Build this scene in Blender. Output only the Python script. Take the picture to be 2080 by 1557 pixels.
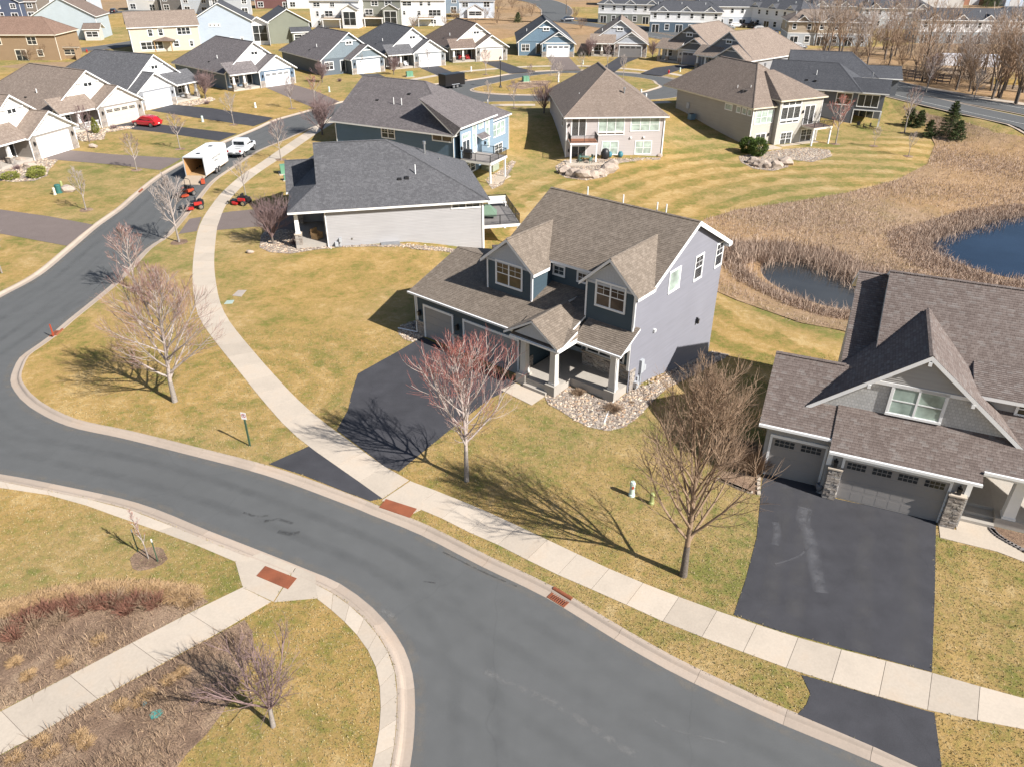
import bpy, math, random
import numpy as np
from mathutils import Vector, Matrix
from mathutils.geometry import delaunay_2d_cdt
PI = math.pi
random.seed(7)
for o in list(bpy.data.objects): bpy.data.objects.remove(o)
S = bpy.context.scene
C = S.collection

# ------------------------------------------------------------------ camera
FPX, PITCH, ROLL, HC = 1550.0, math.radians(30.54), math.radians(0.19), 26.0
CX, CY = 1040.0, 778.5
cam = bpy.data.cameras.new('camera')
cam.sensor_width = 36.0
cam.lens = FPX * 36.0 / 2080.0
cam.clip_start, cam.clip_end = 0.5, 9000.0
camo = bpy.data.objects.new('camera', cam)
C.objects.link(camo)
camo.matrix_world = Matrix.Translation((0, 0, HC)) @ Matrix.Rotation(PI/2 - PITCH, 4, 'X') @ Matrix.Rotation(ROLL, 4, 'Z')
S.camera = camo

# ------------------------------------------------------------------ sky, sun, exposure
SUN_EL, SUN_AZ = math.radians(38.3), math.radians(-35.0)      # azimuth counted from +X
w = bpy.data.worlds.new('World'); S.world = w; w.use_nodes = True
wn = w.node_tree
bg = wn.nodes['Background']
sky = wn.nodes.new('ShaderNodeTexSky')
sky.sky_type = 'NISHITA'; sky.sun_disc = False
sky.sun_elevation = SUN_EL
sky.sun_rotation = math.atan2(math.cos(SUN_AZ), math.sin(SUN_AZ))
sky.altitude = 200; sky.air_density = 1.0; sky.dust_density = 1.2; sky.ozone_density = 1.0
wn.links.new(sky.outputs[0], bg.inputs[0])
bg.inputs[1].default_value = 0.064
sl = bpy.data.lights.new('sun', 'SUN'); sl.energy = 5.0; sl.angle = math.radians(0.55); sl.color = (1.0, 0.962, 0.915)
so = bpy.data.objects.new('sun', sl); C.objects.link(so)
sd = Vector((math.cos(SUN_AZ)*math.cos(SUN_EL), math.sin(SUN_AZ)*math.cos(SUN_EL), math.sin(SUN_EL)))
so.rotation_euler = sd.to_track_quat('Z', 'Y').to_euler(); so.location = sd * 200
S.view_settings.view_transform = 'Standard'; S.view_settings.look = 'None'
S.view_settings.gamma = 1.0; S.view_settings.exposure = 0.84
S.view_settings.use_curve_mapping = False
S.render.engine = 'CYCLES'
S.cycles.max_bounces = 6; S.cycles.diffuse_bounces = 3; S.cycles.glossy_bounces = 3
S.cycles.use_denoising = True

# ------------------------------------------------------------------ photo survey: picture point + height -> place on the site
_c, _s = math.cos(PITCH), math.sin(PITCH)
_M = np.array([[1, 0, 0], [0, -_s, -_c], [0, _c, -_s]])
_M = np.array([[math.cos(ROLL), -math.sin(ROLL), 0], [math.sin(ROLL), math.cos(ROLL), 0], [0, 0, 1]]) @ _M
def G(px, py, z=0.0):
    d = _M.T @ np.array([(px-CX)/FPX, (py-CY)/FPX, 1.0]); t = (z-HC)/d[2]
    return np.array([d[0]*t, d[1]*t])
def rot2(a):
    a = math.radians(a); return np.array([math.cos(a), math.sin(a)]), np.array([-math.sin(a), math.cos(a)])
class Frame:
    def __init__(s, o, yaw):
        s.o = np.array(o[:2], float); s.X, s.Y = rot2(yaw); s.yaw = yaw
    def __call__(s, u, v): return s.o + s.X*u + s.Y*v
FM = Frame(G(851.5, 678, .15), -39.0)          # main house
FR = Frame(G(1553.95, 960.5, .15), -23.3)      # right house
FG = Frame((-17.6, 69.3), 12.5)
FB = Frame((-24.8, 110.2), -27.0)
F3 = Frame((7.7, 112.7), 4.0)
F4 = Frame((36.3, 120.0), 26.0)
F5 = Frame((49.9, 138.7), -24.2)

# ------------------------------------------------------------------ terrain: level along the streets, falling to the ponds
LAWN = 0.12
_ctl = []
for p in [(60,900),(350,700),(550,600),(700,700),(900,900),(1200,1100),(1500,1200),(1900,1250),(1500,1450),(700,1450),(300,1200),(100,1450),(1150,830),
          (860,690),(760,640),(600,500),(500,400),(300,400),(150,330),(640,250),(560,330),(700,200),(900,180),(1100,203),(1300,200),(1420,178),(1200,120),(1000,140),
          (300,230),(450,200),(100,230),(1750,1000),(2050,1100),(0,100),(600,60),(1000,40),(1400,60),(1900,100),(2080,150),(1900,210),(2080,256),(1830,192),(1865,201),(1950,222),(2015,236),(1830,206),(1900,222),(1990,243),(1650,130),(1560,900),(1400,1000),
          (0,500),(2300,1200),(1040,1550),(0,0),(400,0),(800,0),(1300,0),(1700,0),(2080,0),(2300,220)]:
    _ctl.append((*G(*p), .6))
for f, pts in ((FM, [(16.6,3.5,.05),(16.6,9.3,-1.3),(16.6,14.9,-2.25),(9,15,-2.2),(0,6,.2),(0,11,-.7),(4,15,-2.0),(20,5,-.3),(20,11,-1.7)]),
               (FG, [(0,-1,.2),(6,-1,.1),(15,-.5,-1.6),(18,6,-2.3),(16,14,-2.4),(8,-5,.1),(14,-6,-1.2),(6,7,.3)]),
               (FB, [(2,-1,.3),(10,-1,-.5),(19,-1,-2.2),(21,6,-2.5),(21,15,-2.5),(8,6,.3),(12,17,.0)]),
               (F3, [(0,-2,-2.7),(14,-2,-2.75),(15.5,4,-2.2),(15.5,14,-.7),(-2,3,-2.2),(-2,14,-.7),(7,20,.6),(7,10,0)]),
               (F4, [(0,-3,-2.75),(12,-3,-2.7),(-1,6,-1.9),(-1,14,-.8),(14,3,-2.5),(4,19,.5)]),
               (F5, [(2,-1,-1.6),(12,-2,-2.5),(15,3,-2.2),(15,9,-1.6),(0,8,.4)]),
               (FR, [(2.5,3,-.2),(2.5,10,-2.1),(7,13,-2.5),(14,13,-2.5),(-2,3,-.1),(-2,9,-1.7),(-5,6,-.9),(12,8,-.5)])):
    for u, v, z in pts: _ctl.append((*f(u, v), z))
for x, y, z in [(1620,566,-4.4),(1690,585,-4.4),(1560,542,-4.0),(2000,500,-4.5),(2070,500,-4.6),(1500,520,-3.1),(1545,600,-3.05),(1600,630,-3.05),(1660,652,-3.0),(1640,600,-4.3),(1720,620,-4.2),(1480,600,-2.9),(1580,665,-2.6),(1680,690,-2.3),
                (1480,650,-2.5),(1450,480,-3.0),(1600,480,-3.1),(1750,490,-3.2),(1860,560,-3.15),(1990,540,-4.3),(1960,590,-3.1),(1780,400,-3.1),(1950,390,-3.25),(2060,330,-3.0),(2070,625,-3.1),(2200,500,-4),(1300,380,-2.85),
                (1450,410,-3.0),(1600,380,-2.95),(1750,330,-2.75),(1850,295,-2.4),(1885,250,-1.6),(1950,290,-2.3),(2070,300,-2.1),(1100,395,-2.6),(1040,420,-2.3),(1030,330,-2.2)]:
    _ctl.append((*G(x, y, z), z))
_ctl = np.array(_ctl)
def _tps():
    P = _ctl[:, :2]/50.0; n = len(P)
    r = np.linalg.norm(P[:, None]-P[None], axis=2)
    K = np.where(r > 0, r*r*np.log(np.maximum(r, 1e-9)), 0) + np.eye(n)*2e-3
    A = np.zeros((n+3, n+3)); A[:n, :n] = K; A[:n, n] = 1; A[:n, n+1:] = P; A[n, :n] = 1; A[n+1:, :n] = P.T
    b = np.zeros(n+3); b[:n] = _ctl[:, 2]
    return P, np.linalg.solve(A, b)
_TP, _TW = _tps()
def H(x, y):
    x = np.atleast_1d(np.asarray(x, float)); y = np.atleast_1d(np.asarray(y, float)); out = np.zeros(len(x))
    for i in range(0, len(x), 20000):
        Q = np.stack([x[i:i+20000], y[i:i+20000]], 1)/50.0
        r = np.linalg.norm(Q[:, None]-_TP[None], axis=2)
        t = (np.where(r > 0, r*r*np.log(np.maximum(r, 1e-9)), 0) @ _TW[:-3]) + _TW[-3] + Q @ _TW[-2:]
        t = np.where(t < 0, -(t*t)/(np.abs(t)+.18), 0); t = np.maximum(t, -4.8)
        far = (np.abs(Q[:, 0]) > 2.9) | (Q[:, 1] > 4.2) | (Q[:, 1] < 0.2)
        out[i:i+20000] = np.where(far, 0, t)
    return out
def hz(x, y): return float(H(x, y)[0]) + LAWN
def GT(px, py):
    z = LAWN
    for k in range(40):
        p = G(px, py, z); zn = hz(*p); z = z*.5 + zn*.5
    return np.array([p[0], p[1]])

# ------------------------------------------------------------------ mesh helpers
class MB:
    def __init__(s): s.v = []; s.f = []
    def poly(s, pts):
        n = len(s.v); s.v.extend([tuple(map(float, p)) for p in pts]); s.f.append(tuple(range(n, n+len(pts)))); return s
    def box(s, x0, x1, y0, y1, z0, z1):
        if x1 < x0: x0, x1 = x1, x0
        if y1 < y0: y0, y1 = y1, y0
        n = len(s.v)
        s.v.extend([(x0,y0,z0),(x1,y0,z0),(x1,y1,z0),(x0,y1,z0),(x0,y0,z1),(x1,y0,z1),(x1,y1,z1),(x0,y1,z1)])
        for q in ((0,3,2,1),(4,5,6,7),(0,1,5,4),(1,2,6,5),(2,3,7,6),(3,0,4,7)): s.f.append(tuple(n+i for i in q))
        return s
    def frustum(s, cx, cy, z0, z1, a0, b0, a1, b1):
        n = len(s.v)
        s.v.extend([(cx-a0,cy-b0,z0),(cx+a0,cy-b0,z0),(cx+a0,cy+b0,z0),(cx-a0,cy+b0,z0),(cx-a1,cy-b1,z1),(cx+a1,cy-b1,z1),(cx+a1,cy+b1,z1),(cx-a1,cy+b1,z1)])
        for q in ((0,3,2,1),(4,5,6,7),(0,1,5,4),(1,2,6,5),(2,3,7,6),(3,0,4,7)): s.f.append(tuple(n+i for i in q))
        return s
    def prism(s, pts, z0, z1):
        n = len(s.v); k = len(pts)
        s.v.extend([(p[0], p[1], z0) for p in pts]); s.v.extend([(p[0], p[1], z1) for p in pts])
        s.f.append(tuple(range(n+k-1, n-1, -1))); s.f.append(tuple(range(n+k, n+2*k)))
        for i in range(k): j = (i+1) % k; s.f.append((n+i, n+j, n+k+j, n+k+i))
        return s
    def extr(s, prof, axis, a0, a1):
        # profile of (h, z) pushed along x or y
        k = len(prof); n = len(s.v)
        for a in (a0, a1):
            for h, z in prof: s.v.append((a, h, z) if axis == 'x' else (h, a, z))
        s.f.append(tuple(range(n, n+k))); s.f.append(tuple(range(n+2*k-1, n+k-1, -1)))
        for i in range(k): j = (i+1) % k; s.f.append((n+i, n+k+i, n+k+j, n+j))
        return s
    def tube(s, pts, rad, n=6, cap=True):
        pts = [Vector(p) for p in pts]
        if not hasattr(rad, '__len__'): rad = [rad]*len(pts)
        base = len(s.v); m = len(pts)
        for i, p in enumerate(pts):
            d = (pts[min(i+1, m-1)] - pts[max(i-1, 0)])
            d = d.normalized() if d.length > 1e-9 else Vector((0, 0, 1))
            a = d.orthogonal().normalized() if abs(d.z) > .9 else d.cross(Vector((0, 0, 1))).normalized()
            b = d.cross(a)
            for k in range(n):
                t = 2*PI*k/n; q = p + (a*math.cos(t) + b*math.sin(t))*rad[i]; s.v.append(q[:])
        for i in range(m-1):
            for k in range(n):
                j = (k+1) % n; s.f.append((base+i*n+k, base+i*n+j, base+(i+1)*n+j, base+(i+1)*n+k))
        if cap:
            s.f.append(tuple(base+k for k in range(n-1, -1, -1))); s.f.append(tuple(base+(m-1)*n+k for k in range(n)))
        return s
    def cyl(s, c, axis, r, h, n=14):
        c = Vector(c); a = Vector(axis).normalized()
        return s.tube([c-a*h/2, c+a*h/2], r, n)
    def lathe(s, prof, n=14, c=(0, 0, 0)):
        base = len(s.v); k = len(prof)
        for i in range(n):
            t = 2*PI*i/n
            for r, z in prof: s.v.append((c[0]+r*math.cos(t), c[1]+r*math.sin(t), c[2]+z))
        for i in range(n):
            j = (i+1) % n
            for q in range(k-1): s.f.append((base+i*k+q, base+j*k+q, base+j*k+q+1, base+i*k+q+1))
        return s
    def blob(s, c, r, seed=0, jit=.18, n=2):
        import bmesh
        bm = bmesh.new(); bmesh.ops.create_icosphere(bm, subdivisions=n, radius=1)
        rr = random.Random(seed); base = len(s.v); off = [rr.uniform(0, 6) for _ in range(6)]
        for v in bm.verts:
            q = v.co; k = 1 + jit*(math.sin(q.x*2.7+off[0])*math.sin(q.y*3.1+off[1]) + .6*math.sin(q.z*4+off[2]+q.x*2)) + rr.uniform(-1, 1)*jit*.3
            s.v.append((c[0]+q.x*r[0]*k, c[1]+q.y*r[1]*k, c[2]+q.z*r[2]*k))
        for f in bm.faces: s.f.append(tuple(base+v.index for v in f.verts))
        bm.free(); return s
def mesh_of(name, mb, mat, uv=True, smooth=False):
    me = bpy.data.meshes.new(name); me.from_pydata(mb.v, [], mb.f)
    if mat: me.materials.append(mat)
    if uv and mb.f:
        V = np.array(mb.v); L = me.uv_layers.new(name='UVMap'); buf = np.zeros(len(L.data)*2); k = 0
        for f in mb.f:
            P = V[list(f)]; c = P.mean(0); n = np.zeros(3)
            for i in range(len(f)): n += np.cross(P[i]-c, P[(i+1) % len(f)]-c)
            l = np.linalg.norm(n); n = n/l if l > 1e-12 else np.array([0, 0, 1.])
            if abs(n[2]) > .995: t = np.array([1., 0, 0]); b = np.array([0, 1., 0])
            else:
                t = np.array([-n[1], n[0], 0]); t /= np.linalg.norm(t); b = np.cross(n, t)
            m = len(f); buf[k:k+2*m:2] = P@t; buf[k+1:k+2*m:2] = P@b; k += 2*m
        L.data.foreach_set('uv', buf)
    if smooth:
        me.polygons.foreach_set('use_smooth', [True]*len(me.polygons))
    me.update(); return me
def obj(name, mb, mat, parent=None, uv=True, smooth=False):
    me = mb if isinstance(mb, bpy.types.Mesh) else mesh_of(name, mb, mat, uv, smooth)
    o = bpy.data.objects.new(name, me); C.objects.link(o)
    if parent: o.parent = parent
    return o
def tag(o, label=None, cat=None, group=None, kind=None):
    if label: o['label'] = label
    if cat: o['category'] = cat
    if group: o['group'] = group
    if kind: o['kind'] = kind
    return o
def thing(name, label, cat, loc=(0, 0, 0), yaw=0.0, group=None):
    o = bpy.data.objects.new(name, None); C.objects.link(o); o.empty_display_size = .3
    o.location = loc; o.rotation_euler = (0, 0, math.radians(yaw)); return tag(o, label, cat, group)
def struct(name, mb, mat, uv=False, kind='structure'):
    o = obj(name, mb, mat, None, uv); o['kind'] = kind; return o
def place(root, p, yaw=None, dz=0.0):
    root.location = (p[0], p[1], hz(p[0], p[1])+dz)
    if yaw is not None: root.rotation_euler = (0, 0, math.radians(yaw))
    return root
def dup(root, label=None, group=None):
    r = root.copy(); C.objects.link(r)
    if label: r['label'] = label
    if group: r['group'] = group
    for ch in list(root.children):
        c = ch.copy(); C.objects.link(c); c.parent = r
        for gch in list(ch.children):
            d = gch.copy(); C.objects.link(d); d.parent = c
    return r

# ------------------------------------------------------------------ materials
_mats = {}
class NT:
    def __init__(s, name):
        s.m = bpy.data.materials.new(name); s.m.use_nodes = True; s.t = s.m.node_tree
        s.b = s.t.nodes['Principled BSDF']
    def n(s, ty, props=None, **inp):
        nd = s.t.nodes.new('ShaderNode'+ty)
        for k, v in (props or {}).items(): setattr(nd, k, v)
        for k, v in inp.items():
            k = k.replace('_', ' ')
            sock = nd.inputs[k] if k in nd.inputs else nd.inputs[int(k[1:])]
            s.put(sock, v)
        return nd
    def put(s, sock, v):
        if isinstance(v, bpy.types.NodeSocket): s.t.links.new(v, sock)
        elif isinstance(v, bpy.types.Node): s.t.links.new(v.outputs[0], sock)
        else:
            if hasattr(v, '__len__') and len(v) == 3 and sock.type == 'RGBA': v = (*v, 1)
            sock.default_value = v
    def set(s, **k):
        for a, v in k.items(): s.put(s.b.inputs[a.replace('_', ' ')], v)
    def uv(s): return s.n('UVMap').outputs[0]
    def pos(s): return s.n('NewGeometry').outputs['Position']
    def noise(s, vec, scale, detail=3, rough=.55, dist=0):
        return s.n('TexNoise', None, Vector=vec, Scale=scale, Detail=detail, Roughness=rough, Distortion=dist).outputs[0]
    def mix(s, f, a, b, mode='MIX'):
        nd = s.t.nodes.new('ShaderNodeMix'); nd.data_type = 'RGBA'; nd.blend_type = mode
        s.put(nd.inputs[0], f); s.put(nd.inputs[6], a); s.put(nd.inputs[7], b); return nd.outputs[2]
    def ramp(s, f, *stops):
        nd = s.t.nodes.new('ShaderNodeValToRGB'); s.put(nd.inputs[0], f); e = nd.color_ramp.elements
        while len(e) < len(stops): e.new(.5)
        for i, (p, c) in enumerate(stops):
            e[i].position = p; e[i].color = (*c, 1) if hasattr(c, '__len__') else (c, c, c, 1)
        return nd.outputs[0]
    def math(s, op, a, b=0.0):
        nd = s.t.nodes.new('ShaderNodeMath'); nd.operation = op; s.put(nd.inputs[0], a); s.put(nd.inputs[1], b); return nd.outputs[0]
    def bump(s, h, strength=.5, dist=.02):
        return s.n('Bump', None, Strength=strength, Distance=dist, Height=h).outputs[0]
    def scale(s, col, f): return s.mix(1.0, col, f, 'MULTIPLY')
def M_(key, fn):
    if key not in _mats: _mats[key] = fn()
    return _mats[key]
def paint(c, rough=.55, var=.12, metal=0.0, key=None):
    key = key or ('paint', tuple(c), rough, metal)
    def mk():
        t = NT('paint'); p = t.n('TexCoord').outputs['Object']
        n = t.noise(p, 1.3, 4); n2 = t.noise(p, 14, 3)
        k = t.ramp(t.math('ADD', t.math('MULTIPLY', n, .7), t.math('MULTIPLY', n2, .3)), (.3, 1-var), (.7, 1+var*.4))
        t.set(Base_Color=t.scale(c, k), Roughness=rough, Metallic=metal); return t.m
    return M_(key, mk)
def siding(c, e=.15):
    def mk():
        t = NT('siding'); uv = t.uv(); v = t.n('SeparateXYZ', None, Vector=uv).outputs[1]
        fr = t.math('FRACT', t.math('DIVIDE', v, e)); n = t.noise(t.pos(), .6, 4)
        n2 = t.noise(t.n('Mapping', None, Vector=uv, Scale=(.4, 7, 1)).outputs[0], 1.0, 2)
        k = t.ramp(t.math('ADD', t.math('MULTIPLY', n, .5), t.math('MULTIPLY', n2, .5)), (.3, .9), (.7, 1.05))
        t.set(Base_Color=t.scale(c, k), Roughness=.6, Normal=t.bump(fr, .7, .03)); return t.m
    return M_(('siding', tuple(c), e), mk)
def lap(c):
    def mk():
        t = NT('lap_siding'); uv = t.uv(); n = t.noise(t.pos(), .5, 4)
        n2 = t.noise(t.n('Mapping', None, Vector=uv, Scale=(.3, 6.67, 1)).outputs[0], 1.0, 2)
        k = t.ramp(t.math('ADD', t.math('MULTIPLY', n, .4), t.math('MULTIPLY', n2, .6)), (.3, .88), (.7, 1.06))
        t.set(Base_Color=t.scale(c, k), Roughness=.6); return t.m
    return M_(('lap', tuple(c)), mk)
def shakes(c):
    def mk():
        t = NT('shakes'); uv = t.uv()
        b = t.n('TexBrick', {'offset': .5}, Vector=uv, Color1=[x*.9 for x in c], Color2=[min(1, x*1.08) for x in c], Mortar=[x*.62 for x in c], Scale=1, Mortar_Size=.008, Brick_Width=.16, Row_Height=.18)
        t.set(Base_Color=b.outputs[0], Roughness=.7, Normal=t.bump(b.outputs[1], -.6, .02)); return t.m
    return M_(('shakes', tuple(c)), mk)
def board(c):
    def mk():
        t = NT('board_siding'); uv = t.uv(); u = t.n('SeparateXYZ', None, Vector=uv).outputs[0]
        fr = t.math('FRACT', t.math('DIVIDE', u, .22)); g = t.ramp(fr, (.0, 0), (.06, 1))
        n = t.noise(uv, 9, 3); t.set(Base_Color=t.scale(c, t.ramp(n, (.3, .9), (.7, 1.05))), Roughness=.65, Normal=t.bump(g, .6, .02)); return t.m
    return M_(('board', tuple(c)), mk)
def shingle(c1, c2, c3, w=.21):
    def mk():
        t = NT('shingles'); uv = t.uv(); pos = t.pos()
        b = t.n('TexBrick', {'offset': .37, 'offset_frequency': 2, 'squash': .8, 'squash_frequency': 3}, Vector=uv, Color1=c1, Color2=c2, Mortar=[x*.55 for x in c1], Scale=1, Mortar_Size=.007, Bias=-.1, Brick_Width=w, Row_Height=.15)
        b2 = t.n('TexBrick', {'offset': .61}, Vector=uv, Color1=(0, 0, 0), Color2=(1, 1, 1), Mortar=(.5, .5, .5), Scale=1, Mortar_Size=0, Brick_Width=w*1.3, Row_Height=.15)
        col = t.mix(t.ramp(b2.outputs[0], (.8, 0), (.92, .42)), b.outputs[0], c3)
        n = t.noise(pos, .35, 4); n2 = t.noise(uv, 45, 3, .7)
        st = t.noise(t.n('Mapping', None, Vector=uv, Scale=(1.4, .12, 1)).outputs[0], 1.0, 3)
        k = t.ramp(t.math('ADD', t.math('MULTIPLY', t.math('ADD', n, st), .3), t.math('MULTIPLY', n2, .4)), (.25, .82), (.75, 1.16))
        t.set(Base_Color=t.scale(col, k), Roughness=.92, Normal=t.bump(t.math('ADD', n2, t.math('MULTIPLY', b.outputs[1], -.6)), .5, .012)); return t.m
    return M_(('shingle', tuple(c1), tuple(c2), tuple(c3)), mk)
def mk_stone():
    t = NT('stone_veneer'); i = t.n('NewGeometry').outputs['Random Per Island']; n = t.noise(t.pos(), 9, 4)
    c = t.ramp(i, (0, (.16, .14, .125)), (.3, (.34, .29, .245)), (.6, (.26, .245, .235)), (.85, (.42, .37, .31)), (1, (.2, .17, .15)))
    t.set(Base_Color=t.scale(c, t.ramp(n, (.3, .72), (.7, 1.2))), Roughness=.9, Normal=t.bump(n, .5, .03)); return t.m
STONE = mk_stone()
def mk_rock(nm, *cols):
    t = NT(nm); i = t.n('NewGeometry').outputs['Random Per Island']; n = t.noise(t.pos(), 5, 4)
    st = [(k/(len(cols)-1), c) for k, c in enumerate(cols)]
    t.set(Base_Color=t.scale(t.ramp(i, *st), t.ramp(n, (.3, .8), (.7, 1.2))), Roughness=.85, Normal=t.bump(n, .5, .05)); return t.m
PEBBLE = mk_rock('river_rock', (.40,.29,.19), (.52,.43,.32), (.16,.11,.085), (.44,.29,.18), (.60,.52,.42), (.09,.075,.07), (.42,.33,.24))
BOULDER = mk_rock('boulder', (.36,.29,.24), (.42,.36,.3), (.3,.26,.24), (.4,.31,.23))
def mk_lawn(nm, straw, green, pale, gbias=0.0, mow=False):
    t = NT(nm); p = t.pos()
    n0 = t.noise(p, .035, 3); n1 = t.noise(p, .13, 4, .6, .6); n2 = t.noise(p, .55, 5, .65, .5); n3 = t.noise(p, 2.6, 5, .7); n4 = t.noise(p, 13, 6, .85)
    f = t.math('ADD', t.math('ADD', t.math('MULTIPLY', n0, .35), t.math('MULTIPLY', n1, .5)), t.math('ADD', t.math('MULTIPLY', n2, .65), t.math('ADD', t.math('MULTIPLY', n3, .85), t.math('MULTIPLY', t.math('SUBTRACT', n4, .5), .35))))
    f = t.math('ADD', t.math('MULTIPLY', f, .425), gbias)
    if mow:
        # mower passes: arcs round the ponds and round the street corner
        for cx_, cy_, r0, r1, r2, r3, wd, amp in ((46, 74, 22, 27, 52, 62, .24, .075), (-17.5, 43, 1, 3, 10, 13, .45, .045), (-2, 45, 22, 30, 60, 75, .2, .02)):
            v = t.n('VectorMath', {'operation': 'SUBTRACT'}, i0=p, i1=(cx_, cy_, 0)).outputs[0]; v = t.n('VectorMath', {'operation': 'MULTIPLY'}, i0=v, i1=(1, 1, 0)).outputs[0]
            d = t.math('ADD', t.n('VectorMath', {'operation': 'LENGTH'}, i0=v).outputs['Value'], t.math('ADD', t.math('MULTIPLY', n1, 5), t.math('MULTIPLY', n2, 1.2)))
            w_ = t.ramp(t.math('ADD', t.math('MULTIPLY', t.math('SINE', t.math('MULTIPLY', d, 6.283*wd)), .5), .5), (.3, -0.0), (.7, 1.0))
            k = t.n('MapRange', None, i0=d, i1=float(r0), i2=float(r1)).outputs[0]; k2 = t.n('MapRange', None, i0=d, i1=float(r2), i2=float(r3), i3=1.0, i4=0.0).outputs[0]
            f = t.math('ADD', f, t.math('MULTIPLY', t.math('MULTIPLY', t.math('SUBTRACT', w_, .5), amp), t.math('MULTIPLY', k, k2)))
    c = t.ramp(f, (.40, pale), (.465, straw), (.515, [a*.62+b*.38 for a, b in zip(straw, green)]), (.58, green))
    c = t.mix(.55, c, t.scale(c, t.mix(t.ramp(n0, (.43, 0), (.57, 1)), (1.12, .98, .72), (1, 1, 1))))
    k = t.ramp(n4, (.25, .5), (.5, 1.0), (.75, 1.55)); k2 = t.ramp(n3, (.25, .84), (.75, 1.14))
    t.set(Base_Color=t.scale(t.scale(c, k), k2), Roughness=.95, Normal=t.bump(t.math('ADD', n4, n3), .8, .06)); t.b.inputs['Specular IOR Level'].default_value = .15
    return t.m
LAWNM = mk_lawn('lawn', (.342,.238,.102), (.158,.158,.045), (.435,.33,.17), 0.0, True)
FIELDM = mk_lawn('dry_field', (.30,.205,.13), (.23,.165,.085), (.38,.275,.18), -.01)
def mk_asphalt(nm, c, var=.25, warm=0):
    t = NT(nm); p = t.pos(); n0 = t.noise(p, .06, 4, .6, .8); n1 = t.noise(p, .9, 5, .6); n2 = t.noise(p, 38, 3, .8)
    st = t.noise(t.n('Mapping', None, Vector=p, Rotation=(0, 0, .5), Scale=(.05, 1.3, 1)).outputs[0], 1.0, 4)
    k = t.math('ADD', t.math('MULTIPLY', n0, .45), t.math('ADD', t.math('MULTIPLY', n1, .45), t.math('MULTIPLY', st, .1)))
    k = t.ramp(k, (.3, 1-var), (.52, 1), (.72, 1+var)); g = t.ramp(n2, (.25, .66), (.75, 1.36))
    cr = t.n('TexVoronoi', {'feature': 'DISTANCE_TO_EDGE'}, Vector=t.n('VectorMath', {'operation': 'ADD'}, i0=p, i1=t.n('TexNoise', None, Vector=p, Scale=.5, Detail=4).outputs[1]).outputs[0], Scale=.11).outputs[0]
    ck = t.ramp(cr, (.0, .9), (.003, 1.0))
    t.set(Base_Color=t.scale(t.scale(t.scale(c, k), g), ck), Roughness=.88, Normal=t.bump(n2, .4, .01)); t.b.inputs['Specular IOR Level'].default_value = .3
    return t.m
ASPH = mk_asphalt('asphalt', (.100,.102,.101), .13)
DRIVE = mk_asphalt('driveway_asphalt', (.05,.0495,.055), .32)
DRIVE2 = mk_asphalt('aged_driveway', (.16,.128,.115), .12)
def mk_conc(nm, c, grid=0):
    t = NT(nm); p = t.pos(); i = t.n('ObjectInfo').outputs['Random']
    n0 = t.noise(p, .5, 5, .65); n1 = t.noise(p, 9, 4, .7)
    k = t.ramp(t.math('ADD', t.math('MULTIPLY', n0, .6), t.math('MULTIPLY', n1, .4)), (.3, .82), (.7, 1.1))
    col = t.mix(t.ramp(n0, (.52, 0), (.75, .45)), c, [c[0]*.82, c[1]*.70, c[2]*.58])
    t.set(Base_Color=t.scale(t.scale(col, k), t.ramp(i, (0, .88), (1, 1.06))), Roughness=.85, Normal=t.bump(n1, .25, .01)); return t.m
CONC = mk_conc('concrete', (.475,.405,.325)); KERB = mk_conc('kerb_concrete', (.40,.325,.26)); SLABM = mk_conc('porch_concrete', (.40,.365,.32))
def mk_mulch():
    t = NT('mulch'); p = t.pos(); n0 = t.noise(p, .6, 4, .6, .6); n1 = t.noise(p, 16, 5, .8)
    c = t.ramp(n0, (.35, (.16,.10,.065)), (.5, (.25,.165,.108)), (.68, (.36,.255,.165)))
    t.set(Base_Color=t.scale(c, t.ramp(n1, (.3, .35), (.5, .95), (.72, 1.9))), Roughness=.95, Normal=t.bump(n1, .9, .08)); return t.m
MULCH = mk_mulch()
def mk_ground_rock():
    t = NT('rock_bed_ground'); p = t.pos(); v = t.n('TexVoronoi', None, Vector=p, Scale=13)
    c = t.ramp(t.n('SeparateXYZ', None, Vector=v.outputs[1]).outputs[0], (0, (.2,.16,.13)), (.35, (.38,.31,.25)), (.7, (.5,.43,.36)), (1, (.3,.23,.19)))
    t.set(Base_Color=t.scale(c, t.ramp(v.outputs[0], (.2, 1.1), (.75, .45))), Roughness=.9, Normal=t.bump(v.outputs[0], -.9, .05)); return t.m
ROCKG = mk_ground_rock()
def mk_glass(nm, c, rough=.06):
    t = NT(nm); p = t.n('TexCoord').outputs['Object']; n = t.noise(p, .9, 3)
    t.set(Base_Color=t.scale(c, t.ramp(n, (.3, .5), (.7, 1.4))), Roughness=rough); t.b.inputs['IOR'].default_value = 1.5; return t.m
GLASS = mk_glass('window_glass', (.030,.034,.036)); GLASSB = mk_glass('glass_with_blind', (.36,.44,.38), .12); GLASSW = mk_glass('glass_warm_room', (.09,.065,.045))
def mk_water(nm, c):
    t = NT(nm); p = t.pos(); n = t.noise(p, 1.4, 4); n0 = t.noise(p, .12, 3)
    t.set(Base_Color=t.mix(t.ramp(n0, (.4, 0), (.65, 1)), c, [x*1.5 for x in c]), Roughness=.06, Normal=t.bump(n, .08, .02)); t.b.inputs['IOR'].default_value = 1.33; return t.m
WATER = mk_water('pond_water', (.012,.022,.040)); WATER2 = mk_water('silty_pond_water', (.035,.036,.036))
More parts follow.
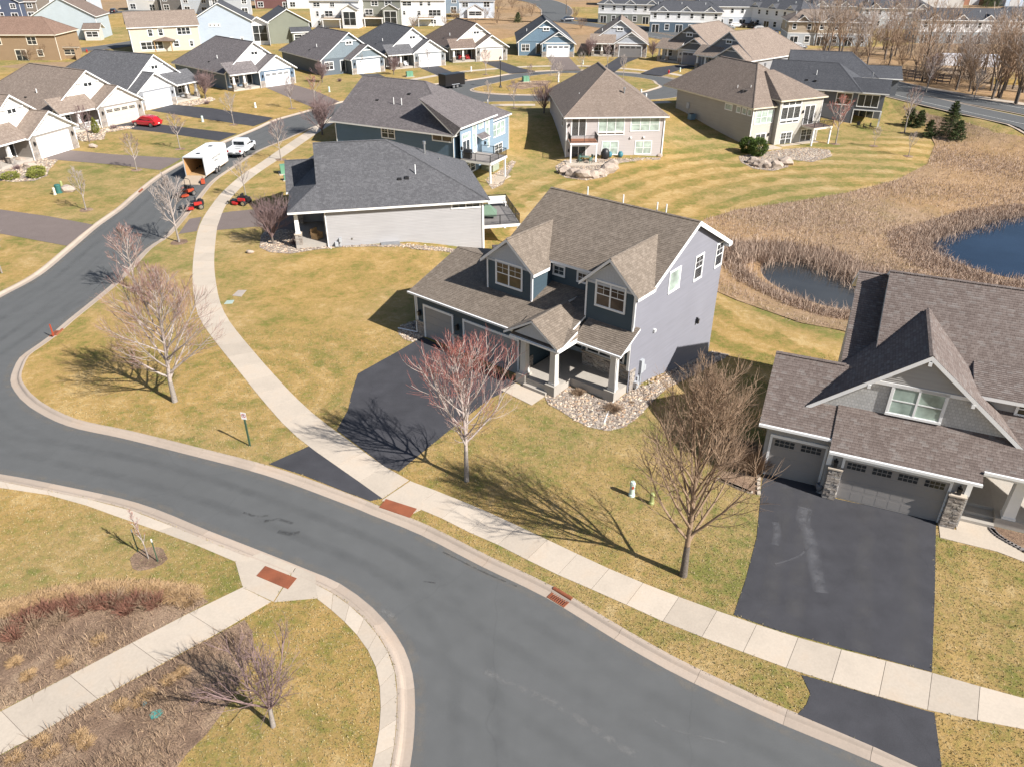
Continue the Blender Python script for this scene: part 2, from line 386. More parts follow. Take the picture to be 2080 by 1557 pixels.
def mk_bark(nm, a, b, s=14):
    t = NT(nm); p = t.n('TexCoord').outputs['Object']; n = t.noise(p, s, 4, .7)
    t.set(Base_Color=t.ramp(n, (.3, a), (.7, b)), Roughness=.9, Normal=t.bump(n, .5, .02)); return t.m
BARK = mk_bark('bark_grey', (.17,.145,.125), (.33,.29,.255)); BARKD = mk_bark('bark_dark', (.075,.06,.05), (.17,.14,.115))
TWIGG = mk_bark('twig_grey', (.30,.245,.215), (.44,.38,.34)); TWIGR = mk_bark('twig_red', (.34,.10,.075), (.44,.18,.14)); TWIGB = mk_bark('twig_brown', (.19,.125,.078), (.31,.215,.14)); 
def mk_budtwig():
    t = NT('twig_red_buds'); p = t.n('TexCoord').outputs['Object']; z = t.n('SeparateXYZ', None, Vector=p).outputs[2]; n = t.noise(p, 1.2, 3)
    k = t.n('MapRange', None, i0=t.math('ADD', z, t.math('MULTIPLY', n, 3)), i1=5.2, i2=7.6).outputs[0]
    t.set(Base_Color=t.mix(k, (.36,.27,.24), (.33,.115,.09)), Roughness=.9); return t.m
TWIGX = mk_budtwig(); TWIGO = mk_bark('twig_tan', (.25,.165,.105), (.38,.265,.18)); TWIGK = mk_bark('twig_pale_red', (.30,.16,.13), (.40,.25,.215)); TWIGP = mk_bark('twig_purple', (.17,.11,.105), (.26,.18,.17))
def mk_leaf(nm, a, b):
    t = NT(nm); i = t.n('NewGeometry').outputs['Random Per Island']
    t.set(Base_Color=t.ramp(i, (0, a), (1, b)), Roughness=.8); t.b.inputs['Specular IOR Level'].default_value = .2; return t.m
REED = mk_leaf('dry_reed', (.25,.17,.125), (.50,.385,.30)); NEEDLE = mk_leaf('spruce_needles', (.035,.06,.022), (.10,.12,.045)); YEW = mk_leaf('evergreen_leaf', (.04,.075,.018), (.11,.15,.03))
ARBOR = mk_leaf('arborvitae_leaf', (.12,.14,.03), (.26,.25,.06)); DRYG = mk_leaf('dry_ornamental_grass', (.27,.17,.085), (.42,.285,.155)); LITTER = mk_leaf('dead_stem_litter', (.13,.085,.06), (.40,.28,.18)); REDST = mk_leaf('red_stems', (.14,.065,.045), (.27,.13,.09)); GRASSL = mk_leaf('grass_blades', (.13,.135,.05), (.43,.335,.19))
WHITE = paint((.78,.775,.76), .5, .06); BLACK = paint((.018,.018,.02), .45, .1); DKBRONZE = paint((.03,.028,.028), .4, .1)
RUST = paint((.25,.075,.032), .85, .35); GALV = paint((.42,.43,.44), .4, .2, .7); PVC = paint((.74,.74,.72), .5, .05); GREYBOX = paint((.40,.42,.44), .5, .1)
GREENBX = paint((.13,.30,.19), .55, .15); RUBBER = paint((.022,.022,.023), .8, .1); CHROME = paint((.55,.56,.57), .25, .05, .9); TIMBER = paint((.42,.27,.13), .7, .25); RED = paint((.42,.018,.02), .3, .1); ORANGE = paint((.42,.07,.03), .45, .1)
def overlay(nm, c, k, scale=1.2, lo=.35, hi=.65):
    # thin film of dust or tyre wear: fades out across the strip and in patches
    t = NT(nm); p = t.pos(); v = t.n('SeparateXYZ', None, Vector=t.n('UVMap').outputs[0]).outputs[1]
    e = t.math('SINE', t.math('MULTIPLY', v, PI)); n = t.ramp(t.noise(p, scale, 5, .7), (lo, 0), (hi, 1)); g = t.ramp(t.noise(p, 30, 3, .8), (.3, .4), (.7, 1))
    t.set(Base_Color=c, Roughness=.95, Alpha=t.math('MULTIPLY', t.math('MULTIPLY', e, k), t.math('MULTIPLY', n, g))); return t.m
JOINT = paint((.20,.165,.135), .95, .25)

# ------------------------------------------------------------------ streets
def smooth(pts, step=1.0, closed=False):
    P = [np.array(p, float) for p in pts]; n = len(P); out = []
    rng = range(n if closed else n-1)
    for i in rng:
        g = lambda k: P[k % n] if closed else P[min(max(k, 0), n-1)]
        a, b, c, d = g(i-1), g(i), g(i+1), g(i+2)
        m = max(2, int(np.linalg.norm(c-b)/step))
        for k in range(m):
            t = k/m
            out.append(.5*((2*b) + (-a+c)*t + (2*a-5*b+4*c-d)*t*t + (-a+3*b-3*c+d)*t**3))
    if not closed: out.append(P[-1])
    return np.array(out)
def offset(L, d, closed=False):
    n = len(L); out = []
    for i in range(n):
        a = L[(i-1) % n] if (closed or i > 0) else L[i]; b = L[(i+1) % n] if (closed or i < n-1) else L[i]
        t = b-a; t = t/np.linalg.norm(t); out.append(L[i] + np.array([-t[1], t[0]])*d)
    return np.array(out)
px = lambda L, z=0.0: [G(x, y, z) for x, y in L]
E1 = smooth(px([(-500,890),(-300,772),(-120,672),(0,605),(82,560),(150,504),(200,461),(250,425),(282,397),(325,362),(370,335),(425,307),(450,294),(520,265),(562,246),(625,228),(692,210),(760,195),(830,182),(895,171),(942,166),(1000,158),(1050,150),(1100,146),(1175,144),(1250,147),(1312,152),(1370,162),(1405,174),(1408,186),(1380,196),
   (1320,203),(1200,206),(1087,206),(1000,207),(930,211),(850,218),(760,227),(700,236),(638,257),(571,286),(520,308),(470,340),(425,372),(382,425),(336,478),(295,507),(235,570),(135,652),(98,684),(67,706),(40,726),(27,750),(21,773),(30,795),(60,826),(135,864),(250,890),(370,920),(540,965),(700,1023),(754,1045),(855,1086),(979,1150),(1109,1213),(1247,1297),(1353,1358),(1468,1415),(1590,1471),(1700,1516),(1850,1580),(2100,1690)]))
E2 = smooth(px([(790,1760),(815,1640),(833,1557),(842,1479),(842,1397),(831,1341),(805,1289),(757,1233),(692,1185),(627,1157),(545,1124),(424,1077),(281,1021),(108,982),(0,962),(-150,940),(-500,905)]))
ISL = smooth(px([(954,183),(1000,192),(1095,195),(1200,194),(1300,189),(1325,184),(1345,177),(1337,171),(1322,162),(1250,153),(1150,149),(1075,155),(1000,170)]), 1.0, True)
ROADP = np.vstack([E1, E2])
def inpoly(P, Q):
    x, y = Q[:, 0], Q[:, 1]; r = np.zeros(len(Q), bool); n = len(P)
    for i in range(n):
        a, b = P[i], P[(i+1) % n]
        c = ((a[1] > y) != (b[1] > y)) & (x < (b[0]-a[0])*(y-a[1])/(b[1]-a[1]+1e-12)+a[0]); r ^= c
    return r
CW = 0.66
HOLE = np.vstack([offset(E1, CW), offset(E2, CW)]); ISLH = offset(ISL, CW, True)
def cdt(points, loops):
    V = [Vector(p) for p in points]; E = []
    for lp in loops:
        n = len(V); V += [Vector((float(p[0]), float(p[1]))) for p in lp]
        E += [(n+i, n+(i+1) % len(lp)) for i in range(len(lp))]
    r = delaunay_2d_cdt(V, E, [], 0, 1e-4)
    return np.array([v[:] for v in r[0]]), np.array([f for f in r[2]])
def fill(loops, inside, zf, step=None, name='sheet', mat=None, extra=None):
    pts = []
    if step:
        lo = loops[0].min(0); hi = loops[0].max(0)
        gx, gy = np.meshgrid(np.arange(lo[0], hi[0], step), np.arange(lo[1], hi[1], step)); Q = np.stack([gx.ravel(), gy.ravel()], 1)
        Q = Q + np.random.RandomState(3).uniform(-.15, .15, Q.shape)*step
        Q = Q[inside(Q)]; pts = [tuple(q) for q in Q]
    V, F = cdt(pts, loops)
    c = V[F].mean(1); F = F[inside(c)]
    mb = MB(); z = zf(V); mb.v = [(a[0], a[1], b) for a, b in zip(V.tolist(), z.tolist())]
    A = V[F]; ar = (A[:, 1, 0]-A[:, 0, 0])*(A[:, 2, 1]-A[:, 0, 1])-(A[:, 1, 1]-A[:, 0, 1])*(A[:, 2, 0]-A[:, 0, 0])
    mb.f = [tuple(f) if s > 0 else (f[0], f[2], f[1]) for f, s in zip(F.tolist(), ar.tolist())]
    return mb
# asphalt
rd = fill([ROADP, ISL], lambda Q: inpoly(ROADP, Q) & ~inpoly(ISL, Q), lambda V: np.zeros(len(V)), 6.0)
struct('road', rd, ASPH)
# kerbs: gutter pan and rolled kerb, cut into cast sections
KP = [(0, .006), (.30, .002), (.40, .02), (.47, .09), (.52, .125), (.58, .135), (CW+.02, .13)]
def kerb(L, closed, label):
    root = thing('kerb', None, None); root['kind'] = 'structure'
    offs = [offset(L, d, closed) for d, z in KP]; n = len(L)
    d = np.concatenate([[0], np.cumsum(np.linalg.norm(np.diff(L, axis=0), axis=1))]); i = 0
    lim = n-1
    mid = 0
    while i < lim:
        seg = 3.1 if np.hypot(*(L[i]-np.array([0, 25]))) < 75 else 12.0
        j = i+1
        while j < lim and d[j]-d[i] < seg: j += 1
        mb = MB(); k = len(KP)
        for q in range(i, j+1):
            a = 0.0
            for (dd, z), O in zip(KP, offs):
                p = O[q].copy()
                if q == i and j > i: p += (O[q+1]-O[q])*.012
                mb.v.append((p[0], p[1], z))
            p = offs[-1][q]; mb.v.append((p[0], p[1], -.05))
        k += 1
        for q in range(j-i):
            for t in range(k-1): mb.f.append((q*k+t, (q+1)*k+t, (q+1)*k+t+1, q*k+t+1))
        mb.f.append(tuple(range(k-1, -1, -1))); mb.f.append(tuple((j-i)*k+t for t in range(k)))
        mb.f = [tuple(reversed(f)) for f in mb.f] if False else mb.f
        obj('kerb_section', mb, KERB, root, uv=False); i = j
    return root
kerb(E1, False, ''); kerb(E2, False, '')
kerb(np.vstack([ISL, ISL[:1]]), False, '')
# joint bed under the kerbs
for L in (E1, E2):
    a, b = offset(L, .02), offset(L, CW-.02); mb = MB(); n = len(L)
    mb.v = [(p[0], p[1], -.006) for p in a]+[(p[0], p[1], -.006) for p in b]; mb.f = [(i, i+1, n+i+1, n+i) for i in range(n-1)]
    struct('kerb_bedding', mb, JOINT)
# lawn sheet with the street cut out
BX = np.array([(-150, 2), (150, 2), (150, 345), (-150, 345)], float)
edges = []
for a, b, n in ((BX[0], BX[1], 60), (BX[1], BX[2], 60), (BX[2], BX[3], 60), (BX[3], BX[0], 60)):
    edges += [a+(b-a)*k/n for k in range(n)]
EB = np.array(edges)
gx, gy = np.meshgrid(np.arange(-148, 149, 2.6), np.arange(4, 344, 2.6)); Q = np.stack([gx.ravel(), gy.ravel()], 1)
H1 = HOLE; keep = ~inpoly(H1, Q) | inpoly(ISLH, Q)
V, F = cdt([tuple(q) for q in Q[keep]], [EB, H1, ISLH])
c = V[F].mean(1); ok = (~inpoly(H1, c) | inpoly(ISLH, c)) & (np.abs(c[:, 0]) < 150) & (c[:, 1] > 2) & (c[:, 1] < 345); F = F[ok]
mb = MB(); zz = H(V[:, 0], V[:, 1])+LAWN; mb.v = [(a[0], a[1], b) for a, b in zip(V.tolist(), zz.tolist())]
A = V[F]; ar = (A[:, 1, 0]-A[:, 0, 0])*(A[:, 2, 1]-A[:, 0, 1])-(A[:, 1, 1]-A[:, 0, 1])*(A[:, 2, 0]-A[:, 0, 0])
mb.f = [tuple(f) if s > 0 else (f[0], f[2], f[1]) for f, s in zip(F.tolist(), ar.tolist())]
struct('lawn', mb, LAWNM)
mb = MB(); R_ = 5000.0
for a, b, c_, d in ((-R_, -R_, R_, 2), (-R_, 345, R_, R_), (-R_, 2, -150, 345), (150, 2, R_, 345)):
    mb.poly([(a, b, LAWN), (c_, b, LAWN), (c_, d, LAWN), (a, d, LAWN)])
struct('ground', mb, FIELDM)

# ------------------------------------------------------------------ flat paving laid on the lawn
PAVED = []
def sheet(name, pts, z, mat, world=False, step=None, kind='structure', drape=False):
    P = np.array(pts if world else [GT(*p) if drape else G(*p, LAWN) for p in pts], float)
    PAVED.append(P)
    zf = (lambda V: H(V[:, 0], V[:, 1])+LAWN+z) if drape else (lambda V: np.full(len(V), LAWN+z))
    mb = fill([P], lambda Q: inpoly(P, Q), zf, step)
    return struct(name, mb, mat, kind=kind)
def skirt(name, pts, z, mat, h=.1, world=False):
    P = [tuple(p) for p in (pts if world else [G(*p, LAWN) for p in pts])]; PAVED.append(np.array(P))
    A = sum(P[i][0]*P[(i+1) % len(P)][1]-P[(i+1) % len(P)][0]*P[i][1] for i in range(len(P)))
    if A < 0: P = P[::-1]
    o = struct(name, MB().prism(P, LAWN+z-h, LAWN+z), mat); return o
def slabs(name, A, B, ln, z=.018, mat=None, near=True, n=None):
    # A, B: the two edges of a walk in picture points; cut into cast squares
    A = smooth(px(A, LAWN), .5); B = smooth(px(B, LAWN), .5)
    def rs(L, m):
        d = np.concatenate([[0], np.cumsum(np.linalg.norm(np.diff(L, axis=0), axis=1))]); t = np.linspace(0, d[-1], m)
        return np.stack([np.interp(t, d, L[:, 0]), np.interp(t, d, L[:, 1])], 1)
    tot = np.linalg.norm(np.diff((rs(A, 60)+rs(B, 60))/2, axis=0), axis=1).sum(); m = max(1, int(round(tot/ln)))
    a, b = rs(A, m+1), rs(B, m+1); PAVED.append(np.vstack([a, b[::-1]]))
    root = thing(name, None, None); root['kind'] = 'structure'
    for i in range(m):
        gap = .010
        p = [a[i]+(a[i+1]-a[i])*gap/ln, a[i+1]-(a[i+1]-a[i])*gap/ln, b[i+1]-(b[i+1]-b[i])*gap/ln, b[i]+(b[i+1]-b[i])*gap/ln]
        cr = np.cross(p[1]-p[0], p[2]-p[0]); p = p if cr > 0 else p[::-1]
        dz = random.uniform(-.003, .003)
        obj('slab', MB().prism([tuple(q) for q in p], LAWN-.08, LAWN+z+dz), mat or CONC, root, uv=False)
    bed = MB(); n = m+1; bed.v = [(q[0], q[1], LAWN+.005) for q in a]+[(q[0], q[1], LAWN+.005) for q in b]; bed.f = [(i, i+1, n+i+1, n+i) for i in range(m)]
    bo = obj('joint_bedding', bed, JOINT, root, uv=False)
    return root
W1L = [(690,228),(632,262),(571,302),(520,337),(492,355),(450,392),(425,424),(410,448),(400,477),(392,534),(392,588),(402,639),(424,676),(471,736),(572,857),(646,920),(700,957),(777,1012)]
W1R = [(700,236),(640,274),(585,312),(530,348),(497,374),(462,412),(446,448),(440,470),(435,531),(441,588),(453,629),(478,669),(552,756),(626,831),(700,888),(784,949),(831,975)]
slabs('sidewalk', W1L, W1R, 2.0)
W2L = [(781,1014),(858,1034),(950,1079),(1010,1105),(1082,1142),(1158,1178),(1230,1208),(1308,1244),(1389,1279),(1471,1309),(1562,1343),(1658,1376),(1700,1388),(1880,1440),(2080,1480),(2300,1520)]
W2R = [(834,977),(888,997),(993,1040),(1117,1098),(1257,1163),(1410,1223),(1572,1279),(1700,1316),(1880,1362),(2080,1418),(2300,1470)]
slabs('sidewalk', W2L, W2R, 1.75)
slabs('sidewalk', [(493,1192),(424,1224),(0,1445),(-150,1523)], [(551,1221),(467,1271),(151,1445),(39,1512),(-100,1585)], 2.35)
# walk cast against the kerb on the camera side
c1 = [(476,1139),(368,1094),(281,1064),(130,1012),(0,990),(-300,950)]
k2 = offset(E2, CW+.03)
def kpart(L, a, b):
    A, B = G(*a), G(*b); i = int(np.argmin(np.linalg.norm(L-A, axis=1))); j = int(np.argmin(np.linalg.norm(L-B, axis=1)))
    return L[min(i, j):max(i, j)+1]
def pstrip(name, Lw, outer_px, ln):
    O = smooth(px(outer_px, LAWN), .5)
    if np.linalg.norm(O[0]-Lw[0]) > np.linalg.norm(O[-1]-Lw[0]): O = O[::-1]
    def rs(L, m):
        d = np.concatenate([[0], np.cumsum(np.linalg.norm(np.diff(L, axis=0), axis=1))]); t = np.linspace(0, d[-1], m)
        return np.stack([np.interp(t, d, L[:, 0]), np.interp(t, d, L[:, 1])], 1)
    tot = np.linalg.norm(np.diff(O, axis=0), axis=1).sum(); m = max(2, int(round(tot/ln))); a, b = rs(O, m+1), rs(Lw, m+1); PAVED.append(np.vstack([a, b[::-1]]))
    root = thing(name, None, None); root['kind'] = 'structure'
    for i in range(m):
        gp = .008/ln; p = [a[i]+(a[i+1]-a[i])*gp, a[i+1]-(a[i+1]-a[i])*gp, b[i+1]-(b[i+1]-b[i])*gp, b[i]+(b[i+1]-b[i])*gp]
        p = p if np.cross(p[1]-p[0], p[2]-p[0]) > 0 else p[::-1]
        obj('slab', MB().prism([tuple(q) for q in p], LAWN-.08, LAWN+.016+random.uniform(-.002, .002)), CONC, root, uv=False)
    return root
pstrip('sidewalk', kpart(k2, (540,1122), (-300,922)), c1, 2.4)
pstrip('sidewalk', kpart(k2, (820,1640), (668,1176)), [(645,1216),(692,1254),(736,1302),(762,1349),(772,1397),(772,1471),(757,1557),(735,1640)], .95)
# ramps and rusty tactile plates
rp = thing('kerb_ramp', None, None); rp['kind'] = 'structure'
def flat(name, pts, z, mat, parent, h=.06):
    P = [tuple(G(*p, LAWN)) for p in pts]; PAVED.append(np.array(P))
    A = sum(P[i][0]*P[(i+1) % len(P)][1]-P[(i+1) % len(P)][0]*P[i][1] for i in range(len(P)))
    if A < 0: P = P[::-1]
    return obj(name, MB().prism(P, LAWN+z-h, LAWN+z), mat, parent, uv=False)
flat('slab', [(478,1140),(530,1122),(600,1150),(555,1221),(493,1192)], .012, CONC, rp); flat('slab', [(602,1151),(640,1167),(645,1214),(557,1222)], .014, CONC, rp)
flat('slab', [(779,1013),(834,976),(860,1004),(856,1034),(840,1042),(776,1016)], .02, CONC, rp)
tag(flat('tactile_plate', [(539,1149),(603,1174),(585,1196),(521,1169)], .03, RUST, None, .03), 'rusty brown tactile plate at the path end by the lower kerb', 'plate')
tag(flat('tactile_plate', [(784,1013),(847,1033),(832,1051),(770,1030)], .03, RUST, None, .03), 'rusty brown tactile plate beside the dark driveway apron', 'plate')
# far sidewalks round the ring
def strip(name, pts, width, z, mat, world=False, step=2.0, kind='structure', zb=LAWN):
    L = smooth(pts if world else px(pts, zb), step); a, b = offset(L, width/2), offset(L, -width/2); n = len(L); mb = MB()
    h = H(a[:, 0], a[:, 1]); h2 = H(b[:, 0], b[:, 1])
    mb.v = [(p[0], p[1], LAWN+z+q) for p, q in zip(a, h)]+[(p[0], p[1], LAWN+z+q) for p, q in zip(b, h2)]; mb.f = [(n+i, n+i+1, i+1, i) for i in range(n-1)]
    return struct(name, mb, mat, kind=kind)
strip('sidewalk', [(790,172),(850,160),(905,151),(960,144),(1050,137),(1120,134.5),(1200,135),(1270,140),(1330,146),(1385,154),(1440,170)], 1.7, .012, CONC)
strip('sidewalk', [(705,232),(800,229),(900,222),(1000,214.5),(1087,213.5)], 1.7, .012, CONC)
strip('sidewalk', [(1310,210),(1345,208),(1360,207)], 1.7, .012, CONC)
# driveways
sheet('driveway', [(858,684.5),(808,714),(727,759),(714,800),(707,832),(684,873),(735,911),(784,949),(811,957),(905,880),(993,811),(1020,798),(1049,776)], .015, DRIVE)
sheet('driveway', [(546,942),(629,905),(652,923),(700,957),(777,1012),(752,1017),(700,998),(620,966)], .015, DRIVE)
rdv = sheet('driveway', [(1551,962),(1547,985),(1537,1090),(1515,1175),(1490,1248),(1572,1277),(1700,1313),(1893,1364),(1899,1200),(1901,1070),(1902,1056),(1697,1012),(1690,1003),(1665,985)], .015, DRIVE)
sheet('driveway', [(1628,1370),(1652,1376),(1700,1390),(1880,1442),(1898,1447),(1916,1580),(1780,1518),(1620,1450),(1638,1430),(1646,1408)], .016, DRIVE)
sheet('driveway', [(362,476),(385,445),(410,441),(400,470)], .015, DRIVE2); sheet('driveway', [(446,434),(470,430),(600,418),(610,470),(520,461),(440,468)], .015, DRIVE2)
for q, m in (([(86,323),(132,304.5),(230,314),(370,322),(348,335),(325,346),(230,335)], DRIVE2), ([(-120,405),(0,426),(100,440),(190,457),(160,480),(136,500),(60,486),(0,475),(-120,455)], DRIVE2), ([(222,258),(277,246.5),(332,254),(482,272),(462,280),(445,287),(330,270)], DRIVE), ([(305,225),(349,213),(430,220),(556,240),(540,248),(515,257),(400,240)], DRIVE), ([(540,178.5),(590,170.5),(640,185),(690,207),(668,214),(640,221),(590,200)], DRIVE2),
             ([(728,151),(768,150),(800,165),(835,180),(795,186),(760,168)], DRIVE), ([(852,138),(890,134.5),(925,150),(950,163),(915,167),(880,150)], DRIVE), ([(977,125.5),(1016,124.5),(1055,138),(1088,145),(1035,150),(1005,137)], DRIVE), ([(1110,116.5),(1156,116.5),(1168,130),(1180,142.5),(1118,143),(1122,130)], DRIVE2),
             ([(1256,116.5),(1300,117.5),(1275,127),(1250,146),(1215,144.5),(1235,130)], DRIVE), ([(1385,131),(1417,135),(1385,141),(1345,155),(1302,149.5),(1330,138)], DRIVE), ([(1437,138),(1500,148),(1460,162),(1408,175),(1390,166)], DRIVE)):
    sheet('driveway', q, .016, m)
# scuff marks on the near driveway
# tyre wear, gutter grit and pale scuffs on the streets
def film(L, wd, mat, z=.003, name='road_wear'):
    n = len(L); T = offset(L, 1.0)-L; a, b = L+T*wd/2, L-T*wd/2; mb = MB(); mb.v = [(p[0], p[1], z) for p in a]+[(p[0], p[1], z) for p in b]; mb.f = [(n+i, n+i+1, i+1, i) for i in range(n-1)]
    o = struct(name, mb, mat); uv = o.data.uv_layers.new(name='UVMap'); q = []
    for i in range(n-1): q += [i*1.0, 0, i+1.0, 0, i+1.0, 1, i*1.0, 1]
    uv.data.foreach_set('uv', q); return o
WEAR = overlay('tyre_wear', (.05,.053,.055), .13, .35, .3, .7); GRIT = overlay('gutter_grit', (.26,.22,.17), .5, 1.5, .4, .7); PALE = overlay('pale_scuff', (.24,.235,.225), .6, 2.5, .42, .6); TAR = overlay('dark_scuff', (.04,.04,.04), .6, 3, .4, .55)
for d in (-1.5, -3.1, -5.4, -7.0): film(offset(E1[::2], d), .75, WEAR, .003+.0007*abs(d))
for d in (-1.6, -3.2): film(offset(E2[::2], d), .75, WEAR, .0025+.0007*abs(d))
film(offset(E1, -.22), .55, GRIT, .0095); film(offset(E2, -.22), .55, GRIT, .0095)
def decal(pts, wd, mat, z=.0115): return film(smooth(px(pts), .25), wd, mat, z)
decal([(985,1362),(1050,1395),(1110,1420),(1160,1450),(1200,1475),(1250,1508),(1295,1536)], .4, PALE); decal([(1310,1450),(1350,1475),(1400,1490),(1477,1508)], .1, PALE); decal([(770,1236),(785,1245),(806,1258)], .5, PALE)
decal([(535,1058),(565,1054),(595,1062)], .25, TAR); decal([(565,1078),(592,1084),(610,1080)], .35, TAR); decal([(495,1040),(520,1048),(545,1046)], .2, TAR); decal([(860,1180),(885,1183)], .1, TAR); decal([(225,690),(140,740),(80,800)], .12, TAR); decal([(330,440),(265,520),(190,590)], .12, TAR); decal([(1050,1190),(980,1160),(900,1120)], .12, TAR)
CHALK = overlay('driveway_scuff', (.17,.17,.18), .6, 1.6, .3, .55)
for q, wd in (([(1634,1030),(1630,1055),(1643,1085),(1652,1130),(1660,1170),(1668,1203)], .75), ([(1575,1060),(1579,1080),(1574,1106)], .45), ([(1646,1035),(1642,1060)], .2), ([(1575,1145),(1620,1130),(1650,1105)], .12)): o = film(smooth(px(q, LAWN), .2), wd, CHALK, LAWN+.019, 'scuff_mark'); o.parent = rdv
for q in ([(1600,990),(1580,1120),(1555,1255)], [(1640,1000),(1625,1130),(1610,1280)], [(1760,1030),(1755,1150),(1750,1320)], [(1850,1050),(1850,1180),(1852,1340)]): film(smooth(px(q, LAWN), .5), 1.0, overlay('driveway_fade', (.13,.125,.12), .35, .8), LAWN+.0185, 'driveway_wear')
# boulevard behind the houses, far roads
_rz = 0.0
LINE = paint((.62,.61,.57), .7, .2)
def road2(pts, w_, name='road', walk=False):
    global _rz; _rz += .006
    strip(name, pts, w_+1.0, .10+_rz, KERB); strip(name, pts, w_, .15+_rz, ASPH)
road2([(1140,44),(1190,49.5),(1260,60),(1350,77),(1480,103),(1600,131),(1720,163),(1830,194),(1950,222),(2080,250),(2300,300)], 7.0)
road2([(1135,36),(1200,42),(1280,53),(1380,71),(1500,95),(1620,122),(1740,152),(1830,177),(1950,202),(2080,226),(2300,270)], 6.4)
strip('lane_marking', [(1300,70.5),(1480,106),(1600,134),(1720,166.5),(1830,198),(1950,226.5),(2080,255),(2300,306)], .14, .176, LINE)
strip('lane_marking', [(1500,93),(1620,120),(1740,150),(1830,174.5),(1950,199.5),(2080,223.5),(2300,267)], .14, .182, LINE)
WF = [(1560,97),(1640,116),(1760,146),(1830,168),(1950,190),(2080,210),(2300,246),(2300,40),(1900,85),(1800,95),(1640,100)]
sheet('wood_floor', WF, .02, FIELDM); sheet('rough_grass', [(890,52),(960,30),(1030,12),(1075,10),(1110,24),(1122,40),(1200,52),(1260,66),(1240,84),(1205,112),(1172,110),(1165,80),(1060,70),(1020,80),(960,66)], .02, FIELDM); sheet('rough_grass', [(0,136),(60,128),(150,126),(210,118),(215,128),(160,135),(60,142)], .02, FIELDM)
road2([(1140,44),(1122,32),(1118,20),(1100,9),(1080,3),(1040,-3)], 7.0); road2([(1135,36),(1145,27),(1140,15),(1120,5),(1095,-1),(1060,-6)], 6.4)
strip('path', [(1500,90),(1640,118),(1760,148),(1830,170),(1950,192),(2080,213),(2300,250)], 2.4, .1, CONC)
road2([(100,110),(155,103),(210,98),(300,84)], 7); road2([(130,45),(200,30),(260,24),(420,14)], 7); road2([(380,-4),(520,2),(640,5)], 6)
strip('path', [(860,40),(1000,41),(1100,46)], 2.2, .02, CONC)

# ------------------------------------------------------------------ house kit
SH_M = shingle((.158,.126,.097), (.22,.178,.14), (.255,.21,.168)); SH_R = shingle((.125,.095,.082), (.18,.145,.128), (.215,.195,.18), .22)
SH_G = shingle((.082,.081,.086), (.12,.119,.125), (.155,.153,.158)); SH_B = shingle((.115,.10,.10), (.175,.155,.152), (.215,.195,.19)); SH_T = shingle((.19,.145,.115), (.26,.205,.165), (.31,.25,.205)); SH_D = shingle((.05,.052,.06), (.075,.077,.085), (.095,.097,.105))
SH_N = shingle((.135,.098,.078), (.20,.15,.122), (.24,.18,.15)); SH_RED = shingle((.17,.105,.075), (.235,.15,.11), (.26,.175,.13))
CAPD = paint((.085,.07,.06), .9, .2)
def clip(P, k, lo, hi):
    def half(P, f):
        out = []
        for i in range(len(P)):
            a, b = P[i], P[(i+1) % len(P)]; fa, fb = f(a), f(b)
            if fa >= -1e-9: out.append(a)
            if (fa > 1e-9 and fb < -1e-9) or (fa < -1e-9 and fb > 1e-9): t = fa/(fa-fb); out.append(a+(b-a)*t)
        return out
    P = half(P, lambda q: q[k]-lo)
    return half(P, lambda q: hi-q[k]) if len(P) > 2 else []
def courses(mb, pts, e, lift):
    # overlapping courses (lap boards or shingles) on a flat polygon
    P = np.array(pts, float); c = P.mean(0); n = np.zeros(3)
    for i in range(len(P)): n += np.cross(P[i]-c, P[(i+1) % len(P)]-c)
    n /= np.linalg.norm(n); t = np.array([-n[1], n[0], 0]); t /= np.linalg.norm(t); s = np.cross(n, t); o = n*(P[0]@n)
    Q = [np.array([p@t, p@s]) for p in P]; b0 = min(q[1] for q in Q); b1 = max(q[1] for q in Q); k = math.floor(b0/e+1e-6)
    while k*e < b1-1e-6:
        lo, hi = k*e, (k+1)*e; k += 1
        R = clip(Q, 1, lo, hi)
        if len(R) < 3: continue
        f = lambda q, l: o+t*q[0]+s*q[1]+n*l
        mb.poly([f(q, lift*(1-(q[1]-lo)/e)) for q in R])
        low = [q for q in R if abs(q[1]-lo) < 1e-6]
        if len(low) >= 2:
            low.sort(key=lambda q: q[0]); a, b = low[0], low[-1]
            mb.poly([f(a, 0), f(b, 0), f(b, lift), f(a, lift)])
